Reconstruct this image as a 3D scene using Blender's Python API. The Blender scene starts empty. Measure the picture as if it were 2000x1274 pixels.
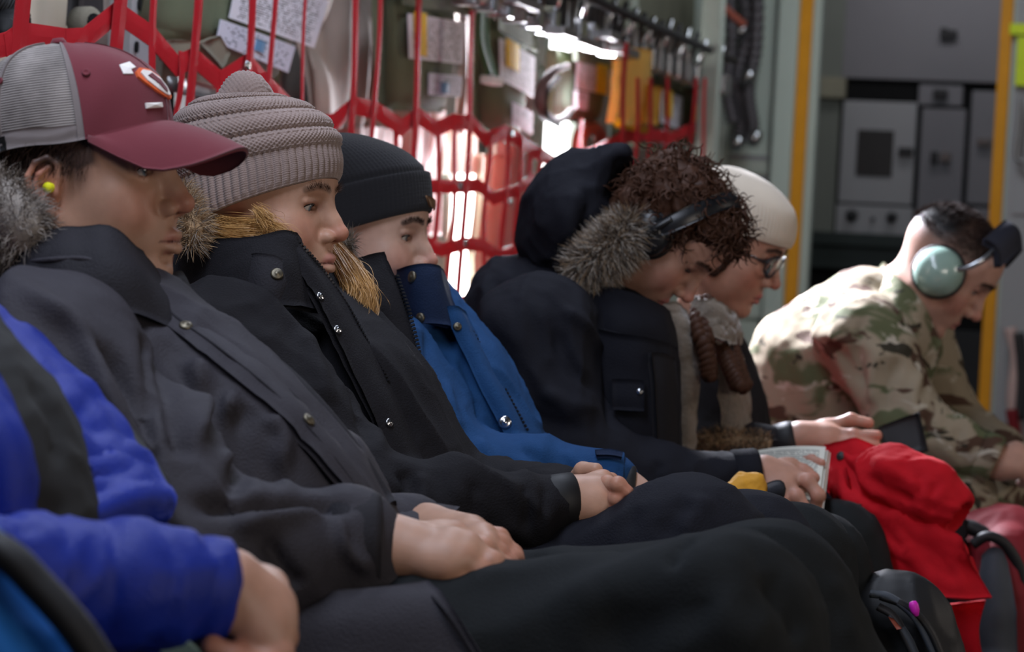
import bpy, bmesh, math, random
import numpy as np
from mathutils import Matrix, Vector

# ------------------------------------------------------------------ camera, world, light, exposure
SC = bpy.context.scene
COL = SC.collection
FPX = 5000.0                       # focal length in pixels of the 2000 x 1274 frame (90 mm on 36 mm)
YAW, PITCH, ROLL = math.atan(1400 / FPX), math.atan(170 / FPX), math.radians(3.0)
CAM = np.array([0.0, 0.0, 0.95])
_r0 = np.array([math.cos(YAW), math.sin(YAW), 0.0])
_f = np.array([-math.sin(YAW) * math.cos(PITCH), math.cos(YAW) * math.cos(PITCH), -math.sin(PITCH)])
_u0 = np.cross(_r0, _f)
CR = math.cos(ROLL) * _r0 + math.sin(ROLL) * _u0
CU = math.cos(ROLL) * _u0 - math.sin(ROLL) * _r0
CF = _f
cam_d = bpy.data.cameras.new('camera')
cam_d.lens = 36.0 * FPX / 2000.0
cam_d.sensor_width = 36.0
cam_d.clip_start = 0.05
cam_d.dof.use_dof = True
cam_d.dof.focus_distance = 3.15
cam_d.dof.aperture_fstop = 6.3
cam = bpy.data.objects.new('camera', cam_d)
COL.objects.link(cam)
cam.matrix_world = Matrix((
    (CR[0], CU[0], -CF[0], CAM[0]), (CR[1], CU[1], -CF[1], CAM[1]),
    (CR[2], CU[2], -CF[2], CAM[2]), (0, 0, 0, 1)))
SC.camera = cam

world = bpy.data.worlds.new('world')
SC.world = world
world.use_nodes = True
world.node_tree.nodes['Background'].inputs[0].default_value = (0.60, 0.62, 0.70, 1)
world.node_tree.nodes['Background'].inputs[1].default_value = 0.022

def area(name, loc, target, sx, sy, power, color=(1, 1, 1), spread=math.pi):
    l = bpy.data.lights.new(name, 'AREA')
    l.shape = 'RECTANGLE'; l.size = sx; l.size_y = sy; l.energy = power; l.color = color; l.spread = spread
    o = bpy.data.objects.new(name, l); COL.objects.link(o)
    o.location = loc
    o.rotation_euler = (Vector(target) - Vector(loc)).to_track_quat('-Z', 'Y').to_euler()
    return o

# ceiling lamp strip over the seats and aisle, cool white; windows of the far side of the cabin; paratroop-door window light
area('ceiling_lamp', (-1.15, 1.9, 2.20), (-1.15, 2.1, 0), 0.30, 1.4, 27, (0.76, 0.83, 1.0))
area('ceiling_lamp', (-1.10, 3.9, 2.20), (-1.10, 4.1, 0), 0.30, 1.4, 17, (0.76, 0.83, 1.0))
area('cabin_window_light', (1.7, 0.7, 1.30), (-1.1, 2.9, 0.95), 1.2, 0.6, 25, (1.0, 0.88, 0.78))
area('cabin_window_light', (1.9, 4.8, 1.45), (-0.9, 4.4, 0.8), 1.2, 0.5, 12, (1.0, 0.88, 0.80))
area('added_side_light', (-1.50, 5.65, 1.78), (-0.90, 5.20, 0.92), 0.30, 0.30, 42, (0.84, 0.87, 1.0), math.radians(70))  # added unseen light aimed at the airman's back, standing in for side window light
area('side_window_light', (-1.80, 6.45, 1.30), (-1.2, 5.25, 1.05), 0.45, 0.5, 30, (0.92, 0.92, 1.0), math.radians(110))
area('added_galley_light', (-1.1, 9.7, 2.35), (-1.1, 10.3, 1.2), 0.8, 0.3, 2.6, (0.95, 0.95, 1.0))  # added light with no known fixture, brightens the galley
area('ceiling_lamp', (-0.9, 7.6, 2.3), (-1.3, 8.4, 0.8), 0.5, 0.8, 9, (0.86, 0.92, 1.0))

SC.view_settings.view_transform = 'Standard'
SC.view_settings.look = 'None'
SC.view_settings.gamma = 1.0
SC.view_settings.use_curve_mapping = False
SC.view_settings.exposure = 0.0

# ------------------------------------------------------------------ finding world points from the photograph
def ray(px, py):
    return CF + (px - 1000.0) / FPX * CR + (637.0 - py) / FPX * CU
def WY(px, py, Y):                 # the point on the pixel's ray in the plane y = Y
    d = ray(px, py); return CAM + d * ((Y - CAM[1]) / d[1])
def WX(px, py, X):
    d = ray(px, py); return CAM + d * ((X - CAM[0]) / d[0])
def WD(px, py, D):
    return CAM + ray(px, py) * D
def pix(p):
    q = np.asarray(p, float) - CAM
    z = q @ CF
    return 1000 + FPX * (q @ CR) / z, 637 - FPX * (q @ CU) / z
def A(*v): return np.array(v, float)
def nrm(v):
    v = np.asarray(v, float); return v / np.maximum(np.linalg.norm(v, axis=-1, keepdims=True), 1e-12)
def rotm(yaw=0, pitch=0, roll=0):  # local x forward, y left, z up; pitch > 0 nods down, roll > 0 tips to its right
    cy, sy, cp, sp, cr, sr = [f(math.radians(a)) for a in (yaw, pitch, roll) for f in (math.cos, math.sin)]
    Rz = A([cy, -sy, 0], [sy, cy, 0], [0, 0, 1]); Ry = A([cp, 0, sp], [0, 1, 0], [-sp, 0, cp]); Rx = A([1, 0, 0], [0, cr, -sr], [0, sr, cr])
    return Rz @ Ry @ Rx

# ------------------------------------------------------------------ noise
def _hash(i, j, k, s):
    h = (i.astype(np.int64) * 374761393 + j.astype(np.int64) * 668265263 + k.astype(np.int64) * 2147483647 + s * 974634777) & 0xffffffff
    h = ((h ^ (h >> 13)) * 1274126177) & 0xffffffff
    h = h ^ (h >> 16)
    return (h & 0xffff).astype(np.float64) / 65535.0
def vnoise(p, seed=0):             # value noise 0..1
    i = np.floor(p); f = p - i; u = f * f * f * (f * (f * 6 - 15) + 10); i = i.astype(np.int64)
    r = 0
    for dx in (0, 1):
        wx = u[:, 0] if dx else 1 - u[:, 0]
        for dy in (0, 1):
            wy = u[:, 1] if dy else 1 - u[:, 1]
            for dz in (0, 1):
                wz = u[:, 2] if dz else 1 - u[:, 2]
                r = r + wx * wy * wz * _hash(i[:, 0] + dx, i[:, 1] + dy, i[:, 2] + dz, seed)
    return r
def folds(p, freq, seed=0, warp=0.6, axis=None, stretch=3.0):
    """ridged cloth folds; axis = direction the folds run along (stretched)"""
    q = p * 1.0
    if axis is not None:
        a = nrm(A(*axis)); q = q - np.outer(q @ a, a) * (1 - 1 / stretch)
    w = np.stack([vnoise(q * freq * 0.5 + 7.1 * k, seed + 11 + k) for k in range(3)], 1) - 0.5
    n = vnoise(q * freq + w * 2 * warp, seed); n2 = vnoise(q * freq * 1.9 + w * 3 * warp + 3.7, seed + 3)
    return (1 - np.abs(2 * n - 1)) ** 2.2 + 0.45 * (1 - np.abs(2 * n2 - 1)) ** 2.5 - 0.45

# ------------------------------------------------------------------ signed distance modelling
def cap(a, b, ra, rb=None):
    a = np.asarray(a, float); b = np.asarray(b, float); rb = ra if rb is None else rb
    ba = b - a; bb = max(ba @ ba, 1e-12)
    def f(p):
        pa = p - a; h = np.clip((pa @ ba) / bb, 0, 1)
        return np.sqrt(((pa - h[:, None] * ba) ** 2).sum(1)) - (ra + (rb - ra) * h)
    f.c = (a + b) / 2; f.r = math.sqrt(bb) / 2 + max(ra, rb)
    return f
def ell(c, r, R=None):
    c = np.asarray(c, float); r = np.asarray(r, float) * np.ones(3)
    def f(p):
        q = p - c
        if R is not None: q = q @ R
        k0 = np.sqrt(((q / r) ** 2).sum(1)); k1 = np.sqrt(((q / (r * r)) ** 2).sum(1))
        return k0 * (k0 - 1) / np.maximum(k1, 1e-9)
    f.c = c; f.r = r.max()
    return f
def fcap(a, b, ra, rb, flat, n):   # flattened capsule: thinner along direction n by factor flat
    n = nrm(n); a = np.asarray(a, float); b = np.asarray(b, float)
    S = np.eye(3) + (1 / flat - 1) * np.outer(n, n)
    m = (a + b) / 2
    g = cap((a - m) @ S, (b - m) @ S, ra, rb)
    f = lambda p: g((p - m) @ S) * flat if flat < 1 else g((p - m) @ S)
    f.c = m; f.r = np.linalg.norm(b - a) / 2 + max(ra, rb) * max(1, flat)
    return f
def half(n, o):                    # half space, inside where (p-o).n < 0
    n = nrm(n); o = np.asarray(o, float)
    f = lambda p: (p - o) @ n
    f.c = o; f.r = 1e9
    return f
class Sdf:
    def __init__(s): s.items = []
    def add(s, f, k=0.01): s.items.append(('u', f, k)); return s
    def sub(s, f, k=0.005): s.items.append(('s', f, k)); return s
    def inter(s, f, k=0.005): s.items.append(('i', f, k)); return s
    def chain(s, pts, rad, k=0.02, k0=None):
        for i in range(len(pts) - 1):
            s.add(cap(pts[i], pts[i + 1], rad[i], rad[i + 1]), k if (i or k0 is None) else k0)
        return s
    def ev(s, p, c=None, R=None):
        d = np.full(len(p), 1e3)
        for op, f, k in s.items:
            if c is not None and op != 'i' and np.linalg.norm(f.c - c) > R + f.r + k + 0.05: continue
            e = f(p)
            if op == 'u':
                h = np.maximum(k - np.abs(d - e), 0) / max(k, 1e-9); d = np.minimum(d, e) - h * h * k * 0.25
            else:
                e = -e if op == 's' else e
                h = np.maximum(k - np.abs(d - e), 0) / max(k, 1e-9); d = np.maximum(d, e) + h * h * k * 0.25
        return d
    def bounds(s):
        cs = [(f.c - f.r, f.c + f.r) for op, f, k in s.items if op == 'u']
        return np.min([a for a, b in cs], 0), np.max([b for a, b in cs], 0)
    def mesh(s, h, B=16):
        """surface nets over the blocks the surface passes through -> verts, quads"""
        lo, hi = s.bounds(); lo = lo - 3 * h; hi = hi + 3 * h
        nb = np.ceil((hi - lo) / (B * h)).astype(int)
        g = np.stack(np.meshgrid(*[np.arange(n) for n in nb], indexing='ij'), -1).reshape(-1, 3)
        cen = lo + (g + 0.5) * B * h
        R = B * h * 0.5 * math.sqrt(3)
        act = np.abs(s.ev(cen)) < R * 1.7 + 0.02
        N = nb * B + 2
        ax = np.arange(B + 1)
        off = np.stack(np.meshgrid(ax, ax, ax, indexing='ij'), -1).reshape(-1, 3)
        cor = off[:0]
        cor = np.array([(a, b, c) for a in (0, 1) for b in (0, 1) for c in (0, 1)])
        edges = [(a, b) for a in range(8) for b in range(a + 1, 8) if np.abs(cor[a] - cor[b]).sum() == 1]
        VI, VP, QE = [], [], []
        gid = lambda q: (q[:, 0] * N[1] + q[:, 1]) * N[2] + q[:, 2]
        for b, c in zip(g[act], cen[act]):
            o = b * B
            v = s.ev(lo + (o + off) * h, c, R).reshape(B + 1, B + 1, B + 1)
            ins = v < 0
            if ins.all() or not ins.any(): continue
            cnt = sum(ins[a:a + B, bb:bb + B, cc:cc + B].astype(np.int8) for a, bb, cc in cor)
            ci = np.argwhere((cnt > 0) & (cnt < 8))
            if len(ci):
                vals = np.stack([v[ci[:, 0] + a, ci[:, 1] + bb, ci[:, 2] + cc] for a, bb, cc in cor], 1)
                acc = np.zeros((len(ci), 3)); n = np.zeros(len(ci))
                for e0, e1 in edges:
                    m = (vals[:, e0] < 0) != (vals[:, e1] < 0)
                    t = np.where(m, vals[:, e0] / np.where(m, vals[:, e0] - vals[:, e1], 1), 0)
                    acc += np.where(m[:, None], cor[e0] + t[:, None] * (cor[e1] - cor[e0]), 0); n += m
                VP.append(lo + (o + ci + acc / n[:, None]) * h); VI.append(gid(o + ci))
            for d in range(3):
                e = np.eye(3, dtype=int)[d]
                a = ins[:B, :B, :B]; bb = ins[e[0]:B + e[0], e[1]:B + e[1], e[2]:B + e[2]]
                q = np.argwhere(a != bb)
                if len(q):
                    fl = a[q[:, 0], q[:, 1], q[:, 2]]
                    u = np.eye(3, dtype=int)[(d + 1) % 3]; w = np.eye(3, dtype=int)[(d + 2) % 3]
                    q = q + o
                    Q = np.stack([gid(q - u - w), gid(q - w), gid(q), gid(q - u)], 1)
                    QE.append(np.where(fl[:, None], Q, Q[:, ::-1]))
        VI = np.concatenate(VI); VP = np.concatenate(VP); QE = np.concatenate(QE)
        o = np.argsort(VI); VI = VI[o]; VP = VP[o]
        ix = np.searchsorted(VI, QE); ix = np.minimum(ix, len(VI) - 1)
        ok = (VI[ix] == QE).all(1)
        return VP, ix[ok]

def vnormals(V, F):
    n = np.zeros_like(V)
    if F.shape[1] == 4: fn = np.cross(V[F[:, 2]] - V[F[:, 0]], V[F[:, 3]] - V[F[:, 1]])
    else: fn = np.cross(V[F[:, 1]] - V[F[:, 0]], V[F[:, 2]] - V[F[:, 0]])
    for k in range(F.shape[1]): np.add.at(n, F[:, k], fn)
    return nrm(n)
def smooth(V, F, it=2, lam=0.5):
    e = np.concatenate([F[:, [k, (k + 1) % F.shape[1]]] for k in range(F.shape[1])])
    deg = np.bincount(e.ravel(), minlength=len(V))[:, None] + 1e-9
    for _ in range(it):
        s = np.zeros_like(V); np.add.at(s, e[:, 0], V[e[:, 1]]); np.add.at(s, e[:, 1], V[e[:, 0]])
        V = V + lam * (s / deg - V)
    return V
def surf(V, Nn, px, py):           # frontmost vertex of a mesh near a pixel's ray
    d = nrm(ray(px, py)); q = V - CAM; t = q @ d
    dist = np.linalg.norm(q - t[:, None] * d, axis=1)
    m = Nn @ d < 0.1
    near = m & (dist < 0.010)
    if not near.any(): return int(np.argmin(np.where(m, dist, 9)))
    t0 = t[near].min()
    return int(np.argmin(np.where(near & (t < t0 + 0.035), dist, 9)))
def strokes(V, F, lst):            # sculpt creases (amp < 0) and ridges (amp > 0) along lines found on the surface
    Nn = vnormals(V, F)
    for pts, w, amp in lst:
        P = []
        for k in range(len(pts) - 1):
            for t in np.linspace(0, 1, 9)[:-1]:
                x = pts[k][0] * (1 - t) + pts[k + 1][0] * t; y = pts[k][1] * (1 - t) + pts[k + 1][1] * t
                P.append(V[surf(V, Nn, x, y)])
        P = np.array(P); n = len(P)
        for _ in range(5): P[1:-1] = P[1:-1] * 0.5 + (P[:-2] + P[2:]) * 0.25
        lo = P.min(0) - 3 * w; hi = P.max(0) + 3 * w
        idx = np.where(((V > lo) & (V < hi)).all(1))[0]
        if not len(idx): continue
        best = np.full(len(idx), 9.0); bt = np.zeros(len(idx))
        for k in range(n - 1):
            a, b = P[k], P[k + 1]; ba = b - a; bb = max(ba @ ba, 1e-10)
            h = np.clip(((V[idx] - a) @ ba) / bb, 0, 1)
            d = np.linalg.norm(V[idx] - a - h[:, None] * ba, axis=1)
            m = d < best; best[m] = d[m]; bt[m] = (k + h[m]) / (n - 1)
        taper = np.clip(np.minimum(bt, 1 - bt) * 5 + 0.15, 0, 1)
        V[idx] += Nn[idx] * (amp * taper * np.exp(-(best / w) ** 2))[:, None]
    return V

# ------------------------------------------------------------------ meshes, objects
def obj(name, V, F, mat, parent=None, smoothed=True, col=None, org=None, mi=None):
    """link verts + faces (world coordinates) as one mesh object"""
    V = np.asarray(V, float)
    if parent is not None: org = np.array(parent.get('_org', (0, 0, 0)))
    elif org is None: org = np.array([0.0, 0, 0])
    me = bpy.data.meshes.new(name)
    if isinstance(F, np.ndarray):
        n, k = F.shape
        me.vertices.add(len(V)); me.vertices.foreach_set('co', (V - org).astype(np.float32).ravel())
        me.loops.add(n * k); me.loops.foreach_set('vertex_index', F.astype(np.int32).ravel())
        me.polygons.add(n); me.polygons.foreach_set('loop_start', np.arange(0, n * k, k, dtype=np.int32))
        try: me.polygons.foreach_set('loop_total', np.full(n, k, dtype=np.int32))
        except Exception: pass
        me.update(calc_edges=True)
    else:
        me.from_pydata([tuple(v) for v in V - org], [], [tuple(f) for f in F])
    me.polygons.foreach_set('use_smooth', np.full(len(me.polygons), smoothed, dtype=bool))
    for m in (mat if isinstance(mat, (list, tuple)) else [mat]): me.materials.append(m)
    if mi is not None: me.polygons.foreach_set('material_index', np.asarray(mi, np.int32))
    if col is not None:
        a = me.color_attributes.new('tint', 'FLOAT_COLOR', 'POINT')
        c = np.ones((len(V), 4), np.float32); c[:, :3] = col
        a.data.foreach_set('color', c.ravel())
    me.validate()
    o = bpy.data.objects.new(name, me); COL.objects.link(o)
    o['_org'] = [float(x) for x in org]
    if parent is not None: o.parent = parent
    else: o.location = org
    return o
def thing(name, label, cat, org=(0, 0, 0), group=None):
    o = bpy.data.objects.new(name, None); COL.objects.link(o); o.location = org; o['_org'] = [float(x) for x in org]
    o.empty_display_size = 0.05
    return tag(o, label, cat, group)
def tag(o, label, cat, group=None):
    o['label'] = label; o['category'] = cat
    if group: o['group'] = group
    return o
def struct(o, label=None):
    o['kind'] = 'structure'
    if label: o['label'] = label
    return o
class MB:                          # collects simple shapes into one mesh
    def __init__(s): s.V = []; s.F = []; s.n = 0
    def put(s, V, F):
        V = np.asarray(V, float); s.V.append(V); s.F += [tuple(int(i) + s.n for i in f) for f in F]; s.n += len(V); return s
    def box(s, lo, hi, bev=0.0, R=None, o=None):
        lo = np.minimum(lo, hi).astype(float); hi2 = np.maximum(np.asarray(lo), np.asarray(hi, float)); 
        c = (lo + hi2) / 2; e = (hi2 - lo) / 2; b = min(bev, e.min() * 0.98)
        if b <= 0:
            V = np.array([(x, y, z) for x in (-1, 1) for y in (-1, 1) for z in (-1, 1)], float) * e
            F = [(0, 1, 3, 2), (4, 6, 7, 5), (0, 4, 5, 1), (2, 3, 7, 6), (0, 2, 6, 4), (1, 5, 7, 3)]
        else:
            bm = bmesh.new(); bmesh.ops.create_cube(bm, size=2.0)
            for v in bm.verts: v.co = Vector((v.co.x * e[0], v.co.y * e[1], v.co.z * e[2]))
            bmesh.ops.bevel(bm, geom=bm.edges[:], offset=b, segments=2, affect='EDGES', profile=0.6)
            bm.verts.ensure_lookup_table(); V = np.array([v.co[:] for v in bm.verts]); F = [[v.index for v in f.verts] for f in bm.faces]; bm.free()
        if R is not None: V = V @ np.asarray(R).T
        return s.put(V + (c if o is None else np.asarray(o)), F)
    def tube(s, pts, rad, n=10, caps=True, flat=None):
        V, F = tube(pts, rad, n, caps, flat); return s.put(V, F)
    def lathe(s, prof, o, ax=(0, 0, 1), n=20):
        V, F = lathe(prof, o, ax, n); return s.put(V, F)
    def sheet(s, rows, th, **k):
        V, F = sheet(rows, th, **k); return s.put(V, F)
    def build(s, name, mat, parent=None, smoothed=False, **k):
        return obj(name, np.concatenate(s.V), s.F, mat, parent, smoothed, **k)
def frame_of(ax):
    ax = nrm(ax); t = A(0, 0, 1) if abs(ax[2]) < 0.9 else A(1, 0, 0)
    u = nrm(np.cross(t, ax)); return u, np.cross(ax, u), ax
def lathe(prof, o, ax=(0, 0, 1), n=20):
    u, v, w = frame_of(ax); o = np.asarray(o, float); V = []; F = []
    for r, z in prof:
        for k in range(n):
            a = 2 * math.pi * k / n; V.append(o + u * r * math.cos(a) + v * r * math.sin(a) + w * z)
    for i in range(len(prof) - 1):
        for k in range(n):
            F.append((i * n + k, i * n + (k + 1) % n, (i + 1) * n + (k + 1) % n, (i + 1) * n + k))
    if prof[0][0] > 1e-5: F.append(tuple(range(n))[::-1])
    if prof[-1][0] > 1e-5: F.append(tuple((len(prof) - 1) * n + k for k in range(n)))
    return np.array(V), F
def crom(P, m):                    # Catmull-Rom resample of control points, m steps per span
    P = np.asarray(P, float)
    if len(P) < 3: 
        return np.array([P[0] * (1 - t) + P[-1] * t for t in np.linspace(0, 1, m * (len(P) - 1) + 1)])
    Q = np.concatenate([[2 * P[0] - P[1]], P, [2 * P[-1] - P[-2]]]); out = []
    for i in range(1, len(Q) - 2):
        for t in np.arange(m) / m:
            a, b, c, d = Q[i - 1:i + 3]
            out.append(0.5 * (2 * b + (c - a) * t + (2 * a - 5 * b + 4 * c - d) * t * t + (3 * b - a - 3 * c + d) * t ** 3))
    out.append(P[-1]); return np.array(out)
def tube(pts, rad, n=10, caps=True, flat=None):
    P = np.asarray(pts, float); m = len(P); r = np.ones(m) * rad if np.isscalar(rad) else np.asarray(rad, float)
    T = nrm(np.gradient(P, axis=0)); u = frame_of(T[0])[0]; V = []
    for i in range(m):
        u = nrm(u - T[i] * (u @ T[i])); v = np.cross(T[i], u)
        a = 2 * math.pi * np.arange(n) / n
        fu, fv = (1, 1) if flat is None else flat
        V.append(P[i] + r[i] * (np.cos(a)[:, None] * u * fu + np.sin(a)[:, None] * v * fv))
    F = [(i * n + k, i * n + (k + 1) % n, (i + 1) * n + (k + 1) % n, (i + 1) * n + k) for i in range(m - 1) for k in range(n)]
    if caps: F += [tuple(range(n))[::-1], tuple((m - 1) * n + k for k in range(n))]
    return np.concatenate(V), F
def grid_faces(a, b):
    return [(i * b + j, i * b + j + 1, (i + 1) * b + j + 1, (i + 1) * b + j) for i in range(a - 1) for j in range(b - 1)]
def sheet(rows, th, mu=4, mv=4, disp=None):
    """cloth sheet lofted through rows of control points, given a thickness"""
    R = np.stack([crom(r, mv) for r in rows]); R = np.stack([crom(R[:, j], mu) for j in range(R.shape[1])], 1)
    a, b = R.shape[:2]
    gu = np.gradient(R, axis=0); gv = np.gradient(R, axis=1); N = nrm(np.cross(gu, gv))
    if disp is not None:
        R = R + N * disp(R.reshape(-1, 3)).reshape(a, b, 1)
        gu = np.gradient(R, axis=0); gv = np.gradient(R, axis=1); N = nrm(np.cross(gu, gv))
    top = (R + N * th / 2).reshape(-1, 3); bot = (R - N * th / 2).reshape(-1, 3); n = a * b
    F = [f[::-1] for f in grid_faces(a, b)]; F2 = [tuple(n + i for i in f[::-1]) for f in F]
    rim = [i for i in range(b)] + [i * b + b - 1 for i in range(1, a)] + [(a - 1) * b + j for j in range(b - 2, -1, -1)] + [i * b for i in range(a - 2, 0, -1)]
    F3 = [(rim[k], n + rim[k], n + rim[(k + 1) % len(rim)], rim[(k + 1) % len(rim)]) for k in range(len(rim))]
    return np.concatenate([top, bot]), F + F2 + F3
def strands(roots, dirs, length, width, curl=0.0, droop=0.0, seg=4, seed=0, wob=0.3, curlf=2.5):
    """hair or fur as thin tapering ribbons -> verts, quads"""
    rng = np.random.default_rng(seed); n = len(roots)
    L = length * (0.7 + 0.6 * rng.random(n)); d = nrm(dirs + wob * rng.normal(size=(n, 3)))
    side = nrm(np.cross(d, rng.normal(size=(n, 3)))); s2 = np.cross(d, side)
    ph = rng.random(n) * 6.28; P = []; 
    for i in range(seg + 1):
        t = i / seg
        p = roots + d * (L * t)[:, None] + A(0, 0, -1) * (droop * L * t * t)[:, None]
        if curl: 
            a = ph + t * 6.28 * curlf
            p = p + (side * np.cos(a)[:, None] + s2 * np.sin(a)[:, None]) * (curl * min(1, 3 * t))
        P.append(p)
    P = np.stack(P, 1); T = nrm(np.gradient(P, axis=1)); W = nrm(np.cross(T, rng.normal(size=(n, 1, 3))))
    w = width * (1 - 0.85 * np.linspace(0, 1, seg + 1))[None, :, None]
    V = np.stack([P - W * w / 2, P + W * w / 2], 2).reshape(-1, 3)
    base = (np.arange(n) * 2 * (seg + 1))[:, None] + (np.arange(seg) * 2)[None, :]
    F = np.stack([base, base + 1, base + 3, base + 2], -1).reshape(-1, 4)
    return V, F
def join(parts):                   # [(V, F quads)] -> one V, F
    V = []; F = []; n = 0
    for v, f in parts: V.append(v); F.append(np.asarray(f) + n); n += len(v)
    return np.concatenate(V), np.concatenate(F)
# ------------------------------------------------------------------ materials
def _nt(name):
    m = bpy.data.materials.new(name); m.use_nodes = True; nt = m.node_tree
    return m, nt, nt.nodes['Principled BSDF']
def lin(c):                        # sRGB 0-255 -> linear
    c = np.array(c, float) / 255; return tuple(np.where(c <= 0.04045, c / 12.92, ((c + 0.055) / 1.055) ** 2.4))
def mat(name, rgb, rough=0.8, metal=0.0, spec=0.4, bump=0.0, bscale=600.0, mottle=0.12, mscale=18.0, sheen=0.0, sss=0.0, emit=0.0, weave=False, coat=0.0):
    m, nt, b = _nt(name); c = lin(rgb)
    b.inputs['Roughness'].default_value = rough; b.inputs['Metallic'].default_value = metal
    b.inputs['Specular IOR Level'].default_value = spec
    if sheen: b.inputs['Sheen Weight'].default_value = sheen; b.inputs['Sheen Roughness'].default_value = 0.5
    if coat: b.inputs['Coat Weight'].default_value = coat
    tc = nt.nodes.new('ShaderNodeTexCoord')
    if mottle:
        n = nt.nodes.new('ShaderNodeTexNoise'); n.inputs['Scale'].default_value = mscale; n.inputs['Detail'].default_value = 5
        r = nt.nodes.new('ShaderNodeMix'); r.data_type = 'RGBA'
        r.inputs[6].default_value = tuple(x * (1 - mottle) for x in c) + (1,); r.inputs[7].default_value = tuple(min(1, x * (1 + mottle)) for x in c) + (1,)
        nt.links.new(tc.outputs['Object'], n.inputs['Vector']); nt.links.new(n.outputs['Fac'], r.inputs[0]); nt.links.new(r.outputs[2], b.inputs['Base Color'])
    else: b.inputs['Base Color'].default_value = c + (1,)
    if bump:
        bp = nt.nodes.new('ShaderNodeBump'); bp.inputs['Strength'].default_value = bump; bp.inputs['Distance'].default_value = 0.002
        if weave:
            w1 = nt.nodes.new('ShaderNodeTexWave'); w1.inputs['Scale'].default_value = bscale; w1.bands_direction = 'DIAGONAL'
            nt.links.new(tc.outputs['Object'], w1.inputs['Vector']); nt.links.new(w1.outputs['Fac'], bp.inputs['Height'])
        else:
            n2 = nt.nodes.new('ShaderNodeTexNoise'); n2.inputs['Scale'].default_value = bscale; n2.inputs['Detail'].default_value = 3
            nt.links.new(tc.outputs['Object'], n2.inputs['Vector']); nt.links.new(n2.outputs['Fac'], bp.inputs['Height'])
        nt.links.new(bp.outputs['Normal'], b.inputs['Normal'])
    if emit: b.inputs['Emission Color'].default_value = c + (1,); b.inputs['Emission Strength'].default_value = emit
    return m
def vcol_mat(name, rough=0.5, sss=0.12, bump=0.12, bscale=500.0, spec=0.4):   # skin: its own colours come from the vertex tint
    m, nt, b = _nt(name)
    a = nt.nodes.new('ShaderNodeVertexColor'); a.layer_name = 'tint'
    n = nt.nodes.new('ShaderNodeTexNoise'); n.inputs['Scale'].default_value = 55; n.inputs['Detail'].default_value = 4
    tc = nt.nodes.new('ShaderNodeTexCoord'); nt.links.new(tc.outputs['Object'], n.inputs['Vector'])
    mr = nt.nodes.new('ShaderNodeMapRange'); mr.inputs[3].default_value = 0.80; mr.inputs[4].default_value = 1.18
    mx = nt.nodes.new('ShaderNodeMix'); mx.data_type = 'RGBA'; mx.blend_type = 'MULTIPLY'; mx.inputs[0].default_value = 1
    nt.links.new(n.outputs['Fac'], mr.inputs[0]); nt.links.new(a.outputs['Color'], mx.inputs[6]); nt.links.new(mr.outputs[0], mx.inputs[7]); nt.links.new(mx.outputs[2], b.inputs['Base Color'])
    b.inputs['Roughness'].default_value = rough; b.inputs['Specular IOR Level'].default_value = spec
    if sss:
        b.inputs['Subsurface Weight'].default_value = sss; b.inputs['Subsurface Radius'].default_value = (1, 0.35, 0.2); b.inputs['Subsurface Scale'].default_value = 0.006
    n2 = nt.nodes.new('ShaderNodeTexNoise'); n2.inputs['Scale'].default_value = bscale
    bp = nt.nodes.new('ShaderNodeBump'); bp.inputs['Strength'].default_value = bump; bp.inputs['Distance'].default_value = 0.001
    nt.links.new(tc.outputs['Object'], n2.inputs['Vector']); nt.links.new(n2.outputs['Fac'], bp.inputs['Height']); nt.links.new(bp.outputs['Normal'], b.inputs['Normal'])
    return m
def camo_mat():
    m, nt, b = _nt('camouflage_cloth'); tc = nt.nodes.new('ShaderNodeTexCoord')
    mp = nt.nodes.new('ShaderNodeMapping'); mp.inputs['Scale'].default_value = (0.8, 1, 1.5); nt.links.new(tc.outputs['Object'], mp.inputs['Vector'])
    cur = None
    def layer(cur, rgb, scale, lo, hi, loc):
        n = nt.nodes.new('ShaderNodeTexNoise'); n.inputs['Scale'].default_value = scale; n.inputs['Detail'].default_value = 3; n.inputs['Roughness'].default_value = 0.55; n.inputs['Distortion'].default_value = 0.6
        ad = nt.nodes.new('ShaderNodeVectorMath'); ad.inputs[1].default_value = (loc, loc * 1.7, -loc); nt.links.new(mp.outputs[0], ad.inputs[0]); nt.links.new(ad.outputs[0], n.inputs['Vector'])
        r = nt.nodes.new('ShaderNodeMapRange'); r.inputs[1].default_value = lo; r.inputs[2].default_value = hi; nt.links.new(n.outputs['Fac'], r.inputs[0])
        x = nt.nodes.new('ShaderNodeMix'); x.data_type = 'RGBA'; nt.links.new(r.outputs[0], x.inputs[0])
        if isinstance(cur, tuple): x.inputs[6].default_value = cur + (1,)
        else: nt.links.new(cur, x.inputs[6])
        x.inputs[7].default_value = lin(rgb) + (1,); return x.outputs[2]
    c = lin((140, 128, 108))
    c = layer(c, (84, 88, 62), 9, 0.50, 0.56, 0)
    c = layer(c, (74, 54, 42), 11, 0.57, 0.60, 3.3)
    c = layer(c, (166, 158, 142), 16, 0.60, 0.64, 7.7)
    c = layer(c, (48, 44, 34), 19, 0.64, 0.67, 12.1)
    nt.links.new(c, b.inputs['Base Color']); b.inputs['Roughness'].default_value = 0.85; b.inputs['Specular IOR Level'].default_value = 0.2
    return m
def eye_mat(name, iris):
    m, nt, b = _nt(name); tc = nt.nodes.new('ShaderNodeTexCoord')
    a = nt.nodes.new('ShaderNodeVertexColor'); a.layer_name = 'tint'; nt.links.new(a.outputs['Color'], b.inputs['Base Color'])
    b.inputs['Roughness'].default_value = 0.08; b.inputs['Coat Weight'].default_value = 0.5
    return m
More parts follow.
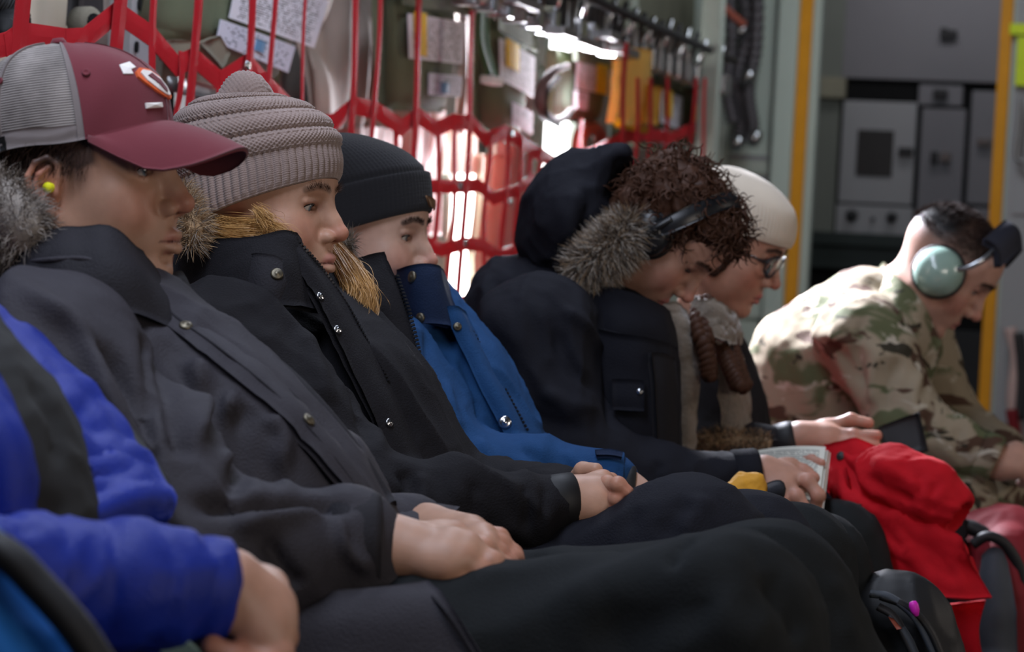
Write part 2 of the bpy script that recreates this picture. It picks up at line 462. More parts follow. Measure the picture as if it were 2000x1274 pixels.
def text_mat(name, paper, ink, sx, sy, axes, density=0.55):   # lines of small print
    m, nt, b = _nt(name); tc = nt.nodes.new('ShaderNodeTexCoord'); sp = nt.nodes.new('ShaderNodeSeparateXYZ'); nt.links.new(tc.outputs['UV'], sp.inputs[0])
    def mth(op, x, y=None):
        n = nt.nodes.new('ShaderNodeMath'); n.operation = op
        for i, v in enumerate((x, y)):
            if v is None: continue
            if isinstance(v, (int, float)): n.inputs[i].default_value = v
            else: nt.links.new(v, n.inputs[i])
        return n.outputs[0]
    line = mth('GREATER_THAN', mth('FRACT', mth('MULTIPLY', sp.outputs['Y'], sy)), 0.5)
    row = mth('FLOOR', mth('MULTIPLY', sp.outputs['Y'], sy))
    cv = nt.nodes.new('ShaderNodeCombineXYZ'); nt.links.new(mth('MULTIPLY', sp.outputs['X'], sx), cv.inputs[0]); nt.links.new(mth('MULTIPLY', row, 7.3), cv.inputs[1])
    n = nt.nodes.new('ShaderNodeTexNoise'); n.inputs['Scale'].default_value = 1.0; n.inputs['Detail'].default_value = 0; nt.links.new(cv.outputs[0], n.inputs['Vector'])
    word = mth('GREATER_THAN', n.outputs['Fac'], 1 - density)
    mx_ = mth('LESS_THAN', mth('ABSOLUTE', mth('SUBTRACT', sp.outputs['X'], 0.5)), 0.43); my_ = mth('LESS_THAN', mth('ABSOLUTE', mth('SUBTRACT', sp.outputs['Y'], 0.5)), 0.44)
    fac = mth('MULTIPLY', mth('MULTIPLY', line, word), mth('MULTIPLY', mx_, my_))
    x = nt.nodes.new('ShaderNodeMix'); x.data_type = 'RGBA'; nt.links.new(fac, x.inputs[0]); x.inputs[6].default_value = lin(paper) + (1,); x.inputs[7].default_value = lin(ink) + (1,)
    nt.links.new(x.outputs[2], b.inputs['Base Color']); b.inputs['Roughness'].default_value = 0.7
    return m
M = {}
M['skin'] = vcol_mat('skin')
M['charcoal'] = mat('charcoal_parka_cloth', (51, 49, 55), 0.72, spec=0.22, bump=0.5, bscale=420, mottle=0.16, mscale=60)
M['charcoal_dark'] = mat('dark_grey_parka_cloth', (36, 35, 40), 0.75, spec=0.2, bump=0.5, bscale=420, mottle=0.16, mscale=60)
M['black'] = mat('black_parka_cloth', (25, 24, 28), 0.82, spec=0.18, bump=0.5, bscale=420, mottle=0.16, mscale=60)
M['navyblack'] = mat('navy_black_parka_cloth', (21, 22, 30), 0.82, spec=0.18, bump=0.5, bscale=420, mottle=0.16, mscale=60)
M['blue'] = mat('blue_parka_cloth', (27, 65, 110), 0.82, spec=0.18, bump=0.5, bscale=420, mottle=0.16, mscale=60)
M['darkblue'] = mat('dark_blue_collar_cloth', (20, 34, 60), 0.82, spec=0.18, bump=0.5, bscale=420, mottle=0.16, mscale=60)
M['royal'] = mat('royal_blue_nylon', (18, 40, 136), 0.55, spec=0.3, bump=0.5, bscale=420, mottle=0.16, mscale=60)
M['azure'] = mat('bright_blue_nylon', (16, 104, 190), 0.5)
M['trousers'] = mat('black_snow_trousers', (26, 29, 31), 0.82, spec=0.18, bump=0.5, bscale=420, mottle=0.16, mscale=60)
M['trousers_navy'] = mat('navy_black_trousers', (25, 26, 34), 0.82, spec=0.18, bump=0.5, bscale=420, mottle=0.16, mscale=60)
M['shirt'] = mat('dark_grey_shirt_cloth', (38, 39, 40), 0.9, bump=0.3, bscale=900)
M['red_cloth'] = mat('red_parka_cloth', (186, 16, 30), 0.82, spec=0.18, bump=0.5, bscale=420, mottle=0.16, mscale=60)
M['red_dark'] = mat('dark_red_lining', (120, 14, 26), 0.7)
M['webbing'] = mat('red_webbing', (200, 26, 40), 0.55, bump=0.6, bscale=420, weave=True, mottle=0.06, spec=0.4)
M['maroon'] = mat('maroon_cotton', (104, 38, 48), 0.9, bump=0.3, bscale=1200, sheen=0.15)
M['mesh_grey'] = mat('grey_cap_mesh', (150, 140, 138), 0.9, bump=0.7, bscale=500, weave=True)
M['cream'] = mat('cream_wool', (206, 194, 176), 0.95, bump=0.4, bscale=500, sheen=0.3)
M['taupe'] = mat('taupe_wool', (150, 132, 126), 0.95, bump=0.5, bscale=900, sheen=0.25, mottle=0.2)
M['blackknit'] = mat('black_knit', (24, 24, 28), 0.95, bump=0.5, bscale=900, sheen=0.1)
M['fleece'] = mat('grey_fleece', (120, 110, 98), 1.0, bump=1.0, bscale=160, sheen=0.4, mottle=0.3, mscale=90)
M['camo'] = camo_mat()
M['hair_brown'] = mat('brown_hair', (68, 44, 32), 0.6, spec=0.15, mottle=0.4, mscale=80)
M['hair_dark'] = mat('dark_brown_hair', (48, 34, 28), 0.75, spec=0.12, mottle=0.3, mscale=80)
M['hair_blond'] = mat('blond_hair', (190, 146, 88), 0.45, spec=0.5, mottle=0.35, mscale=120)
M['fur_grey'] = mat('grey_fur', (140, 132, 124), 0.8, mottle=0.5, mscale=60)
M['fur_tan'] = mat('tan_fur', (166, 138, 106), 0.8, mottle=0.45, mscale=60)
M['fur_dark'] = mat('dark_fur', (72, 62, 56), 0.8, mottle=0.4, mscale=60)
M['brass'] = mat('snap_metal', (110, 104, 90), 0.5, metal=1.0)
M['steel'] = mat('bright_steel', (190, 192, 196), 0.22, metal=1.0)
M['alu'] = mat('grey_aluminium', (150, 150, 150), 0.4, metal=0.8)
M['zip'] = mat('zipper_teeth', (40, 40, 44), 0.4, metal=0.5)
M['black_plastic'] = mat('black_plastic', (24, 25, 28), 0.35, spec=0.5)
M['black_rubber'] = mat('black_rubber', (20, 20, 22), 0.6)
M['sage'] = mat('sage_green_enamel', (142, 168, 156), 0.22, spec=0.6, coat=0.4, mottle=0.05)
M['yellow_foam'] = mat('yellow_foam', (225, 226, 20), 0.7)
M['paper'] = mat('white_paper', (222, 224, 218), 0.8)
M['white'] = mat('white_print', (226, 222, 218), 0.7)
M['orange'] = mat('orange_thread', (214, 96, 48), 0.7)
M['leather'] = mat('brown_leather', (116, 84, 56), 0.6, bump=0.3, bscale=300)
M['glove_yellow'] = mat('yellow_leather', (206, 148, 40), 0.75, bump=0.3, bscale=400, mottle=0.15)
M['glove_black'] = mat('black_knit_cuff', (26, 28, 36), 0.9, bump=0.4)
M['olive'] = mat('olive_canvas', (108, 116, 92), 0.85, bump=0.5, bscale=700, weave=True)
M['wall'] = mat('wall_paint_grey_green', (168, 176, 166), 0.55, bump=0.1, bscale=40)
M['grey_panel'] = mat('grey_panel_paint', (128, 126, 130), 0.6, mottle=0.08, mscale=4)
M['grey_light'] = mat('light_grey_panel_paint', (160, 160, 162), 0.6, mottle=0.06, mscale=4)
M['dark_green'] = mat('dark_green_paint', (42, 52, 50), 0.6)
M['pale_green'] = mat('pale_green_paint', (182, 194, 184), 0.5, mottle=0.06, mscale=6)
M['yellow'] = mat('yellow_edge_tape', (222, 150, 8), 0.6)
M['yellow_tab'] = mat('yellow_webbing_tab', (228, 190, 6), 0.7)
M['tan_quilt'] = mat('tan_insulation', (172, 156, 146), 0.7, bump=0.3, bscale=30, mottle=0.18, mscale=7)
M['cream_quilt'] = mat('cream_insulation', (196, 186, 164), 0.7, mottle=0.12, mscale=8)
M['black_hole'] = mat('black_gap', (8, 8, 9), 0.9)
M['floor'] = mat('dark_floor_metal', (60, 60, 62), 0.6, mottle=0.2)
M['glass_lit'] = mat('lit_window_pane', (250, 250, 250), 0.6, emit=6, mottle=0)
M['pink'] = mat('magenta_plastic', (220, 40, 190), 0.5)
M['wall_dark'] = mat('wall_lining_grey', (96, 96, 92), 0.8, mottle=0.3, mscale=5)
M['rose_quilt'] = mat('pinkish_drape', (196, 168, 162), 0.6, mottle=0.15, mscale=8)
M['olive_quilt'] = mat('olive_grey_blanket', (112, 112, 96), 0.8, mottle=0.3, mscale=9)
M['brown_quilt'] = mat('brown_grey_blanket', (108, 92, 82), 0.8, mottle=0.35, mscale=9)
M['side_grey'] = mat('greenish_grey_paint', (120, 124, 116), 0.6, mottle=0.1, mscale=5)
M['beige'] = mat('beige_ledge', (150, 146, 126), 0.7)
M['dark_grey'] = mat('dark_grey_metal', (44, 43, 44), 0.6)
M['brownish'] = mat('brown_grey_latch', (110, 98, 94), 0.5)
M['oven_glass'] = mat('dark_oven_glass', (44, 40, 38), 0.35, mottle=0.3, mscale=40)
M['hivis'] = mat('high_visibility_yellow', (214, 236, 40), 0.6)
M['hose'] = mat('grey_hose', (88, 84, 88), 0.45, metal=0.4)
M['rust'] = mat('rust_red_line', (150, 74, 56), 0.6)
M['amber'] = mat('amber_plastic', (250, 196, 96), 0.4, mottle=0.1)
M['maroon_brown'] = mat('brown_padding', (104, 78, 76), 0.7, mottle=0.2)
M['green_web'] = mat('green_webbing', (58, 98, 62), 0.8)
M['grey_web'] = mat('grey_canvas_webbing', (130, 124, 108), 0.9, bump=0.5, bscale=400)
M['placard'] = text_mat('printed_placard', (214, 214, 222), (50, 50, 56), 44, 20, None, 0.50)
M['label'] = text_mat('printed_label', (196, 198, 212), (70, 74, 92), 24, 9, None, 0.42)
M['page'] = text_mat('book_page', (214, 214, 202), (120, 122, 118), 46, 26, None, 0.62)
M['blue_dot'] = mat('blue_print', (92, 132, 168), 0.6)
M['fur_light'] = mat('pale_fur_tips', (190, 180, 168), 0.8, mottle=0.3, mscale=60)
M['slate'] = mat('slate_grey_nylon', (60, 66, 74), 0.7, bump=0.3, bscale=500)
M['mint'] = mat('pale_green_card', (130, 156, 150), 0.5)
# ------------------------------------------------------------------ the cabin: floor, side wall, bulkheads
XN = -1.62                          # plane of the webbing behind the seats
XW = -2.06                          # side wall
def wx(px, py, X): return WX(px, py, X)
def Yat(px, X, py=300): return WX(px, py, X)[1]
YB, YG = 9.0, 10.3                   # doorway bulkhead, galley wall behind it
b = MB(); b.box((-2.3, 0.2, -0.05), (2.6, 10.6, 0.0)); fl = struct(b.build('floor', M['floor']))
for k in range(11):
    b = MB(); b.box((-0.55, 0.4 + k * 0.9, 0.0), (1.6, 0.4 + k * 0.9 + 0.86, 0.006), 0.002); b.build('floor_panel', M['floor'], fl)
# side wall, curving in at the top
prof = [(-2.06, 0.0), (-2.12, 0.6), (-2.10, 1.2), (-2.02, 1.7), (-1.86, 2.1), (-1.62, 2.4)]
rows = [[A(x, y, z) for x, z in prof] for y in (0.2, 2.0, 4.0, 6.5, YB + 0.02)]
b = MB(); b.sheet(rows, 0.02, mu=4, mv=4); wl = struct(b.build('wall_left', M['wall_dark'], None, True))
for i, y in enumerate((2.95, 3.62, 4.45, 5.35, 6.2, 7.1, 8.0)):          # fuselage ribs with slotted holes
    b = MB()
    for k in range(len(prof) - 1):
        (x0, z0), (x1, z1) = prof[k], prof[k + 1]
        n = 6
        for s in range(n):
            t0, t1 = s / n, (s + 1) / n; a = A(x0 + (x1 - x0) * t0, y, z0 + (z1 - z0) * t0); c = A(x0 + (x1 - x0) * t1, y, z0 + (z1 - z0) * t1)
            b.box((a[0] + 0.01, y - 0.004, a[2]), (a[0] + 0.13, y + 0.004, c[2])); b.box((a[0] + 0.120, y - 0.03, a[2]), (a[0] + 0.134, y + 0.03, c[2]))
    b.build('rib', M['wall'], wl)
# near grey rib with two slots, just behind the cap
r = thing('wall_bracket', 'upright pale grey metal rail with small oval slots behind the cap', 'rail', tuple(wx(268, 200, -1.80)))
y0, y1 = Yat(247, -1.80, 60), Yat(296, -1.80, 60); z0 = wx(268, 330, -1.80)[2]; z1 = wx(268, -60, -1.80)[2]
b = MB(); b.box((-1.815, y0, z0), (-1.80, y1, z1), 0.002); b.box((-1.83, y0 - 0.006, z0), (-1.79, y0, z1)); b.build('plate', M['grey_light'], r)
for px, py in ((273, 8), (267, 92), (262, 180)):
    c = wx(px, py, -1.797); b = MB(); b.lathe([(0.0, 0.0025), (0.005, 0.0025), (0.005, -0.002)][::-1], c, (1, 0, 0), 14); o = b.build('slot', M['black_hole'], r); 
    for v in o.data.vertices: v.co.z = (v.co.z - (c[2] - r['_org'][2])) * 2.0 + (c[2] - r['_org'][2])
# quilted insulation and curtains on the side wall: each blanket its own thing
def blanket(label, pxs, y0, y1, X, m, amp=0.02, seed=1, th=0.02, freq=7, name='insulation_blanket', cat='blanket', grp=None):
    rows = []
    for px in pxs:
        a = wx(px, (y0 + y1) / 2, X); Y = a[1]; zt = wx(px, y0, X)[2]; zb = wx(px, y1, X)[2]
        rows.append([A(X, Y, zt), A(X, Y, zt * 0.66 + zb * 0.34), A(X, Y, zt * 0.33 + zb * 0.67), A(X, Y, zb)])
    bb = MB(); bb.sheet(rows, th, mu=7, mv=9, disp=lambda P: amp * folds(P, freq, seed, axis=(0, 0.15, 1), stretch=3)); o = bb.build(name, M[m], None, True)
    return tag(o, label, cat, grp)
blanket('pale tan quilted wall blanket at the far upper left behind red straps', [-30, 40, 90, 150], -40, 190, -1.95, 'cream_quilt', 0.03, 3)
blanket('grey-brown wall blanket between the large pouch and the rail with slots', [140, 190, 250, 330, 420, 560], -60, 420, -2.0, 'tan_quilt', 0.03, 5)
blanket('hanging pinkish tan drape to the left of the middle pouch', [612, 650, 690, 730, 765, 800], -60, 250, -1.86, 'tan_quilt', 0.05, 7, freq=9)
blanket('pinkish drape low behind the black beanie', [640, 700, 760, 800, 850], 215, 460, -1.92, 'rose_quilt', 0.03, 9)
blanket('cream drape beside the bright window opening', [934, 942, 952, 964], 300, 640, -1.90, 'cream_quilt', 0.02, 11)
blanket('pale drape at the right side of the bright window', [966, 985, 1010, 1036], 140, 640, -1.90, 'rose_quilt', 0.02, 13)
blanket('narrow pale drape at the left side of the bright window', [836, 846, 856, 866], 215, 460, -1.90, 'rose_quilt', 0.02, 15)
blanket('cream cloth above the bright window behind the second red cross strap', [868, 890, 915, 936], 236, 340, -1.92, 'cream_quilt', 0.02, 23)
blanket('white hanging cloth above the bright window beside the green strap', [912, 935, 960, 985], -30, 262, -1.84, 'rose_quilt', 0.03, 17)
blanket('greenish grey wall blanket above the long metal rail', [1120, 1180, 1250, 1330, 1400], -120, 60, -1.92, 'olive_quilt', 0.03, 19)
blanket('brown-grey wall blanket below the amber bag', [1135, 1180, 1230, 1300, 1370], 60, 420, -1.95, 'brown_quilt', 0.03, 21)
# lit windows in the side wall
def window(n, px0, px1, py0, py1, X, m='glass_lit'):
    Ya, Yb = Yat(px0, X, (py0 + py1) / 2), Yat(px1, X, (py0 + py1) / 2); pm = (px0 + px1) / 2; zt, zb = wx(pm, py0, X)[2], wx(pm, py1, X)[2]
    bb = MB(); bb.box((X - 0.01, Ya, zb), (X, Yb, zt), 0.004); o = bb.build('window_%d' % n, M[m]); struct(o)
    f = MB()
    for lo, hi in (((X - 0.02, Ya - 0.03, zb - 0.03), (X + 0.02, Ya, zt + 0.03)), ((X - 0.02, Yb, zb - 0.03), (X + 0.02, Yb + 0.03, zt + 0.03)), ((X - 0.02, Ya, zb - 0.03), (X + 0.02, Yb, zb)), ((X - 0.02, Ya, zt), (X + 0.02, Yb, zt + 0.03))): f.box(lo, hi, 0.003)
    f.build('window_frame', M['wall'], o); return o
window(1, 862, 968, 326, 660, -1.98)
window(2, 1052, 1112, 70, 420, -1.98)
# ------------------------------------------------------------------ doorway bulkhead, posts, galley
def by(px, py, Y): return WY(px, py, Y)
def slab(name, px0, py0, px1, py1, Y, th, m, parent, bev=0.004):   # an upright panel facing the cabin, corners from where it stands
    a, c = by(px0, (py0 + py1) / 2, Y), by(px1, (py0 + py1) / 2, Y); t = by((px0 + px1) / 2, py0, Y)[2]; u = by((px0 + px1) / 2, py1, Y)[2]
    bb = MB(); bb.box((a[0], Y, u), (c[0], Y + th, t), bev); return bb.build(name, M[m], parent)
wb = MB(); xa = by(1500, 300, YB)[0]; wb.box((-2.2, YB, 0), (xa, YB + 0.06, 2.5)); wbk = struct(wb.build('wall_bulkhead', M['pale_green']))
slab('edge_channel', 1488, -60, 1528, 1274, YB - 0.05, 0.05, 'pale_green', wbk, 0.01)
slab('inner_channel', 1392, -60, 1418, 700, YB - 0.04, 0.04, 'pale_green', wbk, 0.008)
for py in (303, 343): slab('panel_gap', 1418, py, 1500, py + 9, YB - 0.012, 0.012, 'grey_panel', wbk, 0.001)
slab('panel', 1420, 360, 1498, 620, YB - 0.015, 0.015, 'pale_green', wbk)
slab('panel', 1422, 352 - 40, 1498, 338, YB - 0.014, 0.014, 'wall', wbk)
def post(label, pts, Y, wpx):
    t = thing('door_post', label, 'post', (by(pts[-1][0], pts[-1][1], Y)[0], Y, 0)); a = by(pts[0][0], pts[0][1], Y)
    xm = np.mean([by(p[0], p[1], Y)[0] for p in pts]); wd = wpx / FPX * (Y * 0.97)
    bb = MB(); bb.box((xm - wd / 2, Y - 0.02, 0), (xm + wd / 2, Y, 2.5), 0.003); bb.build('yellow_tape', M['yellow'], t)
    bb = MB(); bb.box((xm - wd / 2 + 0.004, Y, 0), (xm + wd / 2 + 0.03, Y + 0.05, 2.5), 0.003); bb.build('frame', M['pale_green'], t); return t, xm, wd
p1, x1_, w1_ = post('yellow-edged door post left of the galley', [(1578, 0), (1545, 600)], YB, 26)
p2, x2_, w2_ = post('yellow-edged door post at the right of the galley opening', [(1964, 0), (1942, 450), (1917, 1000)], YB, 24)
wr_ = MB(); wr_.box((x2_ + w2_ / 2 + 0.012, YB - 0.01, 0), (2.5, YB + 0.06, 2.5)); wright = struct(wr_.build('wall_bulkhead_right', M['grey_light']))
slab('panel', 1978, 330, 2040, 420, YB - 0.02, 0.01, 'grey_light', wright)
g = thing('galley_unit', 'grey aircraft galley cabinet with a dark oven window and two round knobs', 'galley', (-0.9, YG, 0))
slab('upper_panel', 1640, -120, 2010, 158, YG, 0.03, 'grey_panel', g)
slab('side_panel', 1560, -120, 1642, 470, YG - 0.02, 0.03, 'side_grey', g)
slab('side_ledge', 1560, 150, 1650, 190, YG - 0.06, 0.05, 'beige', g)
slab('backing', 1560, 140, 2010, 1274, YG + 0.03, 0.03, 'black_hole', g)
slab('vent_slot', 1650, 166, 1788, 196, YG + 0.012, 0.01, 'black_hole', g)
oven = slab('oven_door', 1642, 198, 1786, 398, YG - 0.01, 0.03, 'grey_light', g)
win = slab('oven_window', 1673, 254, 1744, 344, YG - 0.018, 0.012, 'oven_glass', oven)
slab('oven_latch', 1754, 288, 1782, 304, YG - 0.04, 0.03, 'dark_grey', oven)
kp = slab('control_panel', 1632, 402, 1782, 458, YG - 0.012, 0.03, 'grey_light', g)
for px, py, r_ in ((1664, 421, 0.026), (1742, 425, 0.023), (1705, 428, 0.008)):
    b = MB(); b.lathe([(0.0, 0.03), (r_ * 0.7, 0.03), (r_ * 0.85, 0.022), (r_, 0.0)][::-1], by(px, py, YG - 0.012), (0, -1, 0), 22); b.build('knob', M['black_plastic'], kp, True)
cab = slab('cabinet_door', 1794, 212, 1880, 470, YG, 0.03, 'grey_panel', g); slab('drawer_front', 1794, 166, 1880, 206, YG, 0.03, 'grey_panel', g)
slab('cabinet_door', 1893, 178, 1960, 400, YG, 0.03, 'grey_panel', g); slab('cabinet_door', 1890, 406, 1960, 560, YG, 0.03, 'grey_panel', g)
for px, py, pw, ph in ((1822, 174, 28, 18), (1817, 296, 14, 22), (1836, 298, 20, 18), (1908, 270, 26, 14), (1836, 54, 14, 22), (1850, 58, 18, 18)):
    slab('latch', px, py, px + pw, py + ph, YG - 0.03, 0.03, 'dark_grey' if pw < 20 or px in (1822,) else 'brownish', g)
slab('lower_rail', 1560, 458, 1900, 484, YG - 0.05, 0.06, 'dark_green', g); slab('lower_shelf', 1560, 484, 1900, 530, YG - 0.02, 0.03, 'dark_green', g)
slab('lower_panel', 1560, 640, 2010, 900, YG - 0.0, 0.02, 'dark_grey', g)
# things on the right-hand panel
v = thing('safety_vest', 'bright yellow-green reflective strip at the top right edge', 'vest', tuple(by(1990, 170, YB - 0.04)))
slab('strip', 1972, 46, 2030, 68, YB - 0.05, 0.02, 'hivis', v); slab('strip', 1984, 72, 2030, 168, YB - 0.05, 0.03, 'hivis', v)
t = thing('cable_bundle', 'grey and red cables hanging beside the right door post', 'cable', tuple(by(1985, 900, YB - 0.08)))
for k, (pts, r_, m) in enumerate((([(1996, 190), (1990, 260), (1986, 305), (2004, 320)], 0.010, 'alu'), ([(1972, 640), (1985, 700), (1978, 780), (1990, 860)], 0.022, 'rose_quilt'), ([(1990, 650), (1998, 740), (1992, 820)], 0.020, 'dark_grey'), ([(1975, 800), (1985, 870), (1980, 940)], 0.020, 'red_dark'))):
    b = MB(); b.tube(crom([by(x, y, YB - 0.08 - 0.02 * k) for x, y in pts], 8), r_, 12); b.build('cable', M[m], t, True)
t = thing('grey_canister', 'dull grey metal canister on the floor at the far right', 'canister', (by(1975, 1150, 6.9)[0], 6.9, 0))
c = by(1985, 1150, 6.9); b = MB(); b.lathe([(0.0, 0.0), (0.10, 0.0), (0.11, 0.01), (0.11, 0.40), (0.095, 0.43), (0.03, 0.45), (0.03, 0.47), (0, 0.47)], (c[0] + 0.03, 6.9, 0.0), (0, 0, 1), 28); b.build('shell', M['grey_panel'], t, True); b = MB(); b.lathe([(0.112, 0.30), (0.114, 0.305), (0.114, 0.325), (0.112, 0.33)], (c[0] + 0.03, 6.9, 0.0), (0, 0, 1), 28); b.build('band', M['dark_grey'], t, True)
# hose bundle on the bulkhead
t = thing('hose_bundle', 'bundle of grey corrugated hoses and fittings hanging left of the door post', 'hose', tuple(by(1450, 290, YB - 0.1)))
for k, (pts, r_) in enumerate((([(1445, -40), (1462, 60), (1440, 150), (1450, 230), (1440, 285)], 0.028), ([(1480, -30), (1476, 90), (1462, 180), (1470, 250), (1455, 275)], 0.024), ([(1425, -20), (1428, 90), (1420, 170), (1432, 240)], 0.020))):
    P = crom([by(x, y, YB - 0.10 - 0.03 * k) for x, y in pts], 26); rr = r_ * (1 + 0.16 * np.sin(np.arange(len(P)) * 1.5)); b = MB(); b.tube(P, rr, 12); b.build('hose', M['hose'], t, True)
for px, py in ((1440, 280), (1462, 150), (1448, 60), (1475, 270)):
    b = MB(); b.lathe([(0.0, 0.03), (0.018, 0.028), (0.024, 0.0), (0.018, -0.03), (0, -0.03)][::-1], by(px, py, YB - 0.16), (0.4, -0.3, 1), 16); b.build('coupling', M['steel'], t, True)
b = MB(); b.tube(crom([by(1385, -20, YB - 0.3), by(1420, 20, YB - 0.3), by(1455, 50, YB - 0.28)], 6), 0.014, 10); b.build('red_line', M['rust'], t, True)
# upright pale strut at the end of the seat row
t = thing('seat_strut', 'pale upright strut at the far end of the red seat webbing', 'strut', tuple(wx(1395, 330, -1.55)))
a = wx(1390, 100, -1.55); b = MB(); b.box((-1.58, a[1] - 0.03, 0.0), (-1.52, a[1] + 0.03, 2.3), 0.006); b.build('upright', M['wall'], t)
b = MB(); c = wx(1395, 165, -1.55); b.box(c - A(0.045, 0.06, 0.03), c + A(0.045, 0.06, 0.03), 0.008); b.build('clamp', M['alu'], t)
# ------------------------------------------------------------------ heads
# local head space: ear canals at y = +-0.075, x forward, y left, z up, metres
NOSE = A(0.120, 0, -0.018)
class Place:
    def __init__(s, R, O, sc): s.R, s.O, s.s = R, O, sc
    def __call__(s, q): return s.O + s.s * (np.atleast_2d(q) @ s.R.T)
    def pt(s, *q): return s(A(*q))[0]
    def inv(s, p): return ((np.atleast_2d(p) - s.O) @ s.R) / s.s
    def d(s, q): return np.atleast_2d(q) @ s.R.T
def place(anchor, px, py, Y, yaw, pitch, roll=0, sc=1.0):
    R = rotm(yaw, pitch, roll); return Place(R, WY(px, py, Y) - sc * (R @ np.asarray(anchor, float)), sc)
EAR = [(.008, -.004), (.010, .010), (.007, .024), (-.004, .031), (-.015, .026), (-.020, .012), (-.018, -.006), (-.011, -.020), (-.002, -.030), (.006, -.026)]
def ear_pt(x, z, sy, out=0.0): return A(x - 0.006 + 0.18 * z, sy * (0.0725 + 0.40 * max(0, 0.012 - x) + out), z * 1.0 + 0.0)
def head_sdf(fem=0.0, nose=1.0, lip=1.0, jaw=1.0, lid=0.0045, lidz=0.0, ears=(1, -1), neck=(-0.05, 0, -0.20), neckr=0.058, brow=1.0, tip=0.0, smile=0.0, cheek=0.0, muz=0.0):
    S = Sdf(); S.lid = (lid, lidz)
    S.add(ell((-0.006, 0, 0.042), (0.096, 0.0755, 0.083)))
    S.add(ell((0.034, 0, 0.020), (0.060, 0.062, 0.075)), 0.03)
    S.add(ell((0.036, 0, -0.040), (0.050, 0.052 * jaw, 0.058)), 0.03)
    for sy in (1, -1):
        S.add(cap((-0.002, sy * 0.053 * jaw, -0.048), (0.066, sy * 0.018 * jaw, -0.088), 0.015, 0.014), 0.03)
        S.add(ell((0.058, sy * 0.046, -0.012), (0.022, 0.018, 0.018)), 0.022)
        S.add(cap((0.055, sy * 0.030, -0.045), (0.066, sy * 0.034, -0.030), 0.018, 0.018), 0.02)
    if cheek:
        for sy in (1, -1): S.add(ell((0.036, sy * 0.041, -0.034), (0.033, 0.020 * cheek, 0.036)), 0.03)
    S.add(ell((0.076 + muz * 0.4, 0, -0.054), (0.0215, 0.029, 0.026)), 0.022)                 # muzzle
    S.add(ell((0.0775, 0, -0.091), (0.0165, 0.020 * jaw, 0.0155)), 0.018)         # chin
    S.add(cap((0.0800, -0.026, 0.0385), (0.0800, 0.026, 0.0385), 0.0125 + 0.0018 * brow * (1 - fem)), 0.018)
    S.add(ell((0.060, 0, 0.066), (0.026, 0.045, 0.032)), 0.03)                     # forehead
    for sy in (1, -1):                                                            # eye sockets
        S.sub(ell((0.0975, sy * 0.033, 0.017), (0.0175, 0.0185, 0.0125)), 0.016)
    n = nose
    S.add(cap((0.0845, 0, 0.029), (0.1025, 0, -0.002), 0.0092, 0.0095 * n), 0.014)
    S.add(cap((0.1000, 0, -0.001), (0.1115 + 0.002 * n, 0, -0.018 + tip), 0.0090 * n, 0.0105 * n), 0.008)
    for sy in (1, -1):
        S.add(ell((0.0995, sy * 0.0120 * n, -0.0240 + tip), (0.0115, 0.0075, 0.0085)), 0.006)
        S.sub(cap((0.1035, sy * 0.0058 * n, -0.0315 + tip), (0.0985, sy * 0.0062 * n, -0.0235 + tip), 0.0030, 0.0026), 0.003)
    for sy in (1, -1):                                                            # eyelids round the eyeball, opened by an almond cut
        e = A(0.0725, sy * 0.031, 0.017)
        S.add(ell(e, 0.0139), 0.005)
        S.add(cap(e + A(0.0125, -sy * 0.009, 0.0065), e + A(0.009, sy * 0.012, 0.0050), 0.0030), 0.006)
        S.sub(ell(e + A(0.0115, -sy * 0.0005, -0.0012 + lidz), (0.0085, 0.0146, lid)), 0.0012)
        S.sub(ell(e, 0.0126), 0.0005)
    S.sub(cap((0.0925, 0, -0.0400), (0.0975, 0, -0.0475), 0.0016, 0.0022), 0.006)  # philtrum
    for sy in (1, -1):                                                            # lips
        S.add(fcap((0.0955 + muz * 1.5, sy * 0.0035, -0.0515), (0.0790, sy * 0.0225, -0.0580 + smile), 0.0062 * lip, 0.0030, 0.75, (0, 0, 1)), 0.005)
        S.add(fcap((0.0935 + muz * 1.5, sy * 0.0020, -0.0655), (0.0785, sy * 0.0200, -0.0610 + smile), 0.0074 * lip, 0.0032, 0.78, (0, 0, 1)), 0.005)
        S.sub(cap((0.1030 + muz * 1.5, 0, -0.0583), (0.0850, sy * 0.0245, -0.0590 + smile), 0.0010, 0.0012), 0.0022)
    S.sub(cap((0.0960, -0.009, -0.0765), (0.0960, 0.009, -0.0765), 0.0045), 0.010)
    for sy in ears:
        for i in range(len(EAR) - 1):
            S.add(cap(ear_pt(*EAR[i], sy, 0.002), ear_pt(*EAR[i + 1], sy, 0.002), 0.0034 if i < 7 else 0.0048), 0.002)
        S.add(ell(ear_pt(-0.004, 0.002, sy, -0.004), (0.016, 0.0055, 0.028), rotm(-sy * 20, 10)), 0.004)
        S.sub(ell(ear_pt(-0.002, -0.002, sy, 0.006), (0.0085, 0.0075, 0.012), rotm(-sy * 20, 10)), 0.004)
        for a, b in (((-.008, -.016), (-.013, 0.0)), ((-.013, 0.0), (-.010, .014)), ((-.010, .014), (-.002, .021))):
            S.add(cap(ear_pt(*a, sy, 0.001), ear_pt(*b, sy, 0.001), 0.0026), 0.003)
        S.add(ell(ear_pt(0.008, -0.006, sy, 0.0015), (0.0045, 0.0035, 0.006)), 0.003)
        S.add(ell(ear_pt(0.0, -0.026, sy, 0.001), (0.0085, 0.0042, 0.0085)), 0.004)
    S.add(cap((-0.014, 0, -0.045), A(*neck) * 0.55 + A(-0.014, 0, -0.045) * 0.45, neckr * 0.95, neckr), 0.035)
    S.add(cap(A(*neck) * 0.5 + A(-0.014, 0, -0.045) * 0.5, neck, neckr, neckr * 1.15), 0.02)
    return S
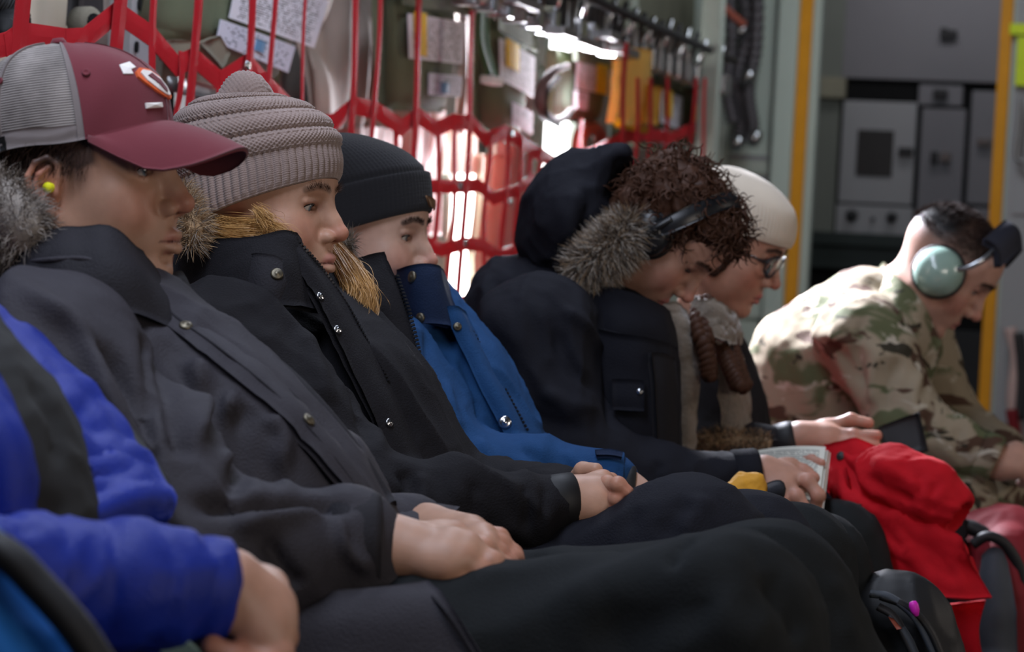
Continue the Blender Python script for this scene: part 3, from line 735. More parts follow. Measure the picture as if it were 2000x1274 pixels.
BROW0 = [(.0935, .010, .0385), (.0915, .022, .0420), (.0850, .036, .0425), (.0730, .0475, .0370)]
BROW = BROW0
def surf_x(sd, y, z, x0=0.125, x1=0.04):
    xs = np.linspace(x0, x1, 120); d = sd.ev(np.stack([xs, np.full(120, y), np.full(120, z)], 1)); i = np.argmax(d < 0)
    return xs[i] if (d < 0).any() else 0.08
def seg_dist(P, pts):
    best = np.full(len(P), 9.0)
    for a, b in zip(pts[:-1], pts[1:]):
        a = np.asarray(a, float); b = np.asarray(b, float); ba = b - a
        h = np.clip(((P - a) @ ba) / (ba @ ba), 0, 1); best = np.minimum(best, np.linalg.norm(P - a - h[:, None] * ba, axis=1))
    return best
def head_colors(Q, skin, lipc=(176, 108, 102), browc=(70, 50, 40), browy=0.0, hair=None, browk=0.85, redk=1.0, smile=0.0):
    c = np.tile(np.array(lin(skin)), (len(Q), 1))
    def blend(col, m):
        nonlocal c
        c = c * (1 - m[:, None]) + np.array(lin(col)) * m[:, None]
    sm = lambda d, a, b: np.clip((b - d) / (b - a), 0, 1)
    red = np.array(skin) * A(1.02, 0.80, 0.78)
    for sy in (1, -1):
        blend(red, 0.6 * redk * sm(np.linalg.norm(Q - A(0.072, sy * 0.042, -0.022), axis=1), 0.008, 0.034))
        blend(red, 0.6 * redk * sm(np.linalg.norm((Q - ear_pt(-0.006, 0, sy)) * A(1, 1, 0.6), axis=1), 0.012, 0.028))
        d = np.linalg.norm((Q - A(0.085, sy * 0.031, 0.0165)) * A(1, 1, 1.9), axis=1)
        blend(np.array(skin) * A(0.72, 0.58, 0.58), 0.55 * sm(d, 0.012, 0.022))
        bp = [(x, sy * y, z + browy) for x, y, z in BROW]
        blend(browc, browk * sm(seg_dist(Q, bp), 0.0028, 0.0060))
        e = A(0.0725, sy * 0.031, 0.017); r = np.linalg.norm(Q - e, axis=1)
        blend((50, 32, 28), 0.8 * sm(r, 0.0128, 0.0136) * (Q[:, 0] > 0.078))
    blend(red, 0.7 * redk * sm(np.linalg.norm(Q - A(0.116, 0, -0.020), axis=1), 0.006, 0.022))
    lp = [(0.081, 0.0215, -0.0585 + smile), (0.1000, 0.004, -0.0525), (0.1000, -0.004, -0.0525), (0.081, -0.0215, -0.0585 + smile)]
    lq = [(0.081, 0.0195, -0.0605 + smile), (0.0990, 0.0, -0.0650), (0.081, -0.0195, -0.0605 + smile)]
    blend(lipc, 0.85 * sm(np.minimum(seg_dist(Q, lp), seg_dist(Q, lq)), 0.0062, 0.0092))
    blend((70, 34, 34), 0.7 * sm(np.abs(Q[:, 2] + 0.0585 - smile * (np.abs(Q[:, 1]) / 0.02)), 0.0008, 0.0020) * (Q[:, 0] > 0.080) * (np.abs(Q[:, 1]) < 0.023))
    if hair is not None: blend(hair[0], hair[1](Q))
    return c
def eyeball(parent, pl, sy, iris=(90, 110, 120), gaze=(1, 0, -0.25)):
    V, F = [], []
    nu, nv = 20, 14; g = nrm(A(*gaze)); u, v, w = frame_of(g)
    cols = []
    for i in range(nv + 1):
        t = math.pi * i / nv
        for k in range(nu):
            a = 2 * math.pi * k / nu
            V.append(w * math.cos(t) + (u * math.cos(a) + v * math.sin(a)) * math.sin(t))
            ang = math.degrees(t); cols.append((8, 8, 9) if ang < 15 else iris if ang < 33 else (205, 196, 190))
    F = np.array([(i * nu + k, (i + 1) * nu + k, (i + 1) * nu + (k + 1) % nu, i * nu + (k + 1) % nu) for i in range(nv) for k in range(nu)])
    # more rings near the iris give it a clean edge
    V = np.array(V) * 0.01245 + A(0.0725, sy * 0.031, 0.017)
    return obj('eye', pl(V), F, M['eye'], parent, col=np.array([lin(c) for c in cols]))
M['eye'] = eye_mat('eye_surface', None)
def brow_hair(pl, sy, n, col_mat, parent, browy=0.0, seed=3):
    rng = np.random.default_rng(seed); bp = crom([(x + 0.001, sy * y, z + browy) for x, y, z in BROW], 8)
    t = rng.random(n); i = (t * (len(bp) - 1)).astype(int); p = bp[i] + rng.normal(size=(n, 3)) * A(0.0008, 0.0015, 0.0016)
    d = np.tile(A(0.15, sy * 0.8, 0.35), (n, 1)) + (1 - t)[:, None] * A(0, 0, 0.5)
    V, F = strands(p, d, 0.0085, 0.0006, seg=2, seed=seed, wob=0.2)
    return obj('eyebrow', pl(V), F, col_mat, parent)
def vis_head(person, pl, sd, colf, h=0.002, extra=None):
    lid, lidz = sd.lid
    """head, neck and whatever body pieces are handed over, as the one body mesh"""
    global BROW
    BROW = [(surf_x(sd, y, z), y, z) for x, y, z in BROW0]
    V, F = sd.mesh(h); V = smooth(V, F, 1, 0.35)
    c = colf(V); parts = [(pl(V), F)]; cols = [c]
    for (v, f, cc) in (extra or []):
        parts.append((v, f)); cols.append(np.tile(np.array(lin(cc)), (len(v), 1)) if not isinstance(cc, np.ndarray) else cc)
    VV, FF = join(parts)
    for sy in (1, -1):             # upper lash line
        e = A(0.0725, sy * 0.031, 0.017); pts = []
        for t in np.linspace(-1, 1, 9):
            y = e[1] + sy * 0.0125 * t; z = e[2] - 0.0012 + lidz + lid * math.sqrt(max(0, 1 - t * t)) * 0.95
            pts.append((e[0] + math.sqrt(max(1e-6, 0.0141 ** 2 - (y - e[1]) ** 2 - (z - e[2]) ** 2)), y, z))
        b = MB(); b.tube(pl(crom(pts, 3)), 0.0009, 6); b.build('eyelashes', M['lash'], person, True)
    return obj('body', VV, FF, M['skin'], person, col=np.concatenate(cols))
M['lash'] = mat('eyelash', (34, 24, 22), 0.6)
# ------------------------------------------------------------------ clothing and figure tools
def cloth(S, h, amp=0.006, freq=9.0, seed=1, axis=None, stretch=2.5, stk=(), fine=0.0030, sm=1):
    V, F = S.mesh(h); V = smooth(V, F, sm, 0.5)
    N = vnormals(V, F)
    V = V + N * (amp * folds(V, freq, seed, axis=axis, stretch=stretch) + fine * (folds(V, freq * 2.6, seed + 5, axis=axis, stretch=1.6)))[:, None]
    if len(stk): V = strokes(V, F, stk)
    return V, F
def snap(parent, V, N, px, py, r=0.0065, m='brass', name='snap_button'):
    i = surf(V, N, px, py); n = N[i]
    prof = [(0.0, 0.004), (r * 0.35, 0.004), (r * 0.45, 0.0028), (r * 0.75, 0.0030), (r, 0.0018), (r * 1.05, -0.002)]
    v, f = lathe(prof[::-1], V[i] - n * 0.0005, n, 16)
    return obj(name, v, f, M[m], parent)
def zipper(parent, pts, w=0.0045, step=0.0030, m='zip', name='zipper', mv=6):
    P = crom(pts, 24); L = np.concatenate([[0], np.cumsum(np.linalg.norm(np.diff(P, axis=0), axis=1))])
    n = int(L[-1] / step); b = MB()
    for k in range(n):
        t = k * step; p = np.array([np.interp(t, L, P[:, i]) for i in range(3)]); q = np.array([np.interp(min(t + step, L[-1]), L, P[:, i]) for i in range(3)])
        ax = nrm(q - p + 1e-9); u, v, w_ = frame_of(ax); R = np.stack([u, v, w_], 1)
        b.box(A(-w / 2, -w / 2, -step * 0.28), A(w / 2, w / 2, step * 0.28), 0, R, p)
    return b.build(name, M[m], parent)
def fur(parent, pts, rad, n, length, mats, width=0.0012, seed=1, droop=0.15, wob=0.45, name='fur_trim', out=None, curl=0.0, bias=0.75, lean=None):
    """a fur ruff: a soft core with thousands of hairs"""
    P = crom(pts, 10); m = len(P); r = np.interp(np.linspace(0, 1, m), np.linspace(0, 1, len(rad)), rad)
    rng = np.random.default_rng(seed); T = nrm(np.gradient(P, axis=0))
    v, f = tube(P, r * 0.8, 12); core = obj(name, v, f, mats[0], parent)
    for q, mt in enumerate(mats):
        k = n // len(mats); i = rng.integers(0, m, k); a = rng.random(k) * 6.283
        u = np.array([frame_of(t)[0] for t in T])[i]; w = np.cross(T[i], u)
        d = u * np.cos(a)[:, None] + w * np.sin(a)[:, None]
        if lean is not None: d = nrm(d + np.asarray(lean, float))
        vv, ff = strands(P[i] + d * (r[i] * bias)[:, None] + rng.normal(size=(k, 3)) * 0.002, d, length, width, droop=droop, seed=seed + q, wob=wob, curl=curl, seg=4)
        o = obj('fur', vv, ff, mt, core); o['kind'] = 'stuff'
    return core
def hand_sdf(wrist, palm, fingers, thumb=None, wr=0.027, kn=0.0105, fr=(0.0092, 0.0082, 0.0070), palmr=0.0125, thr=(0.0115, 0.0100, 0.0085), forearm=None, wflat=None):
    """wrist point, knuckle points, fingers = joint chains after each knuckle"""
    S = Sdf(); w = np.asarray(wrist, float)
    c = np.mean(palm, 0)
    if forearm is not None: S.add(cap(forearm, w, wr * 1.15, wr * 0.98))
    nn = nrm(np.cross(np.asarray(palm[-1]) - palm[0], c - w))
    for k in palm:
        S.add(cap(w + (np.asarray(k) - w) * 0.06 + (np.asarray(k) - c) * 0.30, k, wr * 0.62, palmr), 0.018)
    for a, b in zip(palm[:-1], palm[1:]): S.add(cap((np.asarray(a) * 0.8 + w * 0.2), (np.asarray(b) * 0.8 + w * 0.2), palmr * 0.95), 0.012)
    S.add(cap(w, w + (c - w) * 0.35, wr * 0.85, wr * 0.70), 0.02)
    for k, fg in zip(palm, fingers):
        pts = [np.asarray(k, float)] + [np.asarray(p, float) for p in fg]
        r = [kn] + list(np.interp(np.linspace(0, 1, len(fg)), np.linspace(0, 1, len(fr)), fr))
        for i in range(len(pts) - 1):
            S.add(cap(pts[i], pts[i + 1], r[i] * 0.98, r[i + 1]), 0.0045)
            if 0 < i: S.add(ell(pts[i], r[i] * 1.06), 0.004)
    if thumb is not None:
        pts = [np.asarray(p, float) for p in thumb]; r = np.interp(np.linspace(0, 1, len(pts)), [0, .5, 1], thr)
        for i in range(len(pts) - 1): S.add(cap(pts[i], pts[i + 1], r[i], r[i + 1]), 0.008 if i == 0 else 0.004)
    return S
def hand(skin, *a, h=0.0024, **k):
    S = hand_sdf(*a, **k); V, F = S.mesh(h); V = smooth(V, F, 1, 0.4)
    kn = np.asarray(a[1]); c = np.tile(np.array(lin(skin)), (len(V), 1)); red = np.array(lin(np.array(skin) * A(1.04, 0.80, 0.76)))
    pts = list(kn) + [np.asarray(p) for f in a[2] for p in f]
    for p in pts:
        m = np.clip(1 - np.linalg.norm(V - p, axis=1) / 0.017, 0, 1)[:, None] * 0.8; c = c * (1 - m) + red * m
    return V, F, c
def nails(parent, tips):
    for p, n, ax, r in tips:
        u = nrm(np.cross(n, ax)); b = MB()
        b.sheet([[p + ax * (0.005 * s) + u * (r * t) - n * (r * 0.35 * t * t) for t in (-0.7, 0, 0.7)] for s in (-1, 0, 1)], 0.0008, mu=2, mv=3)
        b.build('fingernail', M['nail'], parent, True)
M['nail'] = mat('fingernail', (208, 164, 152), 0.3, mottle=0.03)
def limbs(S, *chains, k=0.035):
    for pts, rad in chains: S.chain(pts, rad, k)
    return S
def beanie(parent, pl, rings, patt, m, nu=220, nv=120, name='knit_hat', close=True):
    """knitted hat lofted through head-space rings (x, z, rx, ry, tilt)"""
    rg = crom(np.array(rings, float), 10); L = np.linspace(0, 1, len(rg)); s = np.linspace(0, 1, nv)
    rg = np.stack([np.interp(s, L, rg[:, i]) for i in range(5)], 1)
    th = np.linspace(0, 2 * math.pi, nu, endpoint=False); V = []
    for i in range(nv):
        x, z, rx, ry, tl = rg[i]; t = math.radians(tl); f = A(math.cos(t), 0, math.sin(t))
        d = patt(th, s[i])
        e = (np.abs(np.cos(th)) ** 2 * rx ** 2 + np.abs(np.sin(th)) ** 2 * ry ** 2) ** 0.5
        V.append(A(x, 0, z) + ((rx + d) * np.cos(th))[:, None] * f + ((ry + d) * np.sin(th))[:, None] * A(0, 1, 0))
    # turn the rim under so the hat has a thickness
    x, z, rx, ry, tl = rg[0]; t = math.radians(tl); f = A(math.cos(t), 0, math.sin(t)); up = A(-math.sin(t), 0, math.cos(t))
    inner = [A(x, 0, z) + up * dz + ((rx - q) * np.cos(th))[:, None] * f + ((ry - q) * np.sin(th))[:, None] * A(0, 1, 0) for q, dz in ((0.006, 0.02), (0.004, -0.001))]
    V = inner + V
    n = len(V); V = np.concatenate(V)
    F = np.array([(i * nu + k, i * nu + (k + 1) % nu, (i + 1) * nu + (k + 1) % nu, (i + 1) * nu + k) for i in range(n - 1) for k in range(nu)])
    if close: F = np.concatenate([F, np.array([[(n - 1) * nu + k, (n - 1) * nu + k + 1, (n - 1) * nu + nu - 2 - k, (n - 1) * nu + nu - 1 - k] for k in range(nu // 2 - 1)])])
    return obj(name, pl(V), F, m, parent), pl(V), F
def uvquad(o, nu, nv):             # UVs for a flat printed sheet built by quad_sheet
    pass
def printed(name, P00, P10, P11, P01, m, parent, th=0.0012, n=6, bow=0.0):
    """a thin printed label or page with UVs, corners given in order"""
    P00, P10, P11, P01 = [np.asarray(p, float) for p in (P00, P10, P11, P01)]
    nn = nrm(np.cross(P10 - P00, P01 - P00)); V = []; UV = []
    for i in range(n + 1):
        for j in range(n + 1):
            u, v = j / n, i / n
            p = P00 * (1 - u) * (1 - v) + P10 * u * (1 - v) + P11 * u * v + P01 * (1 - u) * v
            V.append(p + nn * (bow * 4 * u * (1 - u))); UV.append((u, v))
    m1 = len(V); V = np.array(V); V = np.concatenate([V + nn * th / 2, V - nn * th / 2]); UV = UV + UV
    F = grid_faces(n + 1, n + 1); b = n + 1
    rim = list(range(b)) + [i * b + b - 1 for i in range(1, b)] + [(b - 1) * b + j for j in range(b - 2, -1, -1)] + [i * b for i in range(b - 2, 0, -1)]
    F = F + [tuple(m1 + i for i in f[::-1]) for f in F] + [(rim[k], m1 + rim[k], m1 + rim[(k + 1) % len(rim)], rim[(k + 1) % len(rim)])[::-1] for k in range(len(rim))]
    o = obj(name, V, F, m, parent, smoothed=False)
    me = o.data; uv = me.uv_layers.new(name='UVMap')
    for l in me.loops: uv.data[l.index].uv = UV[l.vertex_index]
    return o
def inner_body(chains, h=0.014):   # the torso and limbs under the clothes, slimmer than the cloth
    S = Sdf()
    for pts, rad in chains: S.chain(pts, rad, 0.04)
    V, F = S.mesh(h, 12); return V, F
# ------------------------------------------------------------------ the young man in the cap
def w(px, py, Y): return WY(px, py, Y)
def person_cap():
    pe = thing('person', 'person in maroon cap with grey mesh back and charcoal parka, hands resting in lap', 'person', (-1.25, 2.52, 0), 'people seated along the wall')
    pl = place((0, -0.075, 0), 106, 366, 2.44, 0, -4.5, 0, 1.0)
    skin = (177, 137, 115)
    nk = pl.inv(w(150, 700, 2.53))[0]
    sh_n, el_n, wr_n = w(95, 715, 2.31), w(400, 1095, 2.27), w(735, 1062, 2.36)
    sh_f, el_f, wr_f = w(270, 720, 2.74), w(470, 1040, 2.78), w(800, 1050, 2.60)
    hipn, knn, ann = w(560, 1275, 2.42), w(1420, 1235, 2.36), w(1590, 1760, 2.36)
    hipf, knf, anf = w(600, 1215, 2.64), w(1490, 1172, 2.62), w(1730, 1640, 2.64)
    body = inner_body([([w(150, 700, 2.53), w(250, 930, 2.52), w(430, 1170, 2.52)], [0.09, 0.10, 0.11]),
                       ([sh_n, el_n, wr_n], [0.05, 0.04, 0.03]), ([sh_f, el_f, wr_f], [0.05, 0.04, 0.03]),
                       ([hipn, knn, ann], [0.07, 0.05, 0.04]), ([hipf, knf, anf], [0.07, 0.05, 0.04])])
    R = hand(skin, w(752, 1066, 2.365),
             [w(888, 1046, 2.405), w(915, 1068, 2.37), w(905, 1092, 2.352), w(872, 1110, 2.345)],
             [[w(945, 1072, 2.395), w(984, 1108, 2.41), w(990, 1122, 2.44)], [w(962, 1100, 2.365), w(962, 1122, 2.39), w(930, 1128, 2.41)],
              [w(938, 1117, 2.355), w(926, 1132, 2.38), w(900, 1134, 2.40)], [w(900, 1124, 2.35), w(890, 1136, 2.38), w(870, 1136, 2.40)]],
             [w(790, 1050, 2.405), w(860, 1046, 2.445), w(915, 1062, 2.46)], wr=0.0285, forearm=w(640, 1064, 2.35), palmr=0.0145, kn=0.0125, fr=(0.0108, 0.0098, 0.0085))
    L = hand(skin, w(830, 1040, 2.58), [w(925, 1034, 2.53), w(945, 1046, 2.50), w(950, 1064, 2.48), w(945, 1080, 2.47)],
             [[w(975, 1050, 2.53), w(1004, 1082, 2.53), w(1014, 1098, 2.53)], [w(978, 1062, 2.50), w(1006, 1090, 2.50), w(1012, 1104, 2.51)],
              [w(975, 1080, 2.48), w(995, 1100, 2.48), w(990, 1112, 2.49)], [w(968, 1094, 2.46), w(975, 1110, 2.47), w(965, 1116, 2.48)]],
             [w(850, 1050, 2.55), w(900, 1066, 2.50), w(935, 1084, 2.47)], wr=0.027, forearm=w(740, 1045, 2.68))
    sd = head_sdf(nose=1.08, lip=1.35, jaw=0.98, cheek=1.0, muz=0.003, lid=0.0045, neck=nk, neckr=0.056)
    hairm = lambda Q: np.clip((Q[:, 2] - 0.018) / 0.01, 0, 1) * np.clip((0.045 - Q[:, 0] + 0.35 * (0.04 - Q[:, 2])) / 0.008, 0, 1) + np.clip((Q[:, 2] + 0.012) / 0.03, 0, 1) * np.clip((0.044 - Q[:, 0]) / 0.014, 0, 1) * np.clip((Q[:, 0] - 0.012) / 0.010, 0, 1) * 0.7 + np.clip((-0.030 - Q[:, 0]) / 0.01, 0, 1) * np.clip((Q[:, 2] + 0.045) / 0.01, 0, 1)
    vis_head(pe, pl, sd, lambda Q: head_colors(Q, skin, (178, 112, 104), (52, 36, 30), hair=((46, 34, 30), lambda Q: np.clip(hairm(Q), 0, 0.9))), extra=[R, L, body + ((150, 120, 105),)])
    for sy in (1, -1): eyeball(pe, pl, sy, (86, 104, 116), (1, 0, -0.05)); brow_hair(pl, sy, 160, M['hair_dark'], pe)
    # short hair in front of and behind the ear
    rng = np.random.default_rng(4); n = 1500
    a = rng.random(n); q = np.stack([0.042 - 0.075 * rng.random(n), np.full(n, -0.073), 0.062 - 0.040 * rng.random(n)], 1)
    back = rng.random(n) < 0.4; q[back] = np.stack([-0.035 - 0.05 * rng.random(back.sum()), np.full(back.sum(), -0.066), 0.05 - 0.075 * rng.random(back.sum())], 1)
    q[:, 1] = -np.sqrt(np.maximum(0.0004, 1 - ((q[:, 0] + 0.006) / 0.096) ** 2 - ((q[:, 2] - 0.042) / 0.083) ** 2)) * 0.0755
    side = (rng.random(n) < 0.03)
    v, f = strands(q, np.tile(A(-0.25, -0.25, -0.9), (n, 1)), 0.018, 0.0009, seed=5, wob=0.25, droop=0.1)
    h = obj('hair', pl(v), f, M['hair_dark'], pe); h['kind'] = 'stuff'
    # ear plug
    b = MB(); b.lathe([(0.0, 0.0), (0.0042, 0.001), (0.0052, 0.007), (0.0058, 0.012), (0.0050, 0.0145), (0.0, 0.015)], pl.pt(0.000, -0.071, -0.001), pl.d(A(-0.35, -1, 0.05))[0], 14)
    o = b.build('ear_plug', M['yellow_foam'], pe, True); o['label'] = 'yellow foam ear plug'
    # ---- cap, worn on the head
    capo = thing('baseball_cap', 'maroon baseball cap with grey mesh back and curved brim on the nearest head', 'cap', pl.pt(0, 0, 0.05))
    def crown(th, s):
        z0 = 0.044 + 0.024 * np.cos(th) ** 2 * (np.cos(th) > 0) - 0.020 * np.cos(th) ** 2 * (np.cos(th) < 0)
        r = (1 - s ** 2.6) ** 0.5; fx = np.where(np.cos(th) > 0, 0.1045, 0.1115); puff = 1 + 0.035 * np.sin(np.minimum(s, 1) * math.pi) * (np.cos(th) > 0)
        return np.stack([-0.006 + fx * r * puff * np.cos(th) - 0.020 * s, 0.0865 * r * np.sin(th), z0 * (1 - s) + (0.158) * s + 0.030 * s * (1 - s)], -1)
    TH0 = math.radians(67)
    def patch(a0, a1, nu, nv, off=0.0, s0=0.0, s1=0.985):
        th = np.linspace(a0, a1, nu); V = np.stack([crown(th, np.full(nu, s)) for s in np.linspace(s0, s1, nv)])
        gu = np.gradient(V, axis=1); gv = np.gradient(V, axis=0); N = nrm(np.cross(gu, gv))
        fold = 0.0012 * np.sin(np.outer(np.linspace(0, 9, nv), np.ones(nu)) + 4 * np.sin(th * 3)) 
        V = V + N * (off + fold[..., None] * 0.6)
        V2 = V - N * 0.0022; m = nu * nv; F = grid_faces(nv, nu)
        rim = list(range(nu)) + [i * nu + nu - 1 for i in range(1, nv)] + [(nv - 1) * nu + j for j in range(nu - 2, -1, -1)] + [i * nu for i in range(nv - 2, 0, -1)]
        F = F + [tuple(m + i for i in f[::-1]) for f in F] + [(rim[k], m + rim[k], m + rim[(k + 1) % len(rim)], rim[(k + 1) % len(rim)])[::-1] for k in range(len(rim))]
        return np.concatenate([V.reshape(-1, 3), V2.reshape(-1, 3)]), F
    Vf, Ff = patch(-TH0, TH0, 60, 40); obj('front_panel', pl(Vf), Ff, M['maroon'], capo)
    Vb, Fb = patch(TH0, 2 * math.pi - TH0, 80, 40, -0.0008); mb = obj('mesh_back', pl(Vb), Fb, M['capmesh'], capo); mb['label'] = 'grey mesh back of the cap'
    sb, fb = patch(TH0, 2 * math.pi - TH0, 80, 6, 0.0006, 0.0, 0.13); obj('sweatband', pl(sb), fb, M['mesh_grey'], capo)
    for a in (-TH0, TH0, math.radians(-118), math.radians(118), math.pi):
        v, f = patch(a - 0.035, a + 0.035, 5, 40, 0.0012); obj('seam_tape', pl(v), f, M['mesh_grey'], capo)
    for a in (-0.02, ):
        v, f = patch(a - 0.02, a + 0.02, 3, 30, 0.0010, 0.02, 0.97); obj('front_seam', pl(v), f, M['maroon'], capo)
    b = MB(); b.lathe([(0.0, 0.006), (0.006, 0.005), (0.0085, 0.001), (0.0085, -0.002)][::-1], pl.pt(-0.027, 0, 0.158), pl.d(A(-0.1, 0, 1))[0], 16); b.build('button', M['maroon'], capo, True)
    rows = []
    for q in np.linspace(0, 1, 6):
        row = []
        for t in np.linspace(-1, 1, 13):
            th = t * math.radians(64); c = crown(np.array([th]), np.array([0.0]))[0]
            ext = 0.004 + 0.080 * (1 - abs(t) ** 2.4) ** 0.62
            row.append(c + q * A(ext, 0.006 * t, -0.030 * ext / 0.08 - 0.052 * (ext / 0.084) * t * t) + A(0, 0, 0.004 * math.sin(q * math.pi)))
        rows.append(row)
    b = MB(); b.sheet([[pl(p)[0] for p in r] for r in rows], 0.0045, mu=4, mv=2); b.build('brim', M['maroon'], capo, True)
    # eyelet and embroidered emblem, sewn to the crown
    def cr(th, s, off=0.0):
        e = 1e-3; p = crown(np.array([th]), np.array([s]))[0]; a = crown(np.array([th + e]), np.array([s]))[0] - p; c = crown(np.array([th]), np.array([s + e]))[0] - p
        n = nrm(np.cross(a, c)); return p + n * off, nrm(a), nrm(c), n
    for th in (-1.0, -2.05, 1.0):
        p, a, c, n = cr(th, 0.56, 0.001); v, f = lathe([(0.0018, 0), (0.0030, 0.0012), (0.0042, 0.0010), (0.0046, -0.001)][::-1], pl(p)[0], pl.d(n)[0], 12); obj('eyelet', v, f, M['maroon'], capo)
    def emb(name, m, outline, off, th=0.0016):       # a flat sewn shape given as (angle, height) points on the crown
        V = []; c0 = np.mean(outline, 0)
        ring = [cr(a, s, off)[0] for a, s in outline]; n = len(ring); mid = cr(c0[0], c0[1], off + 0.0005)[0]
        nn = cr(c0[0], c0[1])[3]; low = [p - nn * th for p in ring]
        return obj(name, pl(np.array(ring + low + [mid])), [(k, (k + 1) % n, 2 * n) for k in range(n)] + [(k, n + k, n + (k + 1) % n, (k + 1) % n) for k in range(n)], M[m], capo, smoothed=False)
    def oval(c, ra, rs, rot=0.0, n=24, sq=1.0):
        o = []
        for k in range(n):
            t = 2 * math.pi * k / n; x = ra * math.cos(t); y = rs * math.sin(t); o.append((c[0] + x * math.cos(rot) - y * math.sin(rot), c[1] + (x * math.sin(rot) + y * math.cos(rot))))
        return o
    C = (-0.12, 0.40)
    emb('emblem_patch', 'orange', [(-0.40, 0.50), (-0.30, 0.545), (-0.14, 0.53), (0.02, 0.45), (0.14, 0.34), (0.20, 0.26), (0.12, 0.225), (-0.04, 0.235), (-0.20, 0.29), (-0.34, 0.38), (-0.41, 0.45)], 0.0028, 0.003)
    emb('emblem_field', 'white', [(-0.34, 0.485), (-0.28, 0.515), (-0.15, 0.50), (0.00, 0.425), (0.10, 0.33), (0.13, 0.275), (0.08, 0.255), (-0.04, 0.265), (-0.18, 0.315), (-0.30, 0.40)], 0.0036)
    emb('emblem_wedge', 'maroon', [(-0.25, 0.45), (-0.16, 0.475), (-0.04, 0.40), (0.03, 0.32), (0.02, 0.285), (-0.05, 0.30), (-0.15, 0.37)], 0.0044)
    emb('emblem_stitching', 'white', [(-0.56, 0.60), (-0.36, 0.63), (-0.34, 0.56), (-0.44, 0.54), (-0.45, 0.49), (-0.58, 0.50)], 0.0018)
    emb('emblem_stitching', 'white', [(-0.42, 0.19), (-0.14, 0.18), (-0.14, 0.135), (-0.42, 0.14)], 0.0018)
    v, f = patch(-2.06, -1.98, 4, 6, 0.0022, 0.0, 0.10); obj('cloth_tag', pl(v), f, M['black_rubber'], capo)
    # ---- parka
    S = Sdf()
    S.chain([w(90, 660, 2.54), w(150, 800, 2.53), w(280, 945, 2.52), w(500, 1110, 2.51)], [0.105, 0.140, 0.150, 0.135], 0.06)
    S.chain([w(225, 655, 2.50), w(325, 765, 2.475), w(445, 880, 2.465), w(560, 1005, 2.47), w(640, 1100, 2.47)], [0.054, 0.070, 0.074, 0.074, 0.070], 0.06, 0.07)
    S.chain([sh_n, el_n], [0.088, 0.070], 0.03, 0.05); S.chain([el_n, w(540, 1088, 2.31), w(668, 1068, 2.345)], [0.070, 0.060, 0.050], 0.02, 0.03)
    S.chain([sh_f, el_f, wr_f], [0.085, 0.065, 0.045], 0.03, 0.05)
    S.add(cap(w(100, 640, 2.42), w(300, 600, 2.50), 0.055, 0.035), 0.05)
    S.add(cap(w(560, 1225, 2.40), w(800, 1255, 2.40), 0.085, 0.068), 0.05)
    S.add(cap(w(540, 1165, 2.60), w(720, 1165, 2.60), 0.085, 0.065), 0.05)
    stk = [([(40, 560), (150, 640), (205, 760), (270, 860), (290, 900)], 0.012, 0.0180), ([(190, 660), (280, 780), (285, 960)], 0.014, -0.0270),
           ([(295, 640), (300, 720), (300, 850)], 0.012, -0.0150), ([(380, 700), (400, 760), (375, 900)], 0.010, 0.0135), ([(330, 680), (345, 800), (365, 920)], 0.014, -0.0195),
           ([(455, 760), (440, 870), (450, 920)], 0.008, 0.0150), ([(470, 790), (480, 900), (445, 985)], 0.012, -0.0150), ([(520, 810), (555, 850), (560, 980)], 0.010, 0.0120),
           ([(370, 985), (500, 985), (720, 985)], 0.010, -0.0210), ([(450, 1030), (540, 1010), (650, 1000)], 0.010, 0.0120),
           ([(655, 1010), (670, 1075), (740, 1120)], 0.007, 0.0105), 
           ([(520, 1050), (560, 1120), (590, 1160)], 0.010, -0.0135), ([(610, 1230), (720, 1200), (800, 1180)], 0.010, -0.0120), ([(700, 1160), (760, 1220), (790, 1274)], 0.008, 0.0105)]
    V, F = cloth(S, 0.0055, 0.015, 7.5, 21, (0.55, 0, -0.6), 2.2, stk); N = vnormals(V, F)
    obj('parka', V, F, M['charcoal'], pe)
    # near front edge with its double-stitched placket
    e0 = [w(322, 548, 2.53), w(362, 612, 2.51), w(450, 672, 2.49), w(560, 762, 2.48), w(660, 878, 2.48), w(740, 1000, 2.48)]
    e1 = [w(262, 566, 2.45), w(325, 640, 2.42), w(420, 712, 2.40), w(535, 806, 2.395), w(635, 912, 2.40), w(715, 1012, 2.42)]
    e2 = [p + A(0.005, -0.012, 0.012) for p in [(a + b) / 2 for a, b in zip(e0, e1)]]
    b = MB(); b.sheet([e1, e2, e0], 0.009, mu=4, mv=6, disp=lambda P: 0.003 * folds(P, 20, 8)); o = b.build('front_placket', M['charcoal'], pe, True)
    Vp = np.array([v.co[:] for v in o.data.vertices]) + np.array(pe['_org']); o2 = Vp
    Fp = np.array([list(p.vertices)[:3] for p in o.data.polygons]); Np = vnormals(Vp, Fp)
    for px, py in ((362, 630), (594, 818)): snap(pe, Vp, Np, px, py, 0.0070)
    for k in (0.25, 0.72):
        ln = [a * (1 - k) + b_ * k + A(0.004, -0.011, 0.011) for a, b_ in zip(e0, e1)]
        b = MB(); b.tube(crom(ln, 8), 0.0016, 6); b.build('seam', M['charcoal_dark'], pe, True)
    f0 = [p + A(0.004, 0.035, 0.004) for p in e0]
    b = MB(); b.sheet([e0, [(p + q) / 2 + A(0.004, 0, 0.006) for p, q in zip(e0, f0)], f0, [p + A(-0.02, 0.06, -0.02) for p in f0]], 0.008, mu=3, mv=6); b.build('far_front_edge', M['charcoal_dark'], pe, True)
    # standing collar round the neck
    top = [w(-60, 480, 2.62), w(-10, 472, 2.50), w(80, 460, 2.425), w(155, 452, 2.42), w(218, 462, 2.43), w(262, 500, 2.46), w(300, 552, 2.51), w(338, 572, 2.56)]
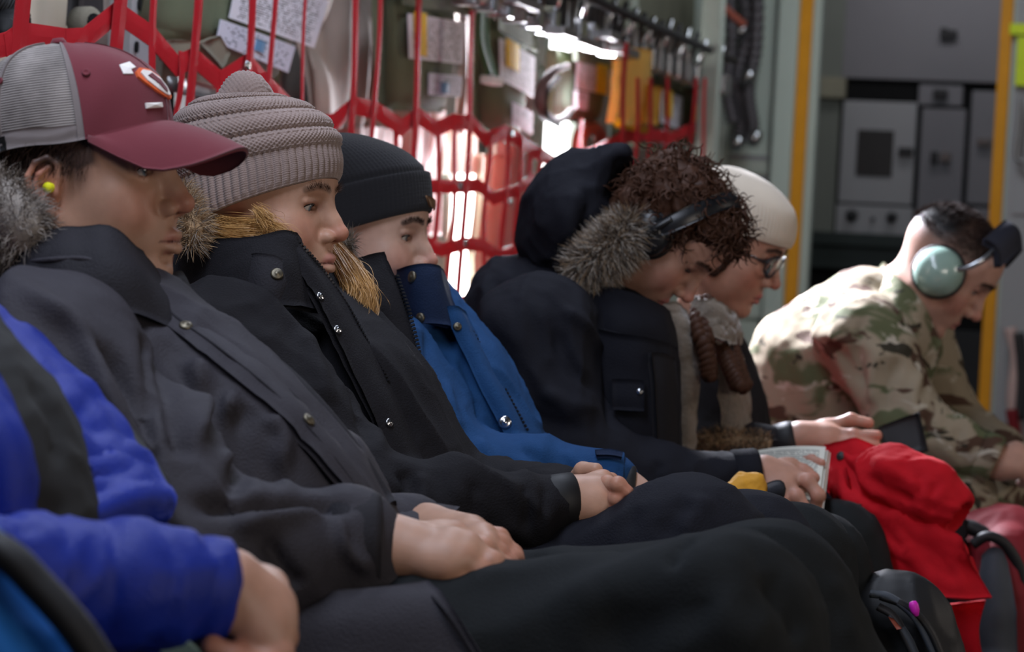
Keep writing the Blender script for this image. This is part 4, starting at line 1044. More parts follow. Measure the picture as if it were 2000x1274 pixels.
    mid = [w(-70, 540, 2.63), w(-15, 520, 2.46), w(80, 510, 2.385), w(170, 506, 2.385), w(245, 530, 2.40), w(300, 572, 2.44), w(345, 610, 2.51), w(372, 618, 2.58)]
    low = [w(-80, 640, 2.63), w(-15, 615, 2.44), w(80, 605, 2.375), w(185, 606, 2.37), w(275, 622, 2.40), w(345, 655, 2.44), w(392, 675, 2.52), w(410, 680, 2.60)]
    b = MB(); b.sheet([top, mid, low], 0.014, mu=6, mv=5, disp=lambda P: 0.008 * folds(P, 12, 31)); b.build('collar', M['charcoal_dark'], pe, True)
    tri = [p + A(0, -0.004, 0.003) for p in mid[2:7]]
    b = MB(); b.tube(crom([p + A(0, -0.007, 0.0) for p in mid[1:7]], 8), 0.003, 8); b.build('collar_seam', M['charcoal'], pe, True)
    # cuff, hem flap beyond the hands, hem snap
    b = MB(); c = w(736, 1064, 2.361); ax = nrm(w(850, 1066, 2.38) - w(735, 1064, 2.36)); b.lathe([(0.0500, -0.045), (0.0515, -0.020), (0.0520, -0.004), (0.0500, 0.003), (0.0455, 0.001), (0.0440, -0.03)], c, ax, 36)
    cu = b.build('cuff', M['charcoal_dark'], pe, True)
    b = MB(); b.sheet([[w(740, 985, 2.56), w(790, 992, 2.58), w(840, 990, 2.60), w(897, 996, 2.62)], [w(745, 1010, 2.54), w(800, 1014, 2.55), w(850, 1008, 2.57), w(884, 1008, 2.60)], [w(750, 1032, 2.52), w(810, 1036, 2.53), w(860, 1032, 2.55), w(905, 1030, 2.58)]], 0.006, mu=5, mv=5, disp=lambda P: 0.004 * folds(P, 18, 3)); b.build('pocket_flap', M['charcoal'], pe, True)
    o = MB(); o.sheet([[w(440, 1175, 2.30), w(600, 1165, 2.295), w(740, 1152, 2.30), w(838, 1140, 2.315)], [w(440, 1235, 2.275), w(620, 1225, 2.27), w(775, 1205, 2.275), w(885, 1190, 2.285)], [w(440, 1330, 2.27), w(640, 1320, 2.265), w(800, 1310, 2.265), w(948, 1290, 2.275)]], 0.010, mu=7, mv=7, disp=lambda P: 0.010 * folds(P, 9, 17)); o = o.build('coat_hem', M['charcoal'], pe, True)
    Vh = np.array([v.co[:] for v in o.data.vertices]) + np.array(pe['_org']); Nh = vnormals(Vh, np.array([list(p.vertices)[:3] for p in o.data.polygons])); snap(pe, Vh, Nh, 757, 1160, 0.006)
    b = MB(); b.tube(crom([w(826, 1150, 2.303), w(872, 1196, 2.272), w(932, 1288, 2.264)], 8), 0.0022, 6); b.build('hem_stitch', M['charcoal_dark'], pe, True)
    # hood with fur behind the neck
    fur(pe, [w(-70, 340, 2.56), w(-20, 380, 2.44), w(28, 425, 2.40), w(40, 470, 2.42), w(-20, 500, 2.52)], [0.030, 0.032, 0.034, 0.028, 0.025], 5200, 0.022, [M['fur_grey'], M['fur_dark'], M['fur_grey']], 0.0011, 7, curl=0.002, name='hood_fur')
    # ---- trousers
    S = Sdf()
    S.chain([hipn, w(900, 1285, 2.39), knn], [0.100, 0.084, 0.078], 0.05); S.chain([knn, ann], [0.078, 0.072], 0.05)
    T = Sdf(); T.chain([hipf, w(950, 1240, 2.63), knf], [0.095, 0.080, 0.078], 0.05); T.chain([knf, anf], [0.080, 0.078], 0.05)
    for q in T.items: S.items.append((q[0], q[1], 0.03))
    stk = [([(1060, 1200), (1250, 1130), (1400, 1105), (1500, 1112)], 0.030, 0.010), ([(1490, 1125), (1545, 1190), (1575, 1265)], 0.018, -0.012), ([(1150, 1274), (1300, 1190), (1430, 1150)], 0.030, -0.010),
           ([(1345, 1050), (1325, 1085), (1295, 1110)], 0.010, -0.008), ([(1620, 1120), (1650, 1190), (1660, 1274)], 0.016, 0.006), ([(900, 1135), (1050, 1110), (1200, 1085)], 0.018, 0.006), ([(1380, 1180), (1450, 1230), (1500, 1274)], 0.020, 0.008)]
    V, F = cloth(S, 0.0075, 0.012, 5.5, 44, (0.8, 0, 0.5), 2.5, stk); obj('trousers', V, F, M['trousers'], pe)
def _capmesh():
    m, nt, b = _nt('cap_mesh_fabric'); tc = nt.nodes.new('ShaderNodeTexCoord')
    w1 = nt.nodes.new('ShaderNodeTexWave'); w1.inputs['Scale'].default_value = 115; w1.bands_direction = 'Z'; w1.inputs['Distortion'].default_value = 0.6
    mp = nt.nodes.new('ShaderNodeMapping'); mp.inputs['Rotation'].default_value = (0, math.radians(9), 0)
    nt.links.new(tc.outputs['Object'], mp.inputs[0]); nt.links.new(mp.outputs[0], w1.inputs['Vector'])
    n = nt.nodes.new('ShaderNodeTexNoise'); n.inputs['Scale'].default_value = 30; nt.links.new(tc.outputs['Object'], n.inputs['Vector'])
    x = nt.nodes.new('ShaderNodeMix'); x.data_type = 'RGBA'; x.inputs[6].default_value = lin((66, 60, 58)) + (1,); x.inputs[7].default_value = lin((172, 164, 158)) + (1,)
    ad = nt.nodes.new('ShaderNodeMath'); ad.operation = 'MULTIPLY_ADD'; nt.links.new(w1.outputs['Fac'], ad.inputs[0]); ad.inputs[1].default_value = 0.9; nt.links.new(n.outputs['Fac'], ad.inputs[2]); 
    sb = nt.nodes.new('ShaderNodeMath'); sb.operation = 'SUBTRACT'; nt.links.new(ad.outputs[0], sb.inputs[0]); sb.inputs[1].default_value = 0.5
    nt.links.new(sb.outputs[0], x.inputs[0]); nt.links.new(x.outputs[2], b.inputs['Base Color']); b.inputs['Roughness'].default_value = 0.9
    bp = nt.nodes.new('ShaderNodeBump'); bp.inputs['Strength'].default_value = 0.5; bp.inputs['Distance'].default_value = 0.002; nt.links.new(w1.outputs['Fac'], bp.inputs['Height']); nt.links.new(bp.outputs[0], b.inputs['Normal'])
    return m
M['capmesh'] = _capmesh()
person_cap()
# ------------------------------------------------------------------ the woman in the taupe knit hat
def sheet_obj(name, rows, th, m, parent, mu=5, mv=5, amp=0.003, freq=14, seed=1):
    b = MB(); b.sheet(rows, th, mu=mu, mv=mv, disp=(lambda P: amp * folds(P, freq, seed)) if amp else None)
    return b.build(name, m if not isinstance(m, str) else M[m], parent, True)
def obj_vn(o):
    V = np.array([v.co[:] for v in o.data.vertices]) + np.array(o['_org']); F = np.array([list(p.vertices)[:3] for p in o.data.polygons]); return V, vnormals(V, F)
def person_knit():
    pe = thing('person', 'person in taupe cable-knit hat and black parka with blond hair, hands clasped', 'person', (-1.25, 3.02, 0), 'people seated along the wall')
    pl = place(NOSE, 673, 456, 3.02, -3, -1, 0, 0.94); skin = (185, 143, 120)
    nk = pl.inv(w(545, 690, 3.05))[0]
    sh_n, el_n, wr_n = w(440, 690, 2.84), w(700, 985, 2.80), w(1120, 978, 2.90)
    sh_f, el_f = w(600, 710, 3.20), w(700, 980, 3.22)
    hipn, knn, ann = w(760, 1120, 2.94), w(1355, 1072, 2.90), w(1490, 1560, 2.9)
    hipf, knf, anf = w(860, 1080, 3.14), w(1470, 1085, 3.12), w(1600, 1520, 3.12)
    body = inner_body([([w(545, 690, 3.05), w(600, 860, 3.04), w(690, 1040, 3.04)], [0.08, 0.09, 0.10]), ([sh_n, el_n, wr_n], [0.045, 0.035, 0.025]), ([sh_f, el_f, w(1150, 985, 2.99)], [0.045, 0.035, 0.025]),
                       ([hipn, knn, ann], [0.06, 0.045, 0.04]), ([hipf, knf, anf], [0.06, 0.045, 0.04])])
    R = hand(skin, w(1118, 978, 2.895), [w(1178, 938, 2.93), w(1182, 955, 2.905), w(1180, 976, 2.89), w(1170, 998, 2.885)],
             [[w(1192, 940, 2.955), w(1196, 952, 2.985), w(1186, 962, 3.0)], [w(1200, 962, 2.93), w(1203, 975, 2.96), w(1192, 985, 2.98)],
              [w(1196, 986, 2.91), w(1200, 1000, 2.94), w(1190, 1008, 2.96)], [w(1184, 1006, 2.90), w(1188, 1016, 2.93), w(1180, 1020, 2.95)]],
             None, wr=0.0255, forearm=w(1040, 985, 2.87), palmr=0.0125)
    L = hand(skin, w(1130, 985, 2.995), [w(1170, 948, 2.955), w(1176, 964, 2.945), w(1176, 982, 2.94), w(1170, 998, 2.94)],
             [[w(1186, 946, 2.900), w(1207, 947, 2.878), w(1226, 962, 2.880)], [w(1190, 972, 2.895), w(1206, 976, 2.880), w(1212, 984, 2.885)],
              [w(1192, 988, 2.895), w(1205, 994, 2.885), w(1208, 1000, 2.89)], [w(1186, 1002, 2.90), w(1196, 1008, 2.89), w(1200, 1012, 2.89)]],
             [w(1118, 948, 2.97), w(1138, 919, 2.945), w(1164, 918, 2.935)], wr=0.025, forearm=w(1060, 1000, 3.08), fr=(0.0095, 0.0088, 0.0080))
    sd = head_sdf(fem=1, nose=1.10, lip=1.35, jaw=0.95, cheek=0.95, muz=0.002, lid=0.0042, lidz=-0.0010, neck=nk, neckr=0.048, ears=())
    vis_head(pe, pl, sd, lambda Q: head_colors(Q, skin, (188, 122, 116), (96, 70, 54), browk=0.7), extra=[R, L, body + ((150, 120, 105),)])
    for sy in (1, -1): eyeball(pe, pl, sy, (98, 116, 128), (1, 0.1, -0.35)); brow_hair(pl, sy, 130, M['hair_brown'], pe, seed=9)
    # hat
    def patt(th, s):
        rib = 0.0042 * np.abs(np.sin(th * 30)) ** 0.7 * (s < 0.26) * min(1, s * 20 + 0.3)
        st = 0.0009 * np.sin(th * 150 + (int(s * 60) % 2) * math.pi)
        if s < 0.26: return rib + 0.0006 * np.sin(s * 420) 
        k = (s - 0.26) / 0.74
        roll = 0.0105 * abs(math.sin(k * math.pi * 4.2)) ** 0.65
        inset = 0.0022 * np.abs(np.sin(th * 30)) * (abs(math.sin(k * math.pi * 4.2)) < 0.6)
        ph = int(k * 46)
        return roll + inset + 0.0018 * np.sin(th * 100 + (ph % 2) * math.pi) * abs(math.sin(k * 46 * math.pi)) - 0.002
    rings = [(-0.002, 0.016, 0.1125, 0.090, 21), (-0.004, 0.042, 0.1140, 0.094, 19), (-0.008, 0.066, 0.1120, 0.094, 16), (-0.014, 0.088, 0.1100, 0.094, 14), (-0.022, 0.110, 0.1050, 0.091, 12), (-0.032, 0.132, 0.0930, 0.082, 10),
             (-0.040, 0.149, 0.0740, 0.066, 8), (-0.042, 0.161, 0.046, 0.042, 6), (-0.042, 0.166, 0.012, 0.010, 4)]
    hat, HV, HF = beanie(None, pl, rings, patt, M['taupe'], 420, 190, 'knit_hat')
    tag(hat, 'taupe chunky cable-knit beanie with ribbed brim worn by the blond person', 'hat')
    S = Sdf(); S.add(ell((-0.022, -0.012, 0.168), (0.032, 0.026, 0.026), rotm(0, 20)), 0.01); S.add(cap((-0.04, -0.02, 0.155), (-0.095, -0.035, 0.120), 0.018, 0.010), 0.02); S.add(cap((-0.01, 0.01, 0.155), (0.035, 0.02, 0.130), 0.016, 0.008), 0.02)
    V, F = S.mesh(0.0022); N = vnormals(V, F); V = V + N * (0.0018 * np.sin(V[:, 0] * 900) * np.sin(V[:, 2] * 700 + V[:, 1] * 500))[:, None]
    obj('gathered_top', pl(V), F, M['taupe'], hat)
    # blond hair: wisps at the temple, the fall behind the far cheek
    rng = np.random.default_rng(8); parts = []
    def lock(pts, n, spread, wdt=0.0012, wave=0.004, seed=0):
        n = int(n * 4); wdt = wdt * 0.42; wave = wave * 0.55
        P = crom(pts, 10); m = len(P); rg = np.random.default_rng(seed)
        off = rg.normal(size=(n, 1, 3)) * spread; t = np.linspace(0, 1, m)[None, :, None]
        ph = rg.random((n, 1, 1)) * 6.28
        S_ = P[None] + off * (0.6 + 0.6 * t) + wave * np.sin(t * (5 + 6 * rg.random((n, 1, 1))) + ph) * nrm(rg.normal(size=(n, 1, 3)))
        T = nrm(np.gradient(S_, axis=1)); W = nrm(np.cross(T, rg.normal(size=(n, 1, 3)))); wd = wdt * np.clip(1.2 - t ** 3, 0.2, 1)
        V = np.stack([S_ - W * wd / 2, S_ + W * wd / 2], 2).reshape(-1, 3)
        base = (np.arange(n) * 2 * m)[:, None] + (np.arange(m - 1) * 2)[None]
        return V, np.stack([base, base + 1, base + 3, base + 2], -1).reshape(-1, 4)
    parts.append(lock([w(395, 440, 2.99), w(440, 462, 2.935), w(490, 470, 2.925), w(545, 478, 2.945)], 260, 0.008, seed=1))
    parts.append(lock([w(430, 432, 2.95), w(470, 440, 2.935), w(530, 446, 2.925), w(560, 470, 2.93)], 90, 0.006, seed=2, wave=0.006))
    parts.append(lock([w(500, 410, 2.925), w(520, 430, 2.92), w(525, 460, 2.925)], 60, 0.006, 0.0009, 0.005, seed=3))
    parts.append(lock([w(640, 480, 3.13), w(668, 520, 3.10), w(690, 560, 3.07), w(702, 590, 3.06), w(694, 618, 3.05)], 700, 0.0085, 0.0013, 0.006, seed=4))
    parts.append(lock([w(655, 500, 3.12), w(690, 535, 3.10), w(706, 575, 3.08), w(698, 625, 3.06)], 420, 0.007, 0.0013, 0.008, seed=5))
    V, F = join(parts); h = obj('hair', V, F, M['hair_blond'], pe); h['kind'] = 'stuff'
    # parka
    S = Sdf()
    S.chain([w(500, 650, 3.06), w(560, 780, 3.04), w(640, 900, 3.04), w(740, 1030, 3.04)], [0.115, 0.140, 0.145, 0.135], 0.06)
    S.chain([w(560, 650, 3.02), w(690, 780, 3.00), w(770, 930, 3.00)], [0.055, 0.065, 0.070], 0.06, 0.06)
    S.chain([sh_n, el_n], [0.085, 0.066], 0.03, 0.05); S.chain([el_n, w(880, 990, 2.83), w(1030, 992, 2.87)], [0.064, 0.050, 0.040], 0.015, 0.03)
    S.chain([sh_f, el_f, w(1080, 985, 3.05)], [0.08, 0.06, 0.045], 0.03, 0.05)
    S.add(cap(w(1015, 990, 2.865), w(1085, 980, 2.885), 0.039, 0.034), 0.010)
    S.add(cap(w(760, 1100, 2.92), w(880, 1080, 2.92), 0.085, 0.075), 0.05)
    stk = [([(1025, 938), (1030, 990), (1026, 1045)], 0.006, -0.007), ([(790, 915), (800, 960), (785, 1010)], 0.010, -0.010), ([(815, 925), (830, 960), (822, 1000)], 0.010, 0.006),
           ([(930, 940), (925, 980), (935, 1020)], 0.007, -0.004), ([(1063, 948), (1066, 990), (1055, 1030)], 0.005, -0.005),
           ([(620, 640), (690, 760), (720, 880)], 0.010, -0.008), ([(590, 640), (620, 720), (640, 800)], 0.014, 0.010), ([(720, 760), (740, 840), (735, 900)], 0.012, 0.008)]
    V, F = cloth(S, 0.0055, 0.013, 9, 61, (0.5, 0, -0.6), 2.0, stk); N = vnormals(V, F); obj('parka', V, F, M['black'], pe)
    b = MB(); c = w(1112, 978, 2.892); ax = nrm(w(1118, 978, 2.895) - w(1040, 985, 2.87)); b.lathe([(0.030, -0.05), (0.0325, -0.012), (0.0330, 0.004), (0.0305, 0.006), (0.0285, -0.01)], c, ax, 32); b.build('inner_cuff', M['black_rubber'], pe, True)
    # near collar flap that folds open, with snaps
    o = sheet_obj('collar', [[w(350, 480, 2.99), w(430, 470, 2.90), w(500, 468, 2.875), w(552, 458, 2.89), w(570, 462, 2.92)],
                             [w(350, 540, 2.96), w(430, 535, 2.87), w(500, 520, 2.850), w(560, 520, 2.865), w(610, 540, 2.92)],
                             [w(350, 600, 2.93), w(430, 600, 2.85), w(500, 598, 2.835), w(565, 600, 2.85), w(640, 610, 2.92)]], 0.012, 'black', pe, 7, 6, 0.004, 15, 5)
    fl = sheet_obj('collar_flap', [[w(478, 500, 2.862), w(510, 498, 2.852), w(542, 505, 2.855), w(566, 530, 2.868)], [w(480, 545, 2.846), w(515, 545, 2.838), w(545, 550, 2.842), w(562, 560, 2.855)],
                                   [w(486, 585, 2.842), w(512, 600, 2.832), w(535, 615, 2.836), w(552, 600, 2.850)], [w(490, 600, 2.842), w(520, 625, 2.832), w(540, 640, 2.836), w(560, 620, 2.850)]], 0.008, 'charcoal_dark', pe, 5, 5, 0.002, 20, 4)
    Vf, Nf = obj_vn(fl)
    for px, py in ((540, 535), (517, 596)): snap(pe, Vf, Nf, px, py, 0.0075)
    # standing zip edge on the near side and placket running down
    za = [w(566, 459, 2.905), w(600, 498, 2.915), w(634, 540, 2.935), w(664, 584, 2.945), w(692, 630, 2.945), w(760, 760, 2.935), w(828, 915, 2.935)]
    zb = [w(545, 470, 2.89), w(575, 520, 2.885), w(605, 570, 2.88), w(632, 618, 2.88), w(658, 668, 2.88), w(715, 790, 2.88), w(775, 920, 2.885)]
    o = sheet_obj('front_placket', [zb, [(p + q) / 2 + A(0.002, -0.010, 0.004) for p, q in zip(za, zb)], za], 0.010, 'black', pe, 4, 5, 0.003, 18, 9); Vf, Nf = obj_vn(o)
    zipper(pe, [p + A(0.003, -0.004, 0.003) for p in za[:6]], 0.0042, 0.0048)
    for px, py in ((612, 590), (655, 645), (765, 840)): snap(pe, Vf, Nf, px, py, 0.0055, 'steel')
    sheet_obj('collar_lining', [[w(572, 470, 2.93), w(620, 530, 2.96), w(670, 610, 2.98), w(720, 720, 2.98)], [w(600, 520, 3.02), w(640, 580, 3.05), w(690, 660, 3.05), w(740, 760, 3.02)]], 0.006, 'blackknit', pe)
    # far front panel standing up between this person and the next
    fa = [w(750, 492, 3.22), w(772, 540, 3.20), w(800, 625, 3.18), w(822, 720, 3.17), w(840, 820, 3.16), w(851, 918, 3.15)]
    fb = [w(695, 505, 3.20), w(716, 560, 3.18), w(742, 640, 3.16), w(765, 740, 3.15), w(788, 830, 3.14), w(800, 925, 3.12)]
    fc = [w(650, 560, 3.16), w(670, 620, 3.14), w(690, 690, 3.12), w(710, 780, 3.10), w(735, 860, 3.08), w(750, 940, 3.06)]
    o = sheet_obj('far_front_panel', [fc, fb, fa], 0.012, 'black', pe, 6, 6, 0.010, 11, 6); Vf, Nf = obj_vn(o)
    for px, py in ((733, 620), (808, 806)): snap(pe, Vf, Nf, px, py, 0.0075, 'steel')
    zipper(pe, [p + A(0.003, -0.002, 0) for p in fa[1:]], 0.0050, 0.0052)
    # hood fur
    fur(pe, [w(350, 372, 2.92), w(362, 405, 2.90), w(378, 445, 2.885), w(372, 480, 2.885)], [0.010, 0.016, 0.016, 0.012], 2600, 0.020, [M['fur_tan'], M['fur_grey'], M['fur_tan']], 0.0010, 17, name='hood_fur')
    fur(pe, [w(655, 490, 3.16), w(668, 478, 3.17), w(684, 478, 3.18)], [0.012, 0.016, 0.010], 900, 0.020, [M['fur_grey']], 0.0010, 18, name='hood_fur')
    # trousers
    S = Sdf(); S.chain([hipn, w(1060, 1140, 2.92), knn], [0.095, 0.078, 0.074], 0.05); S.chain([knn, ann], [0.074, 0.070], 0.05)
    T = Sdf(); T.chain([hipf, w(1160, 1120, 3.13), knf], [0.09, 0.074, 0.072], 0.05); T.chain([knf, anf], [0.072, 0.070], 0.05)
    for q in T.items: S.items.append((q[0], q[1], 0.03))
    stk = [([(1350, 975), (1310, 1020), (1290, 1060)], 0.012, -0.008), ([(1380, 965), (1350, 1010), (1330, 1045)], 0.012, 0.006), ([(1240, 985), (1230, 1010), (1240, 1040)], 0.010, -0.004)]
    V, F = cloth(S, 0.0075, 0.009, 7, 71, (0.9, 0, 0.3), 2.0, stk); obj('trousers', V, F, M['trousers_navy'], pe)
person_knit()
# ------------------------------------------------------------------ the woman in the black hat
def person_blackhat():
    pe = thing('person', 'person in black cuffed beanie with collar of blue parka pulled over mouth', 'person', (-1.25, 3.52, 0), 'people seated along the wall')
    pl = place(NOSE, 850, 509, 3.52, -2, 0, 0, 0.94); skin = (192, 155, 137)
    nk = pl.inv(w(735, 690, 3.55))[0]
    sh_n, el_n, wr_n = w(740, 720, 3.36), w(880, 925, 3.36), w(1200, 945, 3.42)
    sh_f, el_f = w(850, 740, 3.70), w(900, 930, 3.72)
    hipn, knn, ann = w(1000, 1075, 3.46), w(1545, 1100, 3.44), w(1640, 1480, 3.44)
    hipf, knf, anf = w(1060, 1075, 3.64), w(1590, 1108, 3.62), w(1690, 1480, 3.62)
    body = inner_body([([w(735, 690, 3.55), w(800, 850, 3.55), w(880, 1000, 3.55)], [0.08, 0.09, 0.10]), ([sh_n, el_n, wr_n], [0.045, 0.035, 0.025]), ([sh_f, el_f, w(1180, 960, 3.5)], [0.045, 0.035, 0.025]),
                       ([hipn, knn, ann], [0.06, 0.045, 0.04]), ([hipf, knf, anf], [0.06, 0.045, 0.04])])
    R = hand(skin, w(1215, 952, 3.42), [w(1252, 958, 3.44), w(1256, 968, 3.425), w(1255, 978, 3.415), w(1250, 988, 3.41)],
             [[w(1262, 968, 3.45), w(1262, 985, 3.46)], [w(1264, 980, 3.43), w(1262, 995, 3.45)], [w(1262, 990, 3.42), w(1258, 1002, 3.44)], [w(1256, 1000, 3.42), w(1250, 1008, 3.44)]],
             [w(1232, 950, 3.45), w(1250, 960, 3.47), w(1258, 975, 3.48)], wr=0.024, forearm=w(1150, 945, 3.41))
    sd = head_sdf(fem=1, nose=1.02, lip=1.0, jaw=0.94, cheek=0.9, lid=0.0038, lidz=-0.0010, neck=nk, neckr=0.048, ears=())
    vis_head(pe, pl, sd, lambda Q: head_colors(Q, skin, (188, 122, 116), (60, 44, 38), browk=0.85), h=0.0022, extra=[R, body + ((150, 120, 105),)])
    for sy in (1, -1): eyeball(pe, pl, sy, (110, 118, 122), (1, 0.05, -0.25)); brow_hair(pl, sy, 130, M['hair_dark'], pe, seed=10)
    rings = [(-0.002, 0.020, 0.1140, 0.090, 20), (-0.003, 0.030, 0.1165, 0.092, 20), (-0.008, 0.066, 0.1165, 0.092, 18), (-0.011, 0.084, 0.1150, 0.091, 17), (-0.013, 0.088, 0.108, 0.086, 16), (-0.018, 0.100, 0.1070, 0.086, 16),
             (-0.042, 0.126, 0.1000, 0.080, 14), (-0.066, 0.150, 0.0820, 0.068, 10), (-0.078, 0.164, 0.054, 0.046, 8), (-0.082, 0.170, 0.012, 0.012, 6)]
    hat, HV, HF = beanie(None, pl, rings, lambda th, s: 0.0007 * np.sin(th * 90) + 0.0004 * math.sin(s * 300), M['blackknit'], 260, 120, 'knit_hat')
    tag(hat, 'plain black knit beanie with a folded cuff and small brown leather tag', 'hat')
    N = vnormals(HV, HF)
    def on(px, py, off=0.002):
        i = surf(HV, N, px, py); return HV[i] + N[i] * off
    g = [[on(x, y) for x, y in r] for r in (((830, 382), (840, 386), (849, 392)), ((834, 396), (844, 400), (851, 404)), ((838, 404), (846, 408), (850, 412)))]
    sheet_obj('leather_tag', g, 0.003, 'leather', hat, 2, 2, 0)
    # blue parka
    S = Sdf()
    S.chain([w(760, 650, 3.56), w(800, 760, 3.55), w(860, 880, 3.54), w(930, 980, 3.54)], [0.10, 0.125, 0.130, 0.125], 0.06)
    S.chain([w(830, 640, 3.52), w(895, 760, 3.51), w(955, 880, 3.51)], [0.050, 0.065, 0.068], 0.05, 0.06)
    S.chain([sh_n, el_n], [0.078, 0.062], 0.03, 0.05); S.chain([el_n, w(1030, 935, 3.39), w(1170, 944, 3.415)], [0.060, 0.050, 0.042], 0.015, 0.03)
    S.chain([sh_f, el_f, w(1180, 955, 3.52)], [0.075, 0.055, 0.04], 0.03, 0.05)
    S.add(cap(w(960, 1040, 3.46), w(1060, 1030, 3.46), 0.085, 0.070), 0.05)
    stk = [([(830, 640), (850, 760), (870, 840)], 0.010, -0.008), ([(880, 880), (900, 900), (935, 950)], 0.010, -0.010), ([(935, 855), (960, 900), (955, 940)], 0.009, 0.008), ([(1010, 870), (1060, 900), (1085, 935)], 0.009, -0.008),
           ([(870, 740), (880, 800), (900, 850)], 0.010, 0.007), ([(1100, 880), (1130, 910), (1150, 935)], 0.008, 0.005), ([(900, 690), (925, 760), (950, 840)], 0.008, -0.006)]
    V, F = cloth(S, 0.0058, 0.013, 9, 81, (0.6, 0, -0.5), 2.0, stk); N2 = vnormals(V, F); obj('parka', V, F, M['blue'], pe)
    o = sheet_obj('collar', [[w(776, 530, 3.50), w(800, 520, 3.435), w(828, 518, 3.425), w(848, 522, 3.45), w(856, 530, 3.52), w(860, 540, 3.60)],
                             [w(782, 575, 3.48), w(806, 570, 3.425), w(836, 568, 3.415), w(862, 574, 3.44), w(874, 580, 3.52), w(880, 590, 3.60)],
                             [w(792, 630, 3.46), w(818, 632, 3.415), w(852, 634, 3.41), w(884, 640, 3.44), w(902, 640, 3.52), w(906, 640, 3.60)]], 0.012, 'darkblue', pe, 6, 6, 0.003, 16, 12); Vf, Nf = obj_vn(o)
    snap(pe, Vf, Nf, 804, 540, 0.0085); snap(pe, Vf, Nf, 823, 617, 0.0075)
    sheet_obj('lining_edge', [[w(866, 580, 3.54), w(884, 600, 3.56), w(905, 640, 3.58)], [w(896, 585, 3.60), w(908, 610, 3.62), w(926, 650, 3.64)]], 0.008, 'charcoal_dark', pe)
    o = sheet_obj('front_placket', [[w(862, 600, 3.43), w(900, 680, 3.43), w(945, 770, 3.425), w(985, 850, 3.42)], [w(885, 600, 3.44), w(925, 680, 3.44), w(972, 770, 3.43), w(1015, 855, 3.43)], [w(905, 610, 3.50), w(945, 690, 3.50), w(990, 775, 3.49), w(1038, 860, 3.48)]], 0.010, 'blue', pe, 4, 6, 0.002, 18, 13); Vf, Nf = obj_vn(o)
    snap(pe, Vf, Nf, 987, 822, 0.0090, 'steel'); snap(pe, Vf, Nf, 897, 634, 0.006)
    zipper(pe, [w(908, 620, 3.48), w(948, 690, 3.48), w(995, 775, 3.47), w(1036, 850, 3.46)], 0.003, 0.006)
    b = MB(); c = w(1205, 945, 3.42); ax = nrm(w(1215, 950, 3.42) - w(1040, 935, 3.39)); b.lathe([(0.0440, -0.030), (0.0450, -0.002), (0.0440, 0.006), (0.0400, 0.008), (0.039, -0.02)], c, ax, 32); b.build('cuff', M['blue'], pe, True)
    b = MB(); c = w(1226, 952, 3.42); b.lathe([(0.028, -0.030), (0.031, 0.0), (0.030, 0.008), (0.026, 0.010), (0.025, -0.02)], c, ax, 28); b.build('inner_cuff', M['black_rubber'], pe, True)
    sheet_obj('cuff_strap', [[w(1162, 882, 3.385), w(1190, 880, 3.39), w(1216, 886, 3.395)], [w(1165, 892, 3.375), w(1192, 892, 3.38), w(1214, 896, 3.385)]], 0.006, 'darkblue', pe, 3, 3, 0)
    S = Sdf(); S.chain([hipn, w(1300, 1110, 3.45), knn], [0.09, 0.074, 0.072], 0.05); S.chain([knn, ann], [0.072, 0.070], 0.05)
    T = Sdf(); T.chain([hipf, w(1360, 1110, 3.63), knf], [0.085, 0.070, 0.070], 0.05); T.chain([knf, anf], [0.070, 0.068], 0.05)
    for q in T.items: S.items.append((q[0], q[1], 0.03))
    V, F = cloth(S, 0.0085, 0.005, 8, 91, (0.9, 0, 0.3), 2.0); obj('trousers', V, F, M['trousers'], pe)
person_blackhat()
